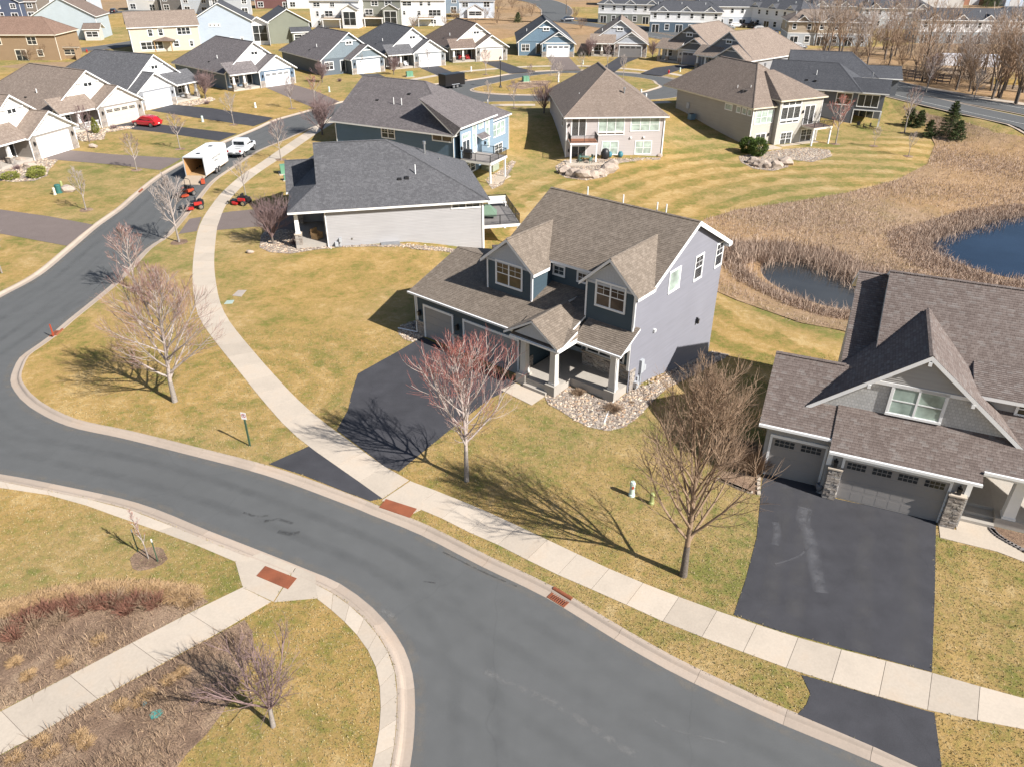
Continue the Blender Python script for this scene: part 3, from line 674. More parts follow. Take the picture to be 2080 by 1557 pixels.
class House:
    def __init__(s, fr, z, label, wall, roof, name='house', trim=None, fine=True, cat='house', group=None):
        s.fr = fr; s.fine = fine; s.z = z
        s.root = thing(name, label, cat, (fr.o[0], fr.o[1], z), fr.yaw, group)
        s.wall = wall; s.roofm = roof; s.trim = trim or WHITE
    def P(s, face, pos, a, z, d=0.0):
        return {'F': (a, pos-d, z), 'B': (a, pos+d, z), 'L': (pos-d, a, z), 'R': (pos+d, a, z)}[face]
    def bx(s, mb, face, pos, a0, a1, z0, z1, d0, d1):
        p, q = s.P(face, pos, a0, z0, d0), s.P(face, pos, a1, z1, d1)
        return mb.box(p[0], q[0], p[1], q[1], z0, z1)
    def face(s, face, pos, poly, col, mode='lap', name='wall', e=.15):
        pts = [s.P(face, pos, a, z) for a, z in poly]
        if face in 'BL': pts = pts[::-1]
        mb = MB()
        if s.fine and mode == 'lap': courses(mb, pts, e, .024); m = lap(col)
        else: mb.poly(pts); m = {'lap': siding, 'shake': shakes, 'board': board}[mode](col)
        return obj(name, mb, m, s.root)
    def block(s, u0, u1, v0, v1, z0, z1, cols=None, faces='FBLR', gable=None, gz=None, modes=None):
        # gable: axis of the ridge; gz height of apex
        for f in faces:
            col = (cols or {}).get(f, s.wall); a0, a1 = (u0, u1) if f in 'FB' else (v0, v1); pos = {'F': v0, 'B': v1, 'L': u0, 'R': u1}[f]
            poly = [(a0, z0), (a1, z0), (a1, z1)]
            if gable and ((gable == 'v') == (f in 'FB')): poly.append(((a0+a1)/2, gz))
            poly.append((a0, z1)); s.face(f, pos, poly, col, (modes or {}).get(f, 'lap'))
    def planes(s, polys, mat=None, t=.2, name='roof', caps=(), trim=None):
        mb = MB()
        for p in polys:
            if s.fine: courses(mb, p, .15, .016)
            else: mb.poly(p)
        r = obj(name, mb, mat or s.roofm, s.root)
        lo = MB(); ed = {}
        key = lambda q: tuple(round(float(x), 3) for x in q)
        for p in polys:
            lo.poly([(q[0], q[1], q[2]-t) for q in p][::-1])
            for i in range(len(p)):
                a, b = p[i], p[(i+1) % len(p)]; k = frozenset((key(a), key(b))); ed[k] = (a, b) if k not in ed else None
        for k, q in ed.items():
            if q is None: continue
            a, b = q; lo.poly([(a[0], a[1], a[2]-t), (b[0], b[1], b[2]-t), (b[0], b[1], b[2]-.005), (a[0], a[1], a[2]-.005)])
        obj('fascia', lo, trim or s.trim, r, uv=False)
        for a, b in caps:
            a, b = Vector(a), Vector(b); d = (b-a); mbc = MB(); sd_ = d.cross(Vector((0, 0, 1))).normalized()*.14; n = max(1, int(d.length/.35)) if s.fine else 1
            for i in range(n):
                p, q = a+d*(i/n), a+d*((i+1)/n); z1 = Vector((0, 0, .05)); z0 = Vector((0, 0, .035)); dn = Vector((0, 0, -.05))
                mbc.poly([p-sd_+dn+z0, p+z0, q+z1, q-sd_+dn+z1]); mbc.poly([p+z0, p+sd_+dn+z0, q+sd_+dn+z1, q+z1])
            obj('ridge_cap', mbc, mat or s.roofm, r)
        return r
    def roof(s, u0, u1, v0, v1, ze, pitch, axis='u', hip=(0, 0), mid=None, mat=None, t=.2, trim=None):
        if axis == 'u':
            m = (v0+v1)/2 if mid is None else mid; zr = ze+pitch*(m-v0); ze2 = zr-pitch*(v1-m); a, b = (u0+hip[0], m, zr), (u1-hip[1], m, zr)
            ps = [[(u0, v0, ze), (u1, v0, ze), b, a], [(u1, v1, ze2), (u0, v1, ze2), a, b]]; cp = [(a, b)]
            if hip[0]: ps.append([(u0, v1, ze2), (u0, v0, ze), a]); cp += [((u0, v0, ze), a), ((u0, v1, ze2), a)]
            if hip[1]: ps.append([(u1, v0, ze), (u1, v1, ze2), b]); cp += [((u1, v0, ze), b), ((u1, v1, ze2), b)]
        else:
            m = (u0+u1)/2 if mid is None else mid; zr = ze+pitch*(m-u0); ze2 = zr-pitch*(u1-m); a, b = (m, v0+hip[0], zr), (m, v1-hip[1], zr)
            ps = [[(u0, v1, ze), (u0, v0, ze), a, b], [(u1, v0, ze2), (u1, v1, ze2), b, a]]; cp = [(a, b)]
            if hip[0]: ps.append([(u0, v0, ze), (u1, v0, ze2), a]); cp += [((u0, v0, ze), a), ((u1, v0, ze2), a)]
            if hip[1]: ps.append([(u1, v1, ze2), (u0, v1, ze), b]); cp += [((u1, v1, ze2), b), ((u0, v1, ze), b)]
        return s.planes(ps, mat, t, caps=cp, trim=trim)
    def window(s, face, pos, a0, a1, z0, z1, n=1, grid=False, sash=True, glass=None, tr=.1, name='window', split=None):
        mb = MB(); B = lambda *q: s.bx(mb, face, pos, *q)
        B(a0-tr, a1+tr, z1, z1+tr*1.1, -.02, .06); B(a0-tr, a1+tr, z0-tr, z0, -.02, .075); B(a0-tr, a0, z0, z1, -.02, .055); B(a1, a1+tr, z0, z1, -.02, .055)
        w_ = (a1-a0)/n; pns = []
        for i in range(n):
            x0, x1 = a0+i*w_, a0+(i+1)*w_
            if i: B(x0-.05, x0+.05, z0, z1, -.02, .05)
            f = .035; zs = z0+(z1-z0)*(split or .5)
            if sash: B(x0, x1, zs-.03, zs+.03, -.02, .04)
            for q in ((x0, x0+f, z0, z1), (x1-f, x1, z0, z1), (x0, x1, z0, z0+f), (x0, x1, z1-f, z1)): B(*q, -.02, .036)
            if grid:
                B((x0+x1)/2-.012, (x0+x1)/2+.012, zs if sash else z0, z1, -.01, .033); zm = (zs+z1)/2 if sash else (z0+z1)/2; B(x0, x1, zm-.012, zm+.012, -.01, .033)
            p = [s.P(face, pos, x0, z0, .022), s.P(face, pos, x1, z0, .022), s.P(face, pos, x1, z1, .022), s.P(face, pos, x0, z1, .022)]
            pns.append(MB().poly(p[::-1] if face in 'BL' else p))
        o = obj(name, mb, s.trim, s.root, uv=False)
        for q in pns: obj('pane', q, glass or GLASS, o)
        return o
    def door(s, face, pos, a0, a1, z0, z1, col=(.05,.07,.08), glass=True):
        mb = MB(); s.bx(mb, face, pos, a0, a1, z0, z1, -.02, .03); d = obj('door', mb, paint(col, .5), s.root, uv=False)
        fr = MB()
        for q in ((a0-.1, a0, z0, z1+.1), (a1, a1+.1, z0, z1+.1), (a0, a1, z1, z1+.1)): s.bx(fr, face, pos, *q, -.02, .055)
        obj('frame', fr, s.trim, d, uv=False)
        if glass:
            g = MB(); s.bx(g, face, pos, a0+.15, a1-.15, z0+.35, z1-.15, 0, .036); obj('pane', g, GLASS, d, uv=False)
        k = MB(); s.bx(k, face, pos, a1-.13, a1-.07, z0+.95, z0+1.05, .02, .09); obj('handle', k, GALV, d, uv=False)
    def slider(s, face, pos, a0, a1, z0, z1):
        o = s.window(face, pos, a0, a1, z0, z1, 2, sash=False, name='sliding_door'); return o
    def gdoor(s, face, pos, a0, a1, z0, z1, col, panes=0, trim=.13, cols=None):
        mb = MB(); s.bx(mb, face, pos, a0, a1, z0, z1, -.02, .012); h = (z1-z0)/4; nc = cols or max(2, int(round((a1-a0)/.61))); w_ = (a1-a0)/nc
        for r in range(4):
            s.bx(mb, face, pos, a0+.005, a1-.005, z0+r*h+.006, z0+(r+1)*h-.006, .01, .026)
            for k in range(nc): s.bx(mb, face, pos, a0+k*w_+.06, a0+(k+1)*w_-.06, z0+r*h+.09, z0+(r+1)*h-.09, .02, .030)
        d = obj('garage_door', mb, paint(col, .5, .06), s.root, uv=False); fr = MB()
        for q in ((a0-trim, a0, z0, z1+trim*1.3), (a1, a1+trim, z0, z1+trim*1.3), (a0, a1, z1, z1+trim*1.3)): s.bx(fr, face, pos, *q, -.02, .085)
        obj('frame', fr, s.trim, d, uv=False)
        if panes:
            wp = (a1-a0)/panes
            for k in range(panes):
                g = MB()
                for j in range(4):
                    for r in range(2):
                        x = a0+wp*k+wp*.12+j*wp*.76/4; zz = z1-h*.82+r*h*.34; s.bx(g, face, pos, x, x+wp*.76/4-.035, zz, zz+h*.27, .02, .042)
                go = obj('pane', g, GLASS, d, uv=False); go['kind'] = 'stuff'
        return d
    def stone(s, face, pos, a0, a1, z0, z1, th=.09, sz=(.30, .11), name='stone_veneer', seed=1):
        mb = MB(); r = random.Random(seed); s.bx(mb, face, pos, a0+.02, a1-.02, z0, z1-.02, -.02, th*.4); z = z0
        while z < z1-.02:
            h = min(r.uniform(.7, 1.4)*sz[1], z1-z); a = a0-r.uniform(0, .1)
            while a < a1-.01:
                l = r.uniform(.5, 1.6)*sz[0]; b = min(a+l, a1)
                if a1-b < .06: b = a1
                s.bx(mb, face, pos, max(a, a0)+.006, b-.006, z+.006, z+h-.006, -.01, th*r.uniform(.6, 1.15)); a = b
            z += h
        o = obj(name, mb, STONE, s.root, uv=False); o['kind'] = 'stuff'; return o
    def pier(s, u0, u1, v0, v1, z0, z1, seed=1, cap=True):
        # free stone pier, all four sides
        mb = MB(); r = random.Random(seed); mb.box(u0+.03, u1-.03, v0+.03, v1-.03, z0, z1); z = z0
        while z < z1-.02:
            h = min(r.uniform(.08, .15), z1-z)
            for f, p, a0, a1 in (('F', v0, u0, u1), ('B', v1, u0, u1), ('L', u0, v0, v1), ('R', u1, v0, v1)):
                a = a0
                while a < a1-.01:
                    b = min(a+r.uniform(.14, .4), a1); b = a1 if a1-b < .07 else b
                    s.bx(mb, f, p, a+.006, b-.006, z+.006, z+h-.006, -.06, r.uniform(0, .04)); a = b
            z += h
        o = obj('stone_pier', mb, STONE, s.root, uv=False)
        if cap: obj('cap_stone', MB().box(u0-.06, u1+.06, v0-.06, v1+.06, z1, z1+.07), CONC, o, uv=False)
        return o
    def column(s, u, v, z0, z1, w_=.28, ped=None, mat=None, stone=None):
        mb = MB()
        if stone: s.pier(u-.3, u+.3, v-.3, v+.3, z0, z0+stone, int(u*7+v*3) % 50); z0 = z0+stone+.07
        if ped: mb.box(u-w_*.75, u+w_*.75, v-w_*.75, v+w_*.75, z0, z0+ped)
        mb.frustum(u, v, z0+(ped or 0), z1, w_*.55, w_*.55, w_*.45, w_*.45); mb.box(u-w_*.6, u+w_*.6, v-w_*.6, v+w_*.6, z1-.16, z1-.04)
        mb.box(u-w_*.62, u+w_*.62, v-w_*.62, v+w_*.62, z0+(ped or 0), z0+(ped or 0)+.12)
        return obj('column', mb, mat or s.trim, s.root, uv=False)
    def part(s, name, mb, mat, parent=None, uv=False, smooth=False): return obj(name, mb, mat, parent or s.root, uv, smooth)
    def lantern(s, face, pos, a, z):
        mb = MB(); s.bx(mb, face, pos, a-.05, a+.05, z-.08, z+.1, 0, .04); s.bx(mb, face, pos, a-.09, a+.09, z-.2, z+.1, .06, .24); s.bx(mb, face, pos, a-.11, a+.11, z+.1, z+.14, .04, .26); s.bx(mb, face, pos, a-.03, a+.03, z+.14, z+.24, .0, .17)
        return obj('lantern', mb, BLACK, s.root, uv=False)
    def spout(s, face, pos, a, z0, z1, out=1.2, run=None):
        mb = MB(); s.bx(mb, face, pos, a-.045, a+.045, z0, z1, .02, .1); o = obj('downspout', mb, s.trim, s.root, uv=False)
        return o
    def vent(s, u, v, z, h=.55, r=.055, mat=None):
        o = obj('vent_pipe', MB().tube([(u, v, z-.2), (u, v, z+h)], r, 8), mat or PVC, s.root, uv=False); return o
    def flue(s, u, v, z, h=1.1, r=.11):
        o = obj('flue', MB().tube([(u, v, z-.2), (u, v, z+h)], r, 10).tube([(u, v, z+h-.25), (u, v, z+h+.05)], r*1.6, 10), GALV, s.root, uv=False); return o
    def box_vent(s, u, v, z): return obj('roof_vent', MB().box(u-.2, u+.2, v-.2, v+.2, z-.1, z+.14), BLACK, s.root, uv=False)
    def corner(s, u, v, z0, z1, w_=.11):
        return obj('corner_board', MB().box(u-w_/2, u+w_/2, v-w_/2, v+w_/2, z0, z1), s.trim, s.root, uv=False)
    def railing(s, pts, z, h=.95, mat=None, step=.12):
        # metal railing: posts, rails and balusters
        mb = MB()
        for (a, b) in zip(pts[:-1], pts[1:]):
            a, b = Vector((*a, z)), Vector((*b, z)); d = b-a; n = max(1, int(d.length/1.6)); up = Vector((0, 0, 1))
            for k in range(n+1): mb.tube([a+d*k/n, a+d*k/n+up*(h+.05)], .045, 4)
            mb.tube([a+up*h, b+up*h], .035, 4); mb.tube([a+up*.12, b+up*.12], .025, 4); m = int(d.length/step)
            for k in range(1, m): mb.tube([a+d*k/m+up*.12, a+d*k/m+up*h], .013, 3, False)
        return obj('railing', mb, mat or BLACK, s.root, uv=False)
    def deck(s, u0, u1, v0, v1, z, rail, legs, floor=None, zl=-3.2, bandm=None):
        d = obj('deck', MB().box(u0, u1, v0, v1, z-.32, z-.03), bandm or s.trim, s.root, uv=False)
        n = int(abs(v1-v0)/.14)
        for k in range(n): obj('deck_board', MB().box(u0+.02, u1-.02, v0+(v1-v0)*k/n+.004, v0+(v1-v0)*(k+1)/n-.004, z-.03, z), floor or TIMBER, d, uv=False)
        s.railing(rail, z)
        for u, v in legs: obj('post', MB().box(u-.1, u+.1, v-.1, v+.1, zl-s.z, z-.32), s.trim, s.root, uv=False)
def zroof(ze, v0, pitch, v): return ze+pitch*(v-v0)

# ------------------------------------------------------------------ main house: grey lap siding, dark blue front, three-car front
BLUE = (.042,.068,.086); LILAC = (.195,.195,.222); LTGREY = (.50,.52,.55)
h = House(FM, .15, 'two storey house with dark blue front, pale grey side wall and brown roof', LILAC, SH_M)
A_ = h
a = h
G0 = -.1
# garage wing
h.block(0, 10.0, 0, 10, G0-2.5, 3.42, {'F': BLUE, 'L': BLUE}, 'LF')
h.block(0, 5, 10, 10.1, -2.5, 3.4, None, 'B')
gr = h.planes([[(-.4,-.4,3.5),(10.0,-.4,3.5),(10.0,5.0,5.32),(-.4,5.0,5.32)], [(5.2,10.4,3.5),(-.4,10.4,3.5),(-.4,5.0,5.32),(5.2,5.0,5.32)]], caps=[((-.4,5,5.32),(5.0,5,5.32))])
h.face('L', 0.0, [(-.0,3.4),(10,3.4),(5,5.1)], BLUE)
h.gdoor('F', 0, .78, 3.49, 0, 2.5, (.28,.275,.275), cols=4); h.gdoor('F', 0, 4.67, 9.47, 0, 2.5, (.28,.275,.275), cols=8)
for q in ((.02,.62,3),(3.64,4.5,4),): h.stone('F', 0, q[0], q[1], 0, 1.1, seed=q[2])
h.stone('L', 0, 0, 1.2, -.3, 1.1, seed=9)
h.part('stone_ledge', MB().box(-.08,.66,-.16,.02,1.1,1.17), CONC); h.part('stone_ledge', MB().box(3.6,4.54,-.16,.02,1.1,1.17), CONC)
h.lantern('F', 0, .3, 1.85); h.lantern('F', 0, 4.06, 1.85); h.corner(0, 0, 1.1, 3.42)
h.part('gutter', MB().box(-.45,9.55,-.52,-.40,3.36,3.49), WHITE)
h.part('downspout', MB().tube([(-.2,-.42,3.4),(-.12,-.08,3.1),(-.12,-.08,.15),(-1.9,-.35,.02)], .05, 6), WHITE)
# upper storey
UE = 7.0; UZ = 10.0
h.block(5.1, 16.5, 4.55, 14.8, -4.2, UE, {'F': BLUE}, 'FBLR', 'u', UE+.51*5.125)
h.planes([[(4.75,4.1,6.86),(16.85,4.1,6.86),(16.85,9.68,9.78),(4.75,9.68,9.78)], [(16.85,15.26,6.86),(4.75,15.26,6.86),(4.75,9.68,9.78),(16.85,9.68,9.78)]], caps=[((4.75,9.68,9.78),(16.85,9.68,9.78))])
# rake boards on the gable wall
for v0, z0, v1, z1 in ((4.1,6.86,9.68,9.78),(15.26,6.86,9.68,9.78)):
    h.part('rake_board', MB().poly([(16.87,v0,z0-.30),(16.87,v1,z1-.30),(16.87,v1,z1+.02),(16.87,v0,z0+.02)] if v0 < v1 else [(16.87,v1,z1-.30),(16.87,v0,z0-.30),(16.87,v0,z0+.02),(16.87,v1,z1+.02)]), WHITE)
h.part('eave_return', MB().box(16.5,16.9,14.75,15.28,6.6,6.88), WHITE)
# dormers
def dormer(x0, x1, y, zb, ze, zap, ridge_back, wx0, wx1, wz0, wz1):
    h.face('F', y, [(x0, zb-.6),(x1, zb-.6),(x1, ze),(x0, ze)], BLUE); h.face('F', y-.03, [(x0-.1, ze-.02),(x1+.1, ze-.02),((x0+x1)/2, zap-.12)], (.43,.45,.48), 'board', 'gable')
    for f, p in ((('L', x0), ('R', x1)) if x1 < 16 else (('L', x0),)): h.face(f, p, [(y, zb-.6),(5.0, zb-.3),(5.0, ze),(y, ze)], BLUE if p < 16 else LILAC)
    pt = (zap-ze)/((x1-x0)/2+.0); ov = .42; xm = (x0+x1)/2; e = ze-.30*pt+.1; zr = e+pt*(xm-x0+ov)
    vy = 4.1+(e-6.86)/.523+.25; ridge_back = 4.1+(zr-6.86)/.523+.25
    h.planes([[(x0-ov, vy, e),(x0-ov, y-.35, e),(xm, y-.35, zr),(xm, ridge_back, zr)], [(x1+ov, y-.35, e),(x1+ov, vy, e),(xm, ridge_back, zr),(xm, y-.35, zr)]], caps=[((xm, y-.35, zr),(xm, ridge_back-.6, zr))], t=.22)
    h.part('frieze_board', MB().box(x0-.02, x1+.02, y-.07, y-.03, ze-.16, ze), LTGREYP); h.corner(x0, y, zb-.3, ze); h.corner(x1, y, zb-.3, ze)
    h.window('F', y-.02, wx0, wx1, wz0, wz1, 2, True, glass=GLASSW)
LTGREYP = paint((.46,.48,.51), .6)
dormer(4.95, 8.8, 2.24, 4.4, 6.66, 8.25, 7.6, 5.78, 7.95, 5.0, 6.58)
dormer(12.95, 16.5, 2.6, 4.72, 7.05, 8.7, 8.2, 13.72, 15.78, 5.52, 7.1)
h.window('F', 4.55, 8.95, 9.8, 5.75, 6.35, 1, True, False); h.window('F', 4.55, 10.95, 11.65, 5.75, 6.35, 1, True, False, GLASSW)
h.part('downspout', MB().tube([(16.72,2.45,6.9),(16.62,2.5,6.6),(16.62,2.5,4.75)], .05, 6), WHITE); h.part('downspout', MB().tube([(8.98,2.35,6.5),(8.9,2.2,6.3),(8.9,2.2,4.55)], .05, 6), WHITE)
# side windows, lamp, meters
h.window('R', 16.5, 6.85, 8.2, 5.62, 6.98, 1, False, False, GLASSB); h.window('R', 16.5, 10.45, 11.5, 5.3, 6.95, 1, True); h.window('R', 16.5, 13.6, 14.6, 5.3, 6.95, 1, True)
h.lantern('R', 16.5, 11.75, 1.8); h.part('vent_hood', MB().box(16.5,16.66,5.3,5.5,3.35,3.55), PVC)
h.part('electric_meter', MB().box(16.5,16.7,3.9,4.25,.9,1.85).box(16.5,16.66,4.35,4.6,.9,1.3).tube([(16.6,4.05,-.4),(16.6,4.05,.9)], .045, 6), GREYBOX)
h.part('gas_meter', MB().box(16.55,16.85,3.2,3.5,.15,.55).tube([(16.7,3.35,-.2),(16.7,3.35,.2)], .03, 6), GREYBOX); h.part('conduit_box', MB().box(16.5,16.64,3.62,3.8,.1,.75), GREYBOX)
# porch
h.part('porch_slab', MB().box(10.2,13.1,-.8,4.4,-.4,.55).box(13.1,16.45,1.03,3.2,-.4,.549), SLABM)
h.part('step', MB().box(10.75,12.62,-1.1,-.5,-.3,.18).box(10.75,12.62,-.82,-.4,-.3,.37), SLABM)
h.face('F', 3.1, [(12.6,.5),(16.5,.5),(16.5,3.5),(12.6,3.5)], BLUE); h.face('R', 10.0, [(-.0,.1),(4.55,.1),(4.55,4.0),(-.0,3.5)], BLUE); h.face('L', 12.6, [(3.1,.5),(4.55,.5),(4.55,3.6),(3.1,3.6)], BLUE); h.face('F', 4.4, [(10,.5),(12.6,.5),(12.6,3.6),(10,3.6)], BLUE)
h.door('F', 4.4, 10.7, 11.75, .55, 2.7, (.62,.64,.64)); h.window('F', 3.1, 12.95, 15.75, 1.72, 3.05, 3, False, False)
h.stone('F', 3.1, 12.6, 16.45, .5, 1.6, seed=5); h.part('stone_ledge', MB().box(12.55,16.5,2.93,3.08,1.6,1.67), CONC)
h.stone('R', 16.5, 2.7, 3.35, -.2, 1.55, seed=6); h.stone('R', 10.0, .1, .9, .4, 1.3, seed=8)
h.face('R', 16.5, [(2.6,-.5),(4.55,-.5),(4.55,7.0),(2.6,7.0)], LILAC)
h.part('post', MB().box(16.32,16.5,2.55,2.7,1.6,3.6), WHITE)
for u, v in ((10.43,-.5),(12.82,-.5),(16.15,1.35)):
    h.part('plinth', MB().box(u-.42,u+.36,v-.42,v+.36,-.35,.72), SLABM); h.column(u, v, .72, 3.42, .42, .0, paint((.52,.5,.47), .6))
h.part('porch_beam', MB().box(10.0,13.1,-.65,-.3,3.1,3.4).box(12.7,13.05,-.6,1.2,3.1,3.4).box(13.0,16.4,1.2,1.5,3.1,3.4).box(16.15,16.45,1.2,3.0,3.1,3.4), WHITE)
h.planes([[(9.6,-1.0,3.5),(13.5,-1.0,3.5),(13.5,1.0,4.12),(9.6,1.0,4.12)]], t=.16); h.planes([[(9.98,.6,3.85),(13.0,.6,3.85),(13.0,4.58,5.19),(9.98,4.58,5.19)]], t=.16); h.planes([[(13.2,.88,3.52),(16.85,.88,3.52),(16.85,3.0,4.62),(13.2,3.0,4.62)]], t=.16)
h.planes([[(9.15,-.05,3.62),(9.15,-1.15,3.62),(11.42,-1.15,5.0),(11.42,4.05,5.0)], [(13.5,-1.15,3.62),(13.5,2.8,3.62),(11.42,2.8,5.0),(11.42,-1.15,5.0)]], t=.16, caps=[((11.42,-1.15,5.0),(11.42,2.6,5.0))])
h.face('F', -.95, [(9.9,3.72),(13.0,3.72),(11.42,4.78)], (.43,.45,.48), 'board', 'gable')
h.part('gutter', MB().box(9.6,13.55,-1.12,-1.0,3.35,3.47).box(13.3,16.85,.76,.88,3.37,3.5).box(13.48,13.6,-1.1,.8,3.4,3.54), WHITE)
h.part('downspout', MB().tube([(16.75,.8,3.4),(16.5,1.1,3.1),(16.45,1.1,.1),(16.9,-.3,-.02),(17.3,-1.3,-.02)], .055, 6), WHITE)
for u in (7.5, 10.5, 13.2, 13.9): h.vent(u, 10.4, 9.4, .75, .05)
sheet('front_walk', [tuple(FM(*q)) for q in ((10.1,-1.05),(12.65,-1.05),(12.65,-2.55),(9.9,-2.35))], .03, CONC, True)

# ------------------------------------------------------------------ right house: beige craftsman with steep brown roof
BEIGE = (.345,.33,.31); TAUPE = (.27,.25,.235)
h = House(FR, .15, 'large beige house with steep brown shingle roof and two garage doors beside the wide driveway', BEIGE, SH_R)
h.block(-.35, 3.2, 0, 6.6, -3, 3.3, None, 'LFB'); h.face('L', -.35, [(0,3.3),(6.6,3.3),(3.3,5.5)], BEIGE)
h.gdoor('F', 0, 0.0, 2.72, 0, 2.5, TAUPE, 2, cols=4)
h.planes([[(-.8,-.4,3.4),(3.0,-.4,3.4),(3.0,3.3,5.87),(-.8,3.3,5.87)], [(3.0,7.0,3.4),(-.8,7.0,3.4),(-.8,3.3,5.87),(3.0,3.3,5.87)]], caps=[((-.8,3.3,5.87),(2.85,3.3,5.87))])
h.block(2.85, 9.55, -.64, 12.3, -3, 3.0, None, 'F'); h.face('L', 2.85, [(-.64,-3),(.5,-3),(.5,3),(-.64,3)], BEIGE)
h.face('L', 2.95, [(1.6,-4),(14.6,-4),(14.6,5.6),(9.5,8.4),(1.6,3.4)], (.40,.365,.315)); h.block(2.95, 16.5, 1, 14.6, -4, 5.6, None, 'B')
h.gdoor('F', -.64, 3.72, 8.58, 0, 2.5, TAUPE, 4, cols=8)
h.pier(3.05,3.66,-.95,-.55,0,1.9,3); h.pier(8.68,9.38,-.95,-.55,0,1.95,5)
h.lantern('F', -.66, 3.3, 2.2); h.lantern('F', -.66, 9.05, 2.25)
for u0, u1 in ((2.85,3.1),(9.3,9.55)): h.part('corner_board', MB().box(u0,u1,-.7,-.6,1.95,3.0), WHITE)
S9 = .667
zr_ = lambda v: 3.07+S9*(v+1.04)
h.planes([[(2.85,-1.04,zr_(-1.04)),(9.8,-1.04,zr_(-1.04)),(9.8,1.5,zr_(1.5)),(2.85,1.5,zr_(1.5))],
          [(4.15,1.5,zr_(1.5)),(9.8,1.5,zr_(1.5)),(9.8,8.62,zr_(8.62)),(4.15,8.62,zr_(8.62))],
          [(9.8,-.55,zr_(-.55)),(17,-.55,zr_(-.55)),(17,8.62,zr_(8.62)),(9.8,8.62,zr_(8.62))],
          [(17,15.1,6.2),(4.15,15.1,6.2),(4.15,8.62,zr_(8.62)),(17,8.62,zr_(8.62))]], caps=[((4.15,8.62,zr_(8.62)),(17,8.62,zr_(8.62)))])
zl_ = lambda v: zr_(v)-1.2
h.planes([[(2.62,1.6,zl_(1.6)),(4.5,1.6,zl_(1.6)),(4.5,9.53,zl_(9.53)),(2.62,9.53,zl_(9.53))], [(4.5,15,6.0),(2.62,15,6.0),(2.62,9.53,zl_(9.53)),(4.5,9.53,zl_(9.53))]], caps=[((2.62,9.53,zl_(9.53)),(4.1,9.53,zl_(9.53)))])
h.face('L', 4.2, [(1.4,zl_(1.4)-.3),(8.6,zl_(8.6)),(8.6,zr_(8.6)-.2),(1.4,zr_(1.4)-.2)], (.40,.365,.315))
# big front gable
gy, gx0, gx1, gap, gb = 1.17, 2.05, 10.75, 8.15, 4.54
h.face('F', gy, [(gx0,gb-.4),(gx1,gb-.4),(gx1,gb+.0),(8.35,6.4),(4.4,6.4),(gx0,gb+.0)], (.46,.455,.44), 'shake', 'gable')
h.face('F', gy-.06, [(4.3,6.36),(8.5,6.36),(6.37,gap)], BEIGE, 'lap', 'gable', .12)
h.part('band_board', MB().box(4.2,8.6,gy-.12,gy-.02,6.24,6.42), WHITE)
xm = 6.35; e0 = 4.3; zg = 8.36
h.planes([[(1.3,3.2,e0),(1.3,gy-.35,e0),(xm,gy-.35,zg),(xm,7.1,zg)], [(11.4,gy-.35,e0),(11.4,3.2,e0),(xm,7.1,zg),(xm,gy-.35,zg)]], t=.26, caps=[((xm,gy-.35,zg),(xm,6.6,zg))])
h.window('F', gy-.06, 5.18, 7.52, 4.74, 6.24, 2, False, True, GLASSB, .13)
for u, z in ((xm,7.9),(4.0,6.1),(8.7,6.1)): h.part('gable_bracket', MB().box(u-.08,u+.08,gy-.36,gy,z-.1,z+.12), WHITE)
# second dormer at the right edge
h.face('F', 2.4, [(9.0,5.0),(14,5.0),(14,6.1),(9.0,6.1)], BEIGE); h.planes([[(8.8,2.05,6.15),(14.4,2.05,6.15),(14.4,4.7,6.85),(8.8,4.7,6.85)]], t=.2); h.window('F', 2.38, 10.9, 12.4, 5.35, 6.0, 2, False, True)
# porch
h.part('porch_slab', MB().box(11.2,17,.15,5,-.4,.5), SLABM); h.part('step', MB().box(9.55,11.2,1.0,5,-.4,.5).box(9.55,11.2,.45,1.05,-.3,.32).box(9.55,11.2,-.1,.5,-.3,.16), SLABM)
h.column(11.75, .5, .5, 3.35, .5); h.column(15.5, .5, .5, 3.35, .5); h.face('R', 9.55, [(-.6,-.2),(4.6,-.2),(4.6,3.2),(-.6,3.0)], BEIGE); h.face('F', 4.6, [(9.5,.2),(17,.2),(17,3.6),(9.5,3.6)], BEIGE); h.stone('F', 4.55, 11.3, 13.4, .5, 1.4, seed=4)
h.part('porch_beam', MB().box(9.9,17,.3,.6,3.25,3.6), WHITE); h.door('F', 4.58, 10.1, 11.1, .5, 2.6)
for q in ((-.8,3.0,-.4,3.4),(2.85,9.82,-1.04,3.07),(9.8,17,-.55,3.53)): h.part('gutter', MB().box(q[0],q[1],q[2]-.12,q[2],q[3]-.16,q[3]-.02), WHITE)
h.part('planter_urn', MB().lathe([(0,0),(.12,.0),(.1,.1),(.2,.3),(.22,.5),(.17,.55),(0,.5)], 12, (2.85,-.55,0)), paint((.15,.15,.16), .6))
skirt('front_walk', [tuple(FR(*q)) for q in ((8.7,-.95),(9.5,-.95),(9.5,-.1),(11.2,-.1),(11.25,-.6),(12.6,-1.7),(12.4,-2.2),(11.2,-1.9),(8.72,-1.9))], .03, CONC, .1, True)
sheet('mulch_bed', [tuple(FR(*q)) for q in ((11.25,.1),(11.3,-.7),(12.3,-1.4),(15,-2.2),(17,-2.2),(17,.1))], .03, MULCH, True)
for k in range(26):
    t = k/25; p = np.array([11.15,-.2])*(1-t)**2+2*t*(1-t)*np.array([11.3,-1.3])+t*t*np.array([16,-2.5]); q = FR(*p)
    if k % 1 == 0:
        o = tag(obj('edging_stone', MB().box(-.13,.13,-.09,.09,-.02,.1), paint((.2,.18,.17), .9)), 'small dark edging stone around the porch planting bed of the beige house', 'stone', 'edging stones by the beige house porch'); o.location = (q[0], q[1], LAWN); o.rotation_euler = (0, 0, random.uniform(-.3, .3)-.6)

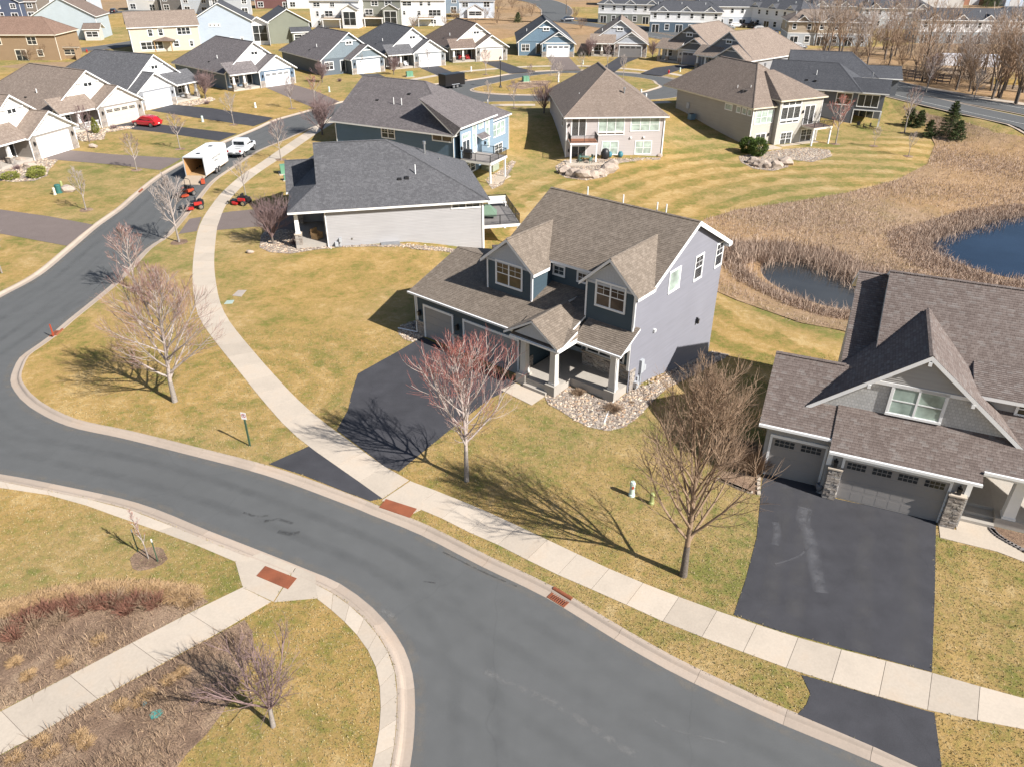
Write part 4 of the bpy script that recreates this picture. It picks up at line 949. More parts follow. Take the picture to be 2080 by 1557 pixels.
# ------------------------------------------------------------------ grey house left of the main house (seen from its side)
GREYW = (.36,.35,.35)
h = House(FG, .12, 'grey sided bungalow with charcoal hip roof and open front porch beside the curved sidewalk', GREYW, SH_G)
h.block(0, 15.1, 0, 14.0, -3.2, 3.55)
pg = .60; zg = 3.7+pg*7.45
h.planes([[(-3.25,-.45,3.7),(15.75,-.45,3.7),(6.6,7.0,zg),(-.45,7.0,zg),(-.45,2.0,3.7+pg*2.45),(-3.25,2.0,3.7+pg*2.45)][:0] or [(-.45,-.45,3.7),(15.75,-.45,3.7),(6.6,7.0,zg),(-.45,7.0,zg)],
          [(15.75,-.45,3.7),(15.75,14.45,3.7),(6.6,7.0,zg)], [(15.75,14.45,3.7),(-.45,14.45,3.7),(-.45,7.0,zg),(6.6,7.0,zg)], [(-3.25,-.45,3.7),(-.45,-.45,3.7),(-.45,2.35,3.7+pg*2.8)], ],
         caps=[((-.45,7,zg),(6.6,7,zg)),((6.6,7,zg),(15.75,-.45,3.7)),((6.6,7,zg),(15.75,14.45,3.7))])
h.planes([[(-3.25,14.45,3.7),(-3.25,-.45,3.7),(-.3,2.5,5.47),(-.3,14.45,5.47)]]); h.face('L', -.05, [(0,3.6),(14,3.6),(7,7.9)], GREYW)
h.planes([[(-3.6,6.5,3.6),(0,6.5,3.6),(0,10.6,5.75),(-3.6,10.6,5.75)], [(0,14.7,3.6),(-3.6,14.7,3.6),(-3.6,10.6,5.75),(0,10.6,5.75)]], caps=[((-3.6,10.6,5.75),(0,10.6,5.75))]); h.block(-3.2, 0, 6.9, 14.3, -.5, 3.5, None, 'LFB')
h.face('L', -3.2, [(6.9,3.4),(14.3,3.4),(10.6,5.5)], GREYW); h.gdoor('L', -3.2, 8.2, 13.0, 0, 2.4, (.5,.48,.45))
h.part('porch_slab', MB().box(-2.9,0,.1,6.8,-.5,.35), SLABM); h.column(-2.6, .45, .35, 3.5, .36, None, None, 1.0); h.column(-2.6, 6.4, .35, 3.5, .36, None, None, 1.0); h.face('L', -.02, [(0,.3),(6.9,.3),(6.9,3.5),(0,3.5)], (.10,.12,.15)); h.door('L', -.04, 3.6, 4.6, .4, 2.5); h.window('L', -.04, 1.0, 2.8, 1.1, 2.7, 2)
h.window('F', 0, 12.05, 14.75, 3.0, 3.52, 2, True, False); h.part('downspout', MB().tube([(.06,-.35,3.5),(.06,-.06,3.2),(.06,-.06,.1),(.3,-.5,0)], .05, 6), WHITE); h.part('downspout', MB().tube([(15.0,-.06,3.4),(15.0,-.06,-2.0)], .05, 6), WHITE); h.corner(15.1, 0, -3, 3.55)
h.part('gas_meter', MB().box(.7,1.0,-.35,-.05,.1,.5).tube([(1.2,-.2,-.2),(1.2,-.2,.8)], .04, 6).tube([(.85,-.2,-.2),(.85,-.2,.2)], .03, 6).box(1.1,1.35,-.28,-.03,.5,.85), GREYBOX); h.part('hose_bib', MB().box(2.3,2.42,-.1,0,.65,.8), GALV); h.part('window_well', MB().box(5.0,6.8,-.75,-.02,-.5,.1), GALV)
zr2 = lambda v: 3.7+pg*(v+.45)
h.vent(9.0, 2.9, zr2(2.9)-.1, 1.0); h.box_vent(8.1, 2.5, zr2(2.5)); h.box_vent(7.4, 2.45, zr2(2.45)-.05); h.flue(10.6, 8.6, 5.9, 1.5); h.vent(12.1, 8.7, 5.0, .7, .08, GALV)
h.deck(15.1, 19.2, 1.6, 8.6, .5, [(15.1,1.65),(19.1,1.65),(19.1,8.5),(15.4,8.5)], [(19.0,1.8),(19.0,8.3)], paint((.2,.185,.175), .8), -3.4)
c = thing('patio_umbrella', 'folded green canopy cover on the deck behind the grey bungalow', 'umbrella', (*FG(16.3,4.2), .62)); obj('canopy', MB().frustum(0,0,.5,1.25,.95,.8,.25,.2), paint((.13,.2,.14), .8), c, uv=False); obj('valance', MB().box(-.95,.95,-.8,.8,.3,.5), paint((.12,.19,.13), .8), c, uv=False); obj('pole', MB().tube([(0,0,0),(0,0,1.3)], .04, 6), BLACK, c, uv=False)
c = thing('outdoor_bench', 'white slatted bench on the deck behind the grey bungalow', 'bench', (*FG(18.0,7.6), .62), 12); [obj('slat', MB().box(-1,1,.3,.36,.5+k*.13,.6+k*.13), WHITE, c, uv=False) for k in range(4)]; obj('seat', MB().box(-1,1,-.3,.3,.38,.45), WHITE, c, uv=False); [obj('leg', MB().box(x-.04,x+.04,-.25,.3,0,.38), WHITE, c, uv=False) for x in (-.9,.9)]
c = thing('wicker_armchair', 'tan wicker armchair on the porch of the grey bungalow', 'armchair', (*FG(-.95,1.6), .47), 60); obj('seat', MB().box(-.4,.4,-.4,.4,.05,.42), TIMBER, c, uv=False); obj('backrest', MB().box(-.4,.4,.28,.42,.4,1.0), TIMBER, c, uv=False); [obj('armrest', MB().box(x-.07,x+.07,-.4,.4,.4,.65), TIMBER, c, uv=False) for x in (-.37,.37)]
c = thing('storage_chest', 'dark deck box in the yard behind the grey bungalow', 'chest', (*FG(16.6,-.6), hz(*FG(16.6,-.6))), 12); obj('chest_body', MB().box(-.7,.7,-.4,.4,0,.7), paint((.05,.045,.05), .6), c, uv=False); obj('lid', MB().box(-.73,.73,-.43,.43,.7,.78), paint((.07,.06,.065), .6), c, uv=False)

# ------------------------------------------------------------------ blue house
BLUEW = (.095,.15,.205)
h = House(FB, .12, 'blue house with dark grey hip roof and raised back deck between two streets', BLUEW, SH_B)
h.block(0, 19.1, 0, 15.6, -3.3, 3.15)
zb = 8.05; rv = 8.2
h.planes([[(-.7,-.45,3.3),(19.5,-.45,3.3),(10.0,rv,zb),(-.7,rv,zb)], [(19.5,-.45,3.3),(19.5,16.05,3.3),(10.0,rv,zb)], [(19.5,16.05,3.3),(-.7,16.05,3.3),(-.7,rv,zb),(10.0,rv,zb)]], caps=[((-.7,rv,zb),(10.0,rv,zb)),((10,rv,zb),(19.5,-.45,3.3)),((10,rv,zb),(19.5,16.05,3.3))])
h.face('L', 0, [(0,3),(15.6,3),(rv,7.9)], BLUEW)
h.block(17, 20.0, .3, 9.4, -3.3, 4.1, {'R': (.20,.275,.345)}, 'R'); h.planes([[(20.5,-.3,4.35),(20.5,9.8,4.35),(13.5,9.0,7.2),(13.5,.9,7.2)], [(19.6,-.4,3.35),(20.5,-.3,4.35),(13.5,.9,7.2)]], t=.22)  # rear wall given a lighter blue: its sunlit tone is put into the colour
h.face('R', 19.12, [(9.4,-3.3),(15.6,-3.3),(15.6,3.15),(9.4,3.15)], (.20,.275,.345))  # rear wall again in the blue lightened for sunlight
for q in ((3.6,4.5),(7.2,8.1)): h.window('R', 20.0, q[0], q[1], .3, 2.9, 1, False, True, GLASSB, split=.25); h.window('R', 20.0, q[0], q[1], 3.15, 3.85, 1, False, False, GLASSB)
h.window('R', 20.0, 5.3, 6.4, 3.2, 3.85, 1, False, False, GLASSB); h.slider('R', 20.0, .9, 2.7, .25, 2.35); h.window('R', 20.0, .8, 2.8, 2.6, 3.2, 1, False, False, GLASSB); h.window('R', 19.12, 10.6, 14.4, .8, 2.6, 3, False, True, GLASSB)
h.part('chimney_bump', MB().box(20.0,20.6,4.9,6.6,-.5,2.0), siding((.20,.275,.345))); h.planes([[(20.9,4.6,2.0),(20.9,6.9,2.0),(20.0,6.9,2.5),(20.0,4.6,2.5)]], t=.12); h.lantern('R', 20.6, 5.7, 1.3); h.lantern('R', 20.0, .45, 1.6)  # chimney bump shares the rear wall's painted-in sunlit blue
h.window('R', 20.0, 1.6, 4.0, -2.0, -.9, 2, True); h.window('R', 19.12, 11.4, 13.6, -2.0, -.4, 2, True, True)
h.window('F', 0, 7.85, 9.9, 1.85, 3.1, 2, True); h.window('F', 0, 16.0, 18.9, 2.35, 3.1, 2, False, False, GLASSW); h.corner(0, 0, -.2, 3.1)
h.part('downspout', MB().tube([(19.2,-.4,3.2),(19.2,-.08,2.9),(19.2,-.08,-2.4)], .055, 6), WHITE); h.part('downspout', MB().tube([(20.2,9.7,4.2),(19.2,9.5,3.7)], .05, 6), WHITE); h.part('downspout', MB().tube([(19.2,15.6,3.1),(19.2,15.6,-2.5),(20.2,15.9,-2.55)], .05, 6), WHITE)
zr3 = lambda v: 3.3+(zb-3.3)/(rv+.45)*(v+.45)
h.vent(7.6, 3.6, zr3(3.6)-.1, 1.0); h.vent(8.9, 3.6, zr3(3.6)-.1, 1.0); h.box_vent(8.9, 5.6, zr3(5.6)); h.box_vent(4.6, 4.0, zr3(4.0)-.05)
h.deck(20.0, 24.6, .1, 4.7, .3, [(20.1,.15),(24.5,.15),(24.5,4.6),(20.7,4.6)], [(24.4,.3),(24.4,4.4)], paint((.30,.27,.25), .8), -3.4)
h.block(-6.0, 0, 8.6, 15.4, -.4, 2.9, None, 'LFB', 'u', 4.9) if False else None
c = thing('gas_grill', 'black covered grill on the deck of the blue house', 'grill', (*FB(20.8,.9), .42), -27); obj('cart', MB().box(-.45,.45,-.28,.28,0,.8), BLACK, c, uv=False); obj('hood', MB().extr([(-.3,.8),(.3,.8),(.25,1.1),(.05,1.22),(-.2,1.12)], 'x', -.5, .5), BLACK, c, uv=False); obj('side_shelf', MB().box(.5,.8,-.2,.2,.78,.83), GALV, c, uv=False)
c = thing('hot_tub', 'green cream hot tub under the deck of the blue house', 'hot tub', (*FB(21.3,6.0), hz(*FB(21.3,6.0))), -27); obj('tub_body', MB().box(-.9,.9,-.9,.9,0,.75), paint((.3,.33,.24), .6), c, uv=False); obj('lid', MB().box(-.93,.93,-.93,.93,.75,.87), paint((.36,.37,.3), .6), c, uv=False)

# ------------------------------------------------------------------ pale house with boulder patio
PINKW = (.46,.415,.395)
h = House(F3, .1, 'pale walkout house with brown hip roof and small wooden balcony above a boulder patio', PINKW, SH_T)
h.block(0, 14.2, 0, 21, -4, 3.25)
zt = 8.0
h.planes([[(-.5,-.5,3.4),(14.7,-.5,3.4),(7.1,9.6,zt+.25)], [(-.5,21.5,3.4),(-.5,-.5,3.4),(7.1,9.6,zt+.25),(7.1,17.5,zt+.25)], [(14.7,-.5,3.4),(14.7,21.5,3.4),(7.1,17.5,zt+.25),(7.1,9.6,zt+.25)], [(14.7,21.5,3.4),(-.5,21.5,3.4),(7.1,17.5,zt+.25)]], caps=[((7.1,9.6,zt+.25),(7.1,17.5,zt+.25)),((-.5,-.5,3.4),(7.1,9.6,zt+.25)),((14.7,-.5,3.4),(7.1,9.6,zt+.25))])
h.slider('F', 0, .75, 2.75, .75, 3.1); h.window('F', 0, 4.6, 8.3, 1.3, 3.15, 3, False, False, GLASSB); h.window('F', 0, 4.6, 8.3, .85, 1.12, 3, False, False, GLASSW); h.window('F', 0, 9.3, 13.4, 1.35, 3.15, 3, False, True, GLASSB)
h.window('F', 0, 5.3, 7.6, -1.95, -.15, 2, False, True, GLASSB); h.window('F', 0, 10.2, 12.5, -1.95, -.15, 2, False, True, GLASSB); h.slider('F', 0, .8, 2.9, -2.75, -.75); h.part('vent_hood', MB().box(9.3,9.55,-.2,0,.3,.5), PVC); h.part('vent_hood', MB().box(11.2,11.45,-.2,0,.35,.55), PVC); h.lantern('F', 0, .35, 2.3); h.lantern('F', 0, .4, -1.3)
h.corner(0, 0, -3, 3.2); h.corner(14.2, 0, -3, 3.2); h.part('downspout', MB().tube([(14.1,-.08,3.2),(14.1,-.08,-2.7),(15.3,-.3,-2.75)], .05, 6), WHITE); h.part('downspout', MB().tube([(-.05,.1,3.2),(-.05,.1,-2.6),(-1.3,-.6,-2.7)], .05, 6), WHITE)
h.window('L', 0, 4, 5.1, 1.2, 2.6, 1)
h.deck(.25, 4.2, -2.6, 0, .35, [(.3,0),(.3,-2.55),(4.15,-2.55),(4.15,0)], [(.4,-2.45),(4.05,-2.45)], paint((.30,.13,.07), .6), -4)
h.flue(8.9, 4.4, 5.0, 1.5); h.vent(2.6, 6.5, 4.9, .6)
# ------------------------------------------------------------------ tan house
TANW = (.34,.315,.265)
h = House(F4, .1, 'tan walkout house with tall back windows and a black railed balcony near round evergreen shrubs', TANW, SH_T)
h.block(0, 12.9, 0, 19, -4, 3.25, {'F': (.43,.40,.345)})
zt = 8.3
h.planes([[(-.5,-.5,3.35),(13.4,-.5,3.35),(6.3,7.4,zt)], [(-.5,22.5,3.35),(-.5,-.5,3.35),(6.3,7.4,zt),(6.3,16.5,zt)], [(13.4,-.5,3.35),(13.4,19.5,3.35),(6.3,16.5,zt),(6.3,7.4,zt)], [(13.4,19.5,3.35),(-.5,22.5,3.35),(6.3,16.5,zt)]], caps=[((6.3,7.4,zt),(6.3,16.5,zt)),((-.5,-.5,3.35),(6.3,7.4,zt)),((13.4,-.5,3.35),(6.3,7.4,zt))], trim=paint((.66,.6,.45), .6))
h.block(4.3, 12.9, -.9, 2, -4, 4.1, {'F': (.43,.40,.345)}, 'FLR'); h.planes([[(3.9,-1.4,4.25),(13.4,-1.4,4.25),(8.0,5.6,7.5),(6.4,5.6,7.5)], [(13.4,-1.4,4.25),(13.4,2.6,4.25),(8.0,5.6,7.5)], [(3.9,3.0,4.25),(3.9,-1.4,4.25),(6.4,5.6,7.5)]], trim=paint((.66,.6,.45), .6))
h.window('F', 0, .5, 4.0, .9, 2.75, 3, False, True, GLASSB); h.window('F', -.9, 4.75, 8.5, 1.35, 3.1, 3, False, False); h.window('F', -.9, 4.75, 8.5, .75, 1.1, 3, False, False); h.window('F', -.9, 4.75, 8.5, 3.35, 3.9, 3, False, False); h.slider('F', -.9, 9.5, 11.5, .2, 3.0); h.window('F', -.9, 5.4, 7.6, -2.6, -.7, 2, True); h.window('F', -.9, 9.6, 11.8, -2.4, -.6, 2, True); h.slider('F', 0, 1.2, 3.1, -2.85, -.7); h.lantern('F', 0, 3.6, -.9); h.lantern('F', -.9, 9.1, 2.2)
h.deck(9.3, 13.2, -3.6, -.9, .2, [(9.35,-.9),(9.35,-3.55),(13.15,-3.55),(13.15,-.9)], [(9.5,-3.45),(13.05,-3.45)], paint((.2,.14,.12), .7), -4, paint((.6,.56,.47), .6))
for q, w_ in ((4.8,1.6),(2.9,.8),(1.6,.8),(.35,.8)): h.window('L', 0, q, q+w_, 2.1, 2.9, 1, False, False, GLASSB)
h.part('electric_meter', MB().box(-.2,0,15.3,15.9,.6,1.5).tube([(-.1,15.6,-1.5),(-.1,15.6,.6)], .04, 6), GREYBOX); h.flue(8.7, 8.4, 6.6, 1.4); h.vent(1.9, 6.4, 4.8, .7); h.vent(2.4, 4.0, 5.1, .7); h.box_vent(1.6, 4.9, 4.9); h.box_vent(1.7, 4.2, 4.95)
h.corner(0, 0, -3, 3.2); h.corner(12.9, -.9, -3, 4.0)
# ------------------------------------------------------------------ dark grey house by the boulevard, and its twin behind
DGW = (.115,.122,.135)
def darkhouse(fr, label, near):
    h = House(fr, .1, label, DGW, SH_D, fine=near)
    if near:
        h.block(-6, 13.0, 0, 12, -3.6, 3.0, None, 'BL'); h.face('F', 0, [(-6,-3.6),(8.7,-3.6),(8.7,3),(-6,3)], DGW); h.face('F', 0, [(8.7,.2),(13,.2),(13,3),(8.7,3)], DGW); h.face('R', 13, [(0,.2),(5,.2),(5,3),(0,3)], DGW); h.face('R', 13, [(5,-3.6),(12,-3.6),(12,3),(5,3)], DGW)
        h.face('R', 8.7, [(0,-3.6),(5,-3.6),(5,.2),(0,.2)], DGW); h.face('F', 5, [(8.7,-3.6),(13,-3.6),(13,.2),(8.7,.2)], DGW); h.part('soffit', MB().poly([(8.7,5,.2),(13,5,.2),(13,0,.2),(8.7,0,.2)]), WHITE); h.slider('F', 5, 9.6, 11.8, -2.4, -.3)
    else: h.block(-6, 13.0, 0, 12, -3.6, 3.0)
    p = .54; zt = 3.15+p*6.5
    h.planes([[(-6.5,-.5,3.15),(9.5,-.5,3.15),(4.6,6,zt),(-6.5,6,zt)], [(9.5,-.5,3.15),(9.5,12.5,3.15),(4.6,6,zt)], [(9.5,12.5,3.15),(-6.5,12.5,3.15),(-6.5,6,zt),(4.6,6,zt)], [(9.4,-.5,3.15),(13.6,-.5,3.15),(13.6,8,4.3),(9.4,8,4.3)]][:3], caps=[((-6.5,6,zt),(4.6,6,zt)),((4.6,6,zt),(9.5,-.5,3.15))])
    h.planes([[(6.5,-.5,3.16),(13.6,-.5,3.16),(13.6,4,4.75),(6.5,4,4.75)], [(13.6,8.5,3.16),(6.5,8.5,3.16),(6.5,4,4.75),(13.6,4,4.75)]], caps=[((8,4,4.75),(13.6,4,4.75))])
    h.face('L', -6, [(0,3),(12,3),(6,zt-.3)], DGW); return h
h = darkhouse(F5, 'dark grey walkout house with charcoal roof and shaded patio next to the boulevard', True)
h.window('F', 0, 2.6, 3.4, 1.2, 2.6, 1); h.window('F', 0, 5.6, 8.0, .95, 2.75, 2, False, True, GLASSW); h.window('F', 0, 9.0, 12.2, .85, 2.75, 3, False, False); h.vent(1.5, 2.8, 4.9, .8); h.box_vent(1.6, 1.2, 4.2); h.box_vent(.2, 1.4, 4.2); h.flue(10.4, 5.6, 4.2, 1.3, .07)
h.part('opening_frame', MB().box(8.6,8.75,-.06,.02,-2.4,.2).box(8.6,12.95,-.06,.02,.2,.35), WHITE); h.part('patio_slab', MB().box(8.72,13.6,-1.2,4.95,-2.9,-2.45), SLABM); h.part('post', MB().box(12.85,13.1,-.2,.05,-2.6,.3), WHITE)
F5b = Frame(FB.o*0+np.array(G(1545,112,.1)), -20)
darkhouse(Frame(F5(2,15.5), -16), 'charcoal roofed house directly behind the dark grey walkout house', False)
pt = np.array(F5(11,-1.6))
for k, (u, v) in enumerate(((10.0,-1.2),(12.0,-1.4),(11.0,-2.1))):
    q = F5(u, v); c = thing('patio_chair', ('black patio chair nearest the wall under the dark grey house', 'black patio chair by the corner post of the dark grey house', 'black patio chair at the lawn edge of the dark grey house patio')[k], 'chair', (q[0], q[1], -2.25), 40*k, 'patio chairs at the dark grey house'); obj('seat', MB().box(-.25,.25,-.25,.25,.4,.45), BLACK, c, uv=False); obj('backrest', MB().box(-.25,.25,.2,.25,.45,.95), BLACK, c, uv=False)
    for x in (-.22,.22):
        for y in (-.22,.22): obj('leg', MB().box(x-.02,x+.02,y-.02,y+.02,0,.4), BLACK, c, uv=False)

# ------------------------------------------------------------------ bungalows facing the far side of the street
def villa(p, yaw, label, wall, gcol, roof, gdoor, panes=0, full=True, deep=21.0, door=False, style=0, mirror=False):
    fr = Frame(G(*p, .15), yaw); h = House(fr, .15, label, wall, roof, fine=False)
    h.root.scale = (-1.08 if mirror else 1.08, 1.08, 1.08)
    W0 = -6.3 if full else -4.0
    h.block(-1.1, 6.0, 0, 4, -.4, 2.9, None, 'FLR'); h.face('F', -.02, [(-1.1,2.85),(6.0,2.85),(2.45,5.1)], gcol, 'shake', 'gable'); h.roof(-1.55, 6.45, -.5, 9, 2.72, .62, 'v', (0, 0))
    h.part('band_board', MB().box(-1.1,6.0,-.08,-.02,2.75,2.95).box(1.0,3.9,-.1,-.03,4.15,4.27), WHITE)
    h.gdoor('F', 0, 0, 4.88, 0, 2.3, gdoor, panes); h.lantern('F', 0, -.55, 1.9); h.lantern('F', 0, 5.45, 1.9)
    h.stone('F', 0, -1.1, -.15, -.2, 1.1, seed=2, sz=(.45, .2)); h.stone('F', 0, 5.05, 6.0, -.2, 1.1, seed=3, sz=(.45, .2))
    h.block(W0, 6.0, 2.4, deep, -.5, 3.0); gm = (W0+6.0)/2; hw = (6.0-W0)/2
    sp = .70; zr = 3.0+sp*hw
    h.roof(W0-.45, 6.45, 1.9, deep+.5, 2.75, sp, 'v', (0, 6.5))
    h.face('F', 2.35, [(W0,2.9),(6.0,2.9),(gm,zr-.2)], gcol, 'shake', 'gable'); h.window('F', 2.3, gm-.62, gm+.62, 5.2, 5.85, 2, False, False, tr=.14)
    h.part('band_board', MB().box(gm-1.7,gm+1.7,2.2,2.3,zr-1.6,zr-1.45), WHITE)
    if style == 0:
        h.planes([[(W0-.45,-.1,2.75),(-.9,-.1,2.75),(-.9,2.5,4.45),(W0-.45,2.5,4.45)]], t=.18)
        h.part('porch_slab', MB().box(W0,-1.1,.2,2.4,-.4,.35), SLABM)
        for u in (W0+.35, (W0-1.1)/2-.2): h.column(u, .45, .3, 2.65, .32, None, None, .75)
        h.part('porch_beam', MB().box(W0,-1.1,.3,.6,2.45,2.72), WHITE)
    h.window('F', 2.4, W0+.7, W0+2.4, .95, 2.3, 2, True); h.door('F', 2.4, -2.3, -1.35, .35, 2.4, (.06,.07,.08))
    for c in ((-1.1,0),(6,0),(W0,2.4)): h.corner(c[0], c[1], -.3, 2.85)
    for v in (6.5, 8.0, 9.5): h.window('L' if yaw < 20 else 'R', W0 if yaw < 20 else 6.0, v, v+.8, 1.9, 2.5, 1, False, False)
    h.vent(W0+2, 8, 4.0, 1.0, .07); h.vent(-.3, 10.5, 5.3, .8, .07); h.box_vent(W0+1.2, 9.5, 3.8)
    return h
TANV = (.28,.25,.22); CREAM = (.62,.58,.52)
villa((86,322.5), 74, 'tan bungalow with white garage door at the left edge by the boulder bed', TANV, (.72,.70,.66), SH_T, (.78,.77,.75))
villa((222,257), 60, 'tan bungalow with beige garage door behind the parked red car', TANV, (.72,.70,.66), SH_T, (.55,.49,.41), 4)
villa((349,213), 64, 'grey bungalow with charcoal roof and white garage door left of the purple shrub', (.26,.27,.29), (.62,.63,.65), SH_G, (.80,.80,.80), mirror=True)
villa((542,177.5), 47, 'slate blue bungalow with white windowed garage door and stone trim', (.12,.17,.23), (.70,.70,.70), SH_B, (.78,.78,.78), 4)
villa((727,151), 38, 'dark slate bungalow with double gables and white garage door behind the blue house roof', (.11,.135,.16), (.17,.21,.235), SH_B, (.78,.78,.77), style=1)
villa((852,137.5), 32, 'grey bungalow with charcoal roof and white porch chairs above the black trailer', (.19,.205,.215), (.66,.67,.68), SH_G, (.78,.78,.78))
villa((977,125), 22, 'taupe bungalow with cream gables and peach garage door by the street lamp', (.24,.225,.205), (.70,.66,.58), SH_N, (.62,.50,.42))
villa((1111,116), 1.4, 'bright blue bungalow with white windowed garage door facing the circle', (.13,.205,.275), (.14,.215,.285), SH_D, (.80,.80,.80), 4, style=1)
villa((1257,116), -8, 'brown roofed bungalow with taupe garage door right of the bright blue one', (.28,.22,.185), (.44,.46,.50), SH_T, (.20,.185,.175), 4)
villa((1385,130), -40, 'white sided bungalow with grey garage door and dark stone porch at the far bend', (.58,.55,.51), (.15,.15,.15), SH_T, (.27,.26,.27), 4)
villa((1460,148), -50, 'brown roofed bungalow with dark gable half hidden behind the tan house', (.30,.30,.31), (.17,.19,.22), SH_T, (.35,.35,.36))
# ------------------------------------------------------------------ two storey houses in the streets behind
def twostorey(p, yaw, w_, d, hgt, label, wall, roof, axis='u', side=None, rows=None, trim=None, porch=None, hip=(0, 0), pitch=.55, extra=None, deckc=None, base=None):
    fr = Frame(G(*p, .12), yaw); h = House(fr, .12, label, wall, roof, fine=False, trim=trim)
    ap = hgt+pitch*(d if axis == 'u' else w_)/2
    h.block(0, w_, 0, d, -.6, hgt, {'L': side or wall, 'R': side or wall}, 'FBLR', None if hip[0] else axis, ap)
    h.roof(-.45, w_+.45, -.45, d+.45, hgt-.1, pitch, axis, hip)
    for (a0, a1, z0, z1, n) in (rows or []): h.window('F', 0, a0, a1, z0, z1, n, n < 2, True, tr=.14)
    h.corner(0, 0, -.3, hgt); h.corner(w_, 0, -.3, hgt); h.vent(w_*.3, d*.3, hgt+.5, .9, .06); h.vent(w_*.7, d*.35, hgt+.6, .9, .06)
    if extra:
        u0, u1, dep, hh, ax, col = extra; h.block(u0, u1, -dep, .1, -.5, hh, {'F': col, 'L': col, 'R': col}, 'FLR', ax, hh+.55*((u1-u0) if ax == 'v' else dep)/2); h.roof(u0-.35, u1+.35, -dep-.35, 2.0, hh-.05, .55, ax)
        h.window('F', -dep, u0+.5, u1-.5, .9, hh-.7, 2, False, True, tr=.14)
    if deckc:
        u0, u1, z = deckc; h.deck(u0, u1, -3.0, 0, z, [(u0,0),(u0,-2.95),(u1,-2.95),(u1,0)], [(u0+.2,-2.8),(u1-.2,-2.8)], None, -.5)
    return h
R2 = [(1,2.6,3.6,5.0,2),(4.2,5.2,3.6,5.0,1),(6.4,7.4,3.6,5.0,1),(9,11,3.6,5.0,2),(1,3,.7,2.3,2),(5,7,.1,2.2,2),(9.4,10.6,.9,2.2,1)]
twostorey((-40,123), 2, 18.5, 11, 5.6, 'brown two storey house with brick red roof at the top left corner', (.30,.205,.12), SH_RED, 'u', None, [(1.2,3.2,.6,2.4,2),(12.0,14.0,3.4,5.0,2),(8.6,11.0,.0,2.2,2),(13.6,14.8,.9,2.2,1),(4,6,3.4,5,2)], paint((.70,.64,.52), .6), hip=(5, 5), extra=(18.0,22.0,-2.5,2.7,'u',(.29,.20,.12)))
twostorey((76,82), 8, 16.5, 11, 5.9, 'pale blue grey gabled house behind the brown house', (.43,.49,.52), SH_N, 'v', None, [], extra=(13.5,17.5,2.5,2.9,'u',(.6,.55,.5)))
twostorey((272,108), 26, 16, 10.5, 5.8, 'cream two storey house with grey end wall and timber gazebo in its yard', (.56,.49,.40), SH_T, 'u', (.25,.29,.34), [(4.2,5.2,3.6,5.1,1),(6.6,7.6,3.6,5.1,1),(11,14,3.7,5.2,3),(2,7,.6,2.3,4),(9.6,10.8,1.0,2.3,1),(13.4,14.2,.9,2.2,1)])
twostorey((395,98), 14, 15, 11, 6.2, 'light blue house with dark roof and white wing behind the slate bungalow', (.42,.48,.55), SH_D, 'v', (.70,.70,.70), [(4.6,5.1,5.0,5.5,1),(5.6,6.1,5.0,5.5,1),(6.6,7.1,5.0,5.5,1),(5.2,6.8,.5,2.3,2),(9.2,9.8,1.6,2.2,1),(11.8,12.4,1.6,2.2,1)], extra=(14,19,-3,5.4,'v',(.72,.72,.72)))
twostorey((548,90), 24, 11, 12, 5.2, 'olive green gabled house with dark roof right of the white winged house', (.20,.21,.165), SH_D, 'v', None, [(7.5,10,1.2,2.6,3)], extra=(6.0,11.0,1.5,2.9,'u',(.21,.22,.175)))
twostorey((634,56), -3, 15.5, 10, 7.8, 'white three level house with raised deck above the slate bungalow', (.74,.74,.74), SH_G, 'u', None, [(1.2,3.2,5.9,7.1,2),(6.5,7.8,5.9,7.1,2),(1.8,2.6,3.2,4.6,1),(4.6,7,3.2,4.7,2),(2,2.8,.5,1.9,1)], extra=(10.5,15.3,2.5,5.4,'v',(.74,.74,.74)), deckc=(4.2,10,2.8))
twostorey((719,53), -2, 15.5, 10, 7.8, 'grey green three level house with black railed deck in the back row', (.195,.20,.165), SH_G, 'u', None, [(1,3.4,5.9,7.2,2),(6.2,8.2,5.9,7.2,2),(10.5,12.5,5.9,7.2,2),(1.2,2.1,3.1,4.7,1),(4,6.4,3.2,4.8,2),(1.4,2.4,.4,1.9,1)], extra=(10,14.8,2.2,5.2,'v',(.2,.205,.17)), deckc=(4,10,2.7))
twostorey((810,53), 3, 15, 10, 7.6, 'white three level house with low deck at the right of the back row', (.76,.76,.76), SH_G, 'u', None, [(1.6,4.4,5.8,7.0,2),(7,8,5.8,7.0,1),(9.5,10.5,5.8,7.0,1),(1.6,2.4,3.2,4.4,1),(6.2,7.2,3.2,4.4,1),(9.8,13.6,2.9,4.6,3),(10.4,12,.6,1.8,2)], deckc=(6.4,11.5,2.5))
twostorey((934,37), 0, 12, 9, 5.6, 'small pale house with white front gable at the top centre', (.55,.60,.66), SH_G, 'u', None, [(1,3,3.5,4.8,2),(8.5,10.5,3.5,5.2,2)], extra=(2.8,8.2,1.0,2.9,'v',(.78,.78,.78)))
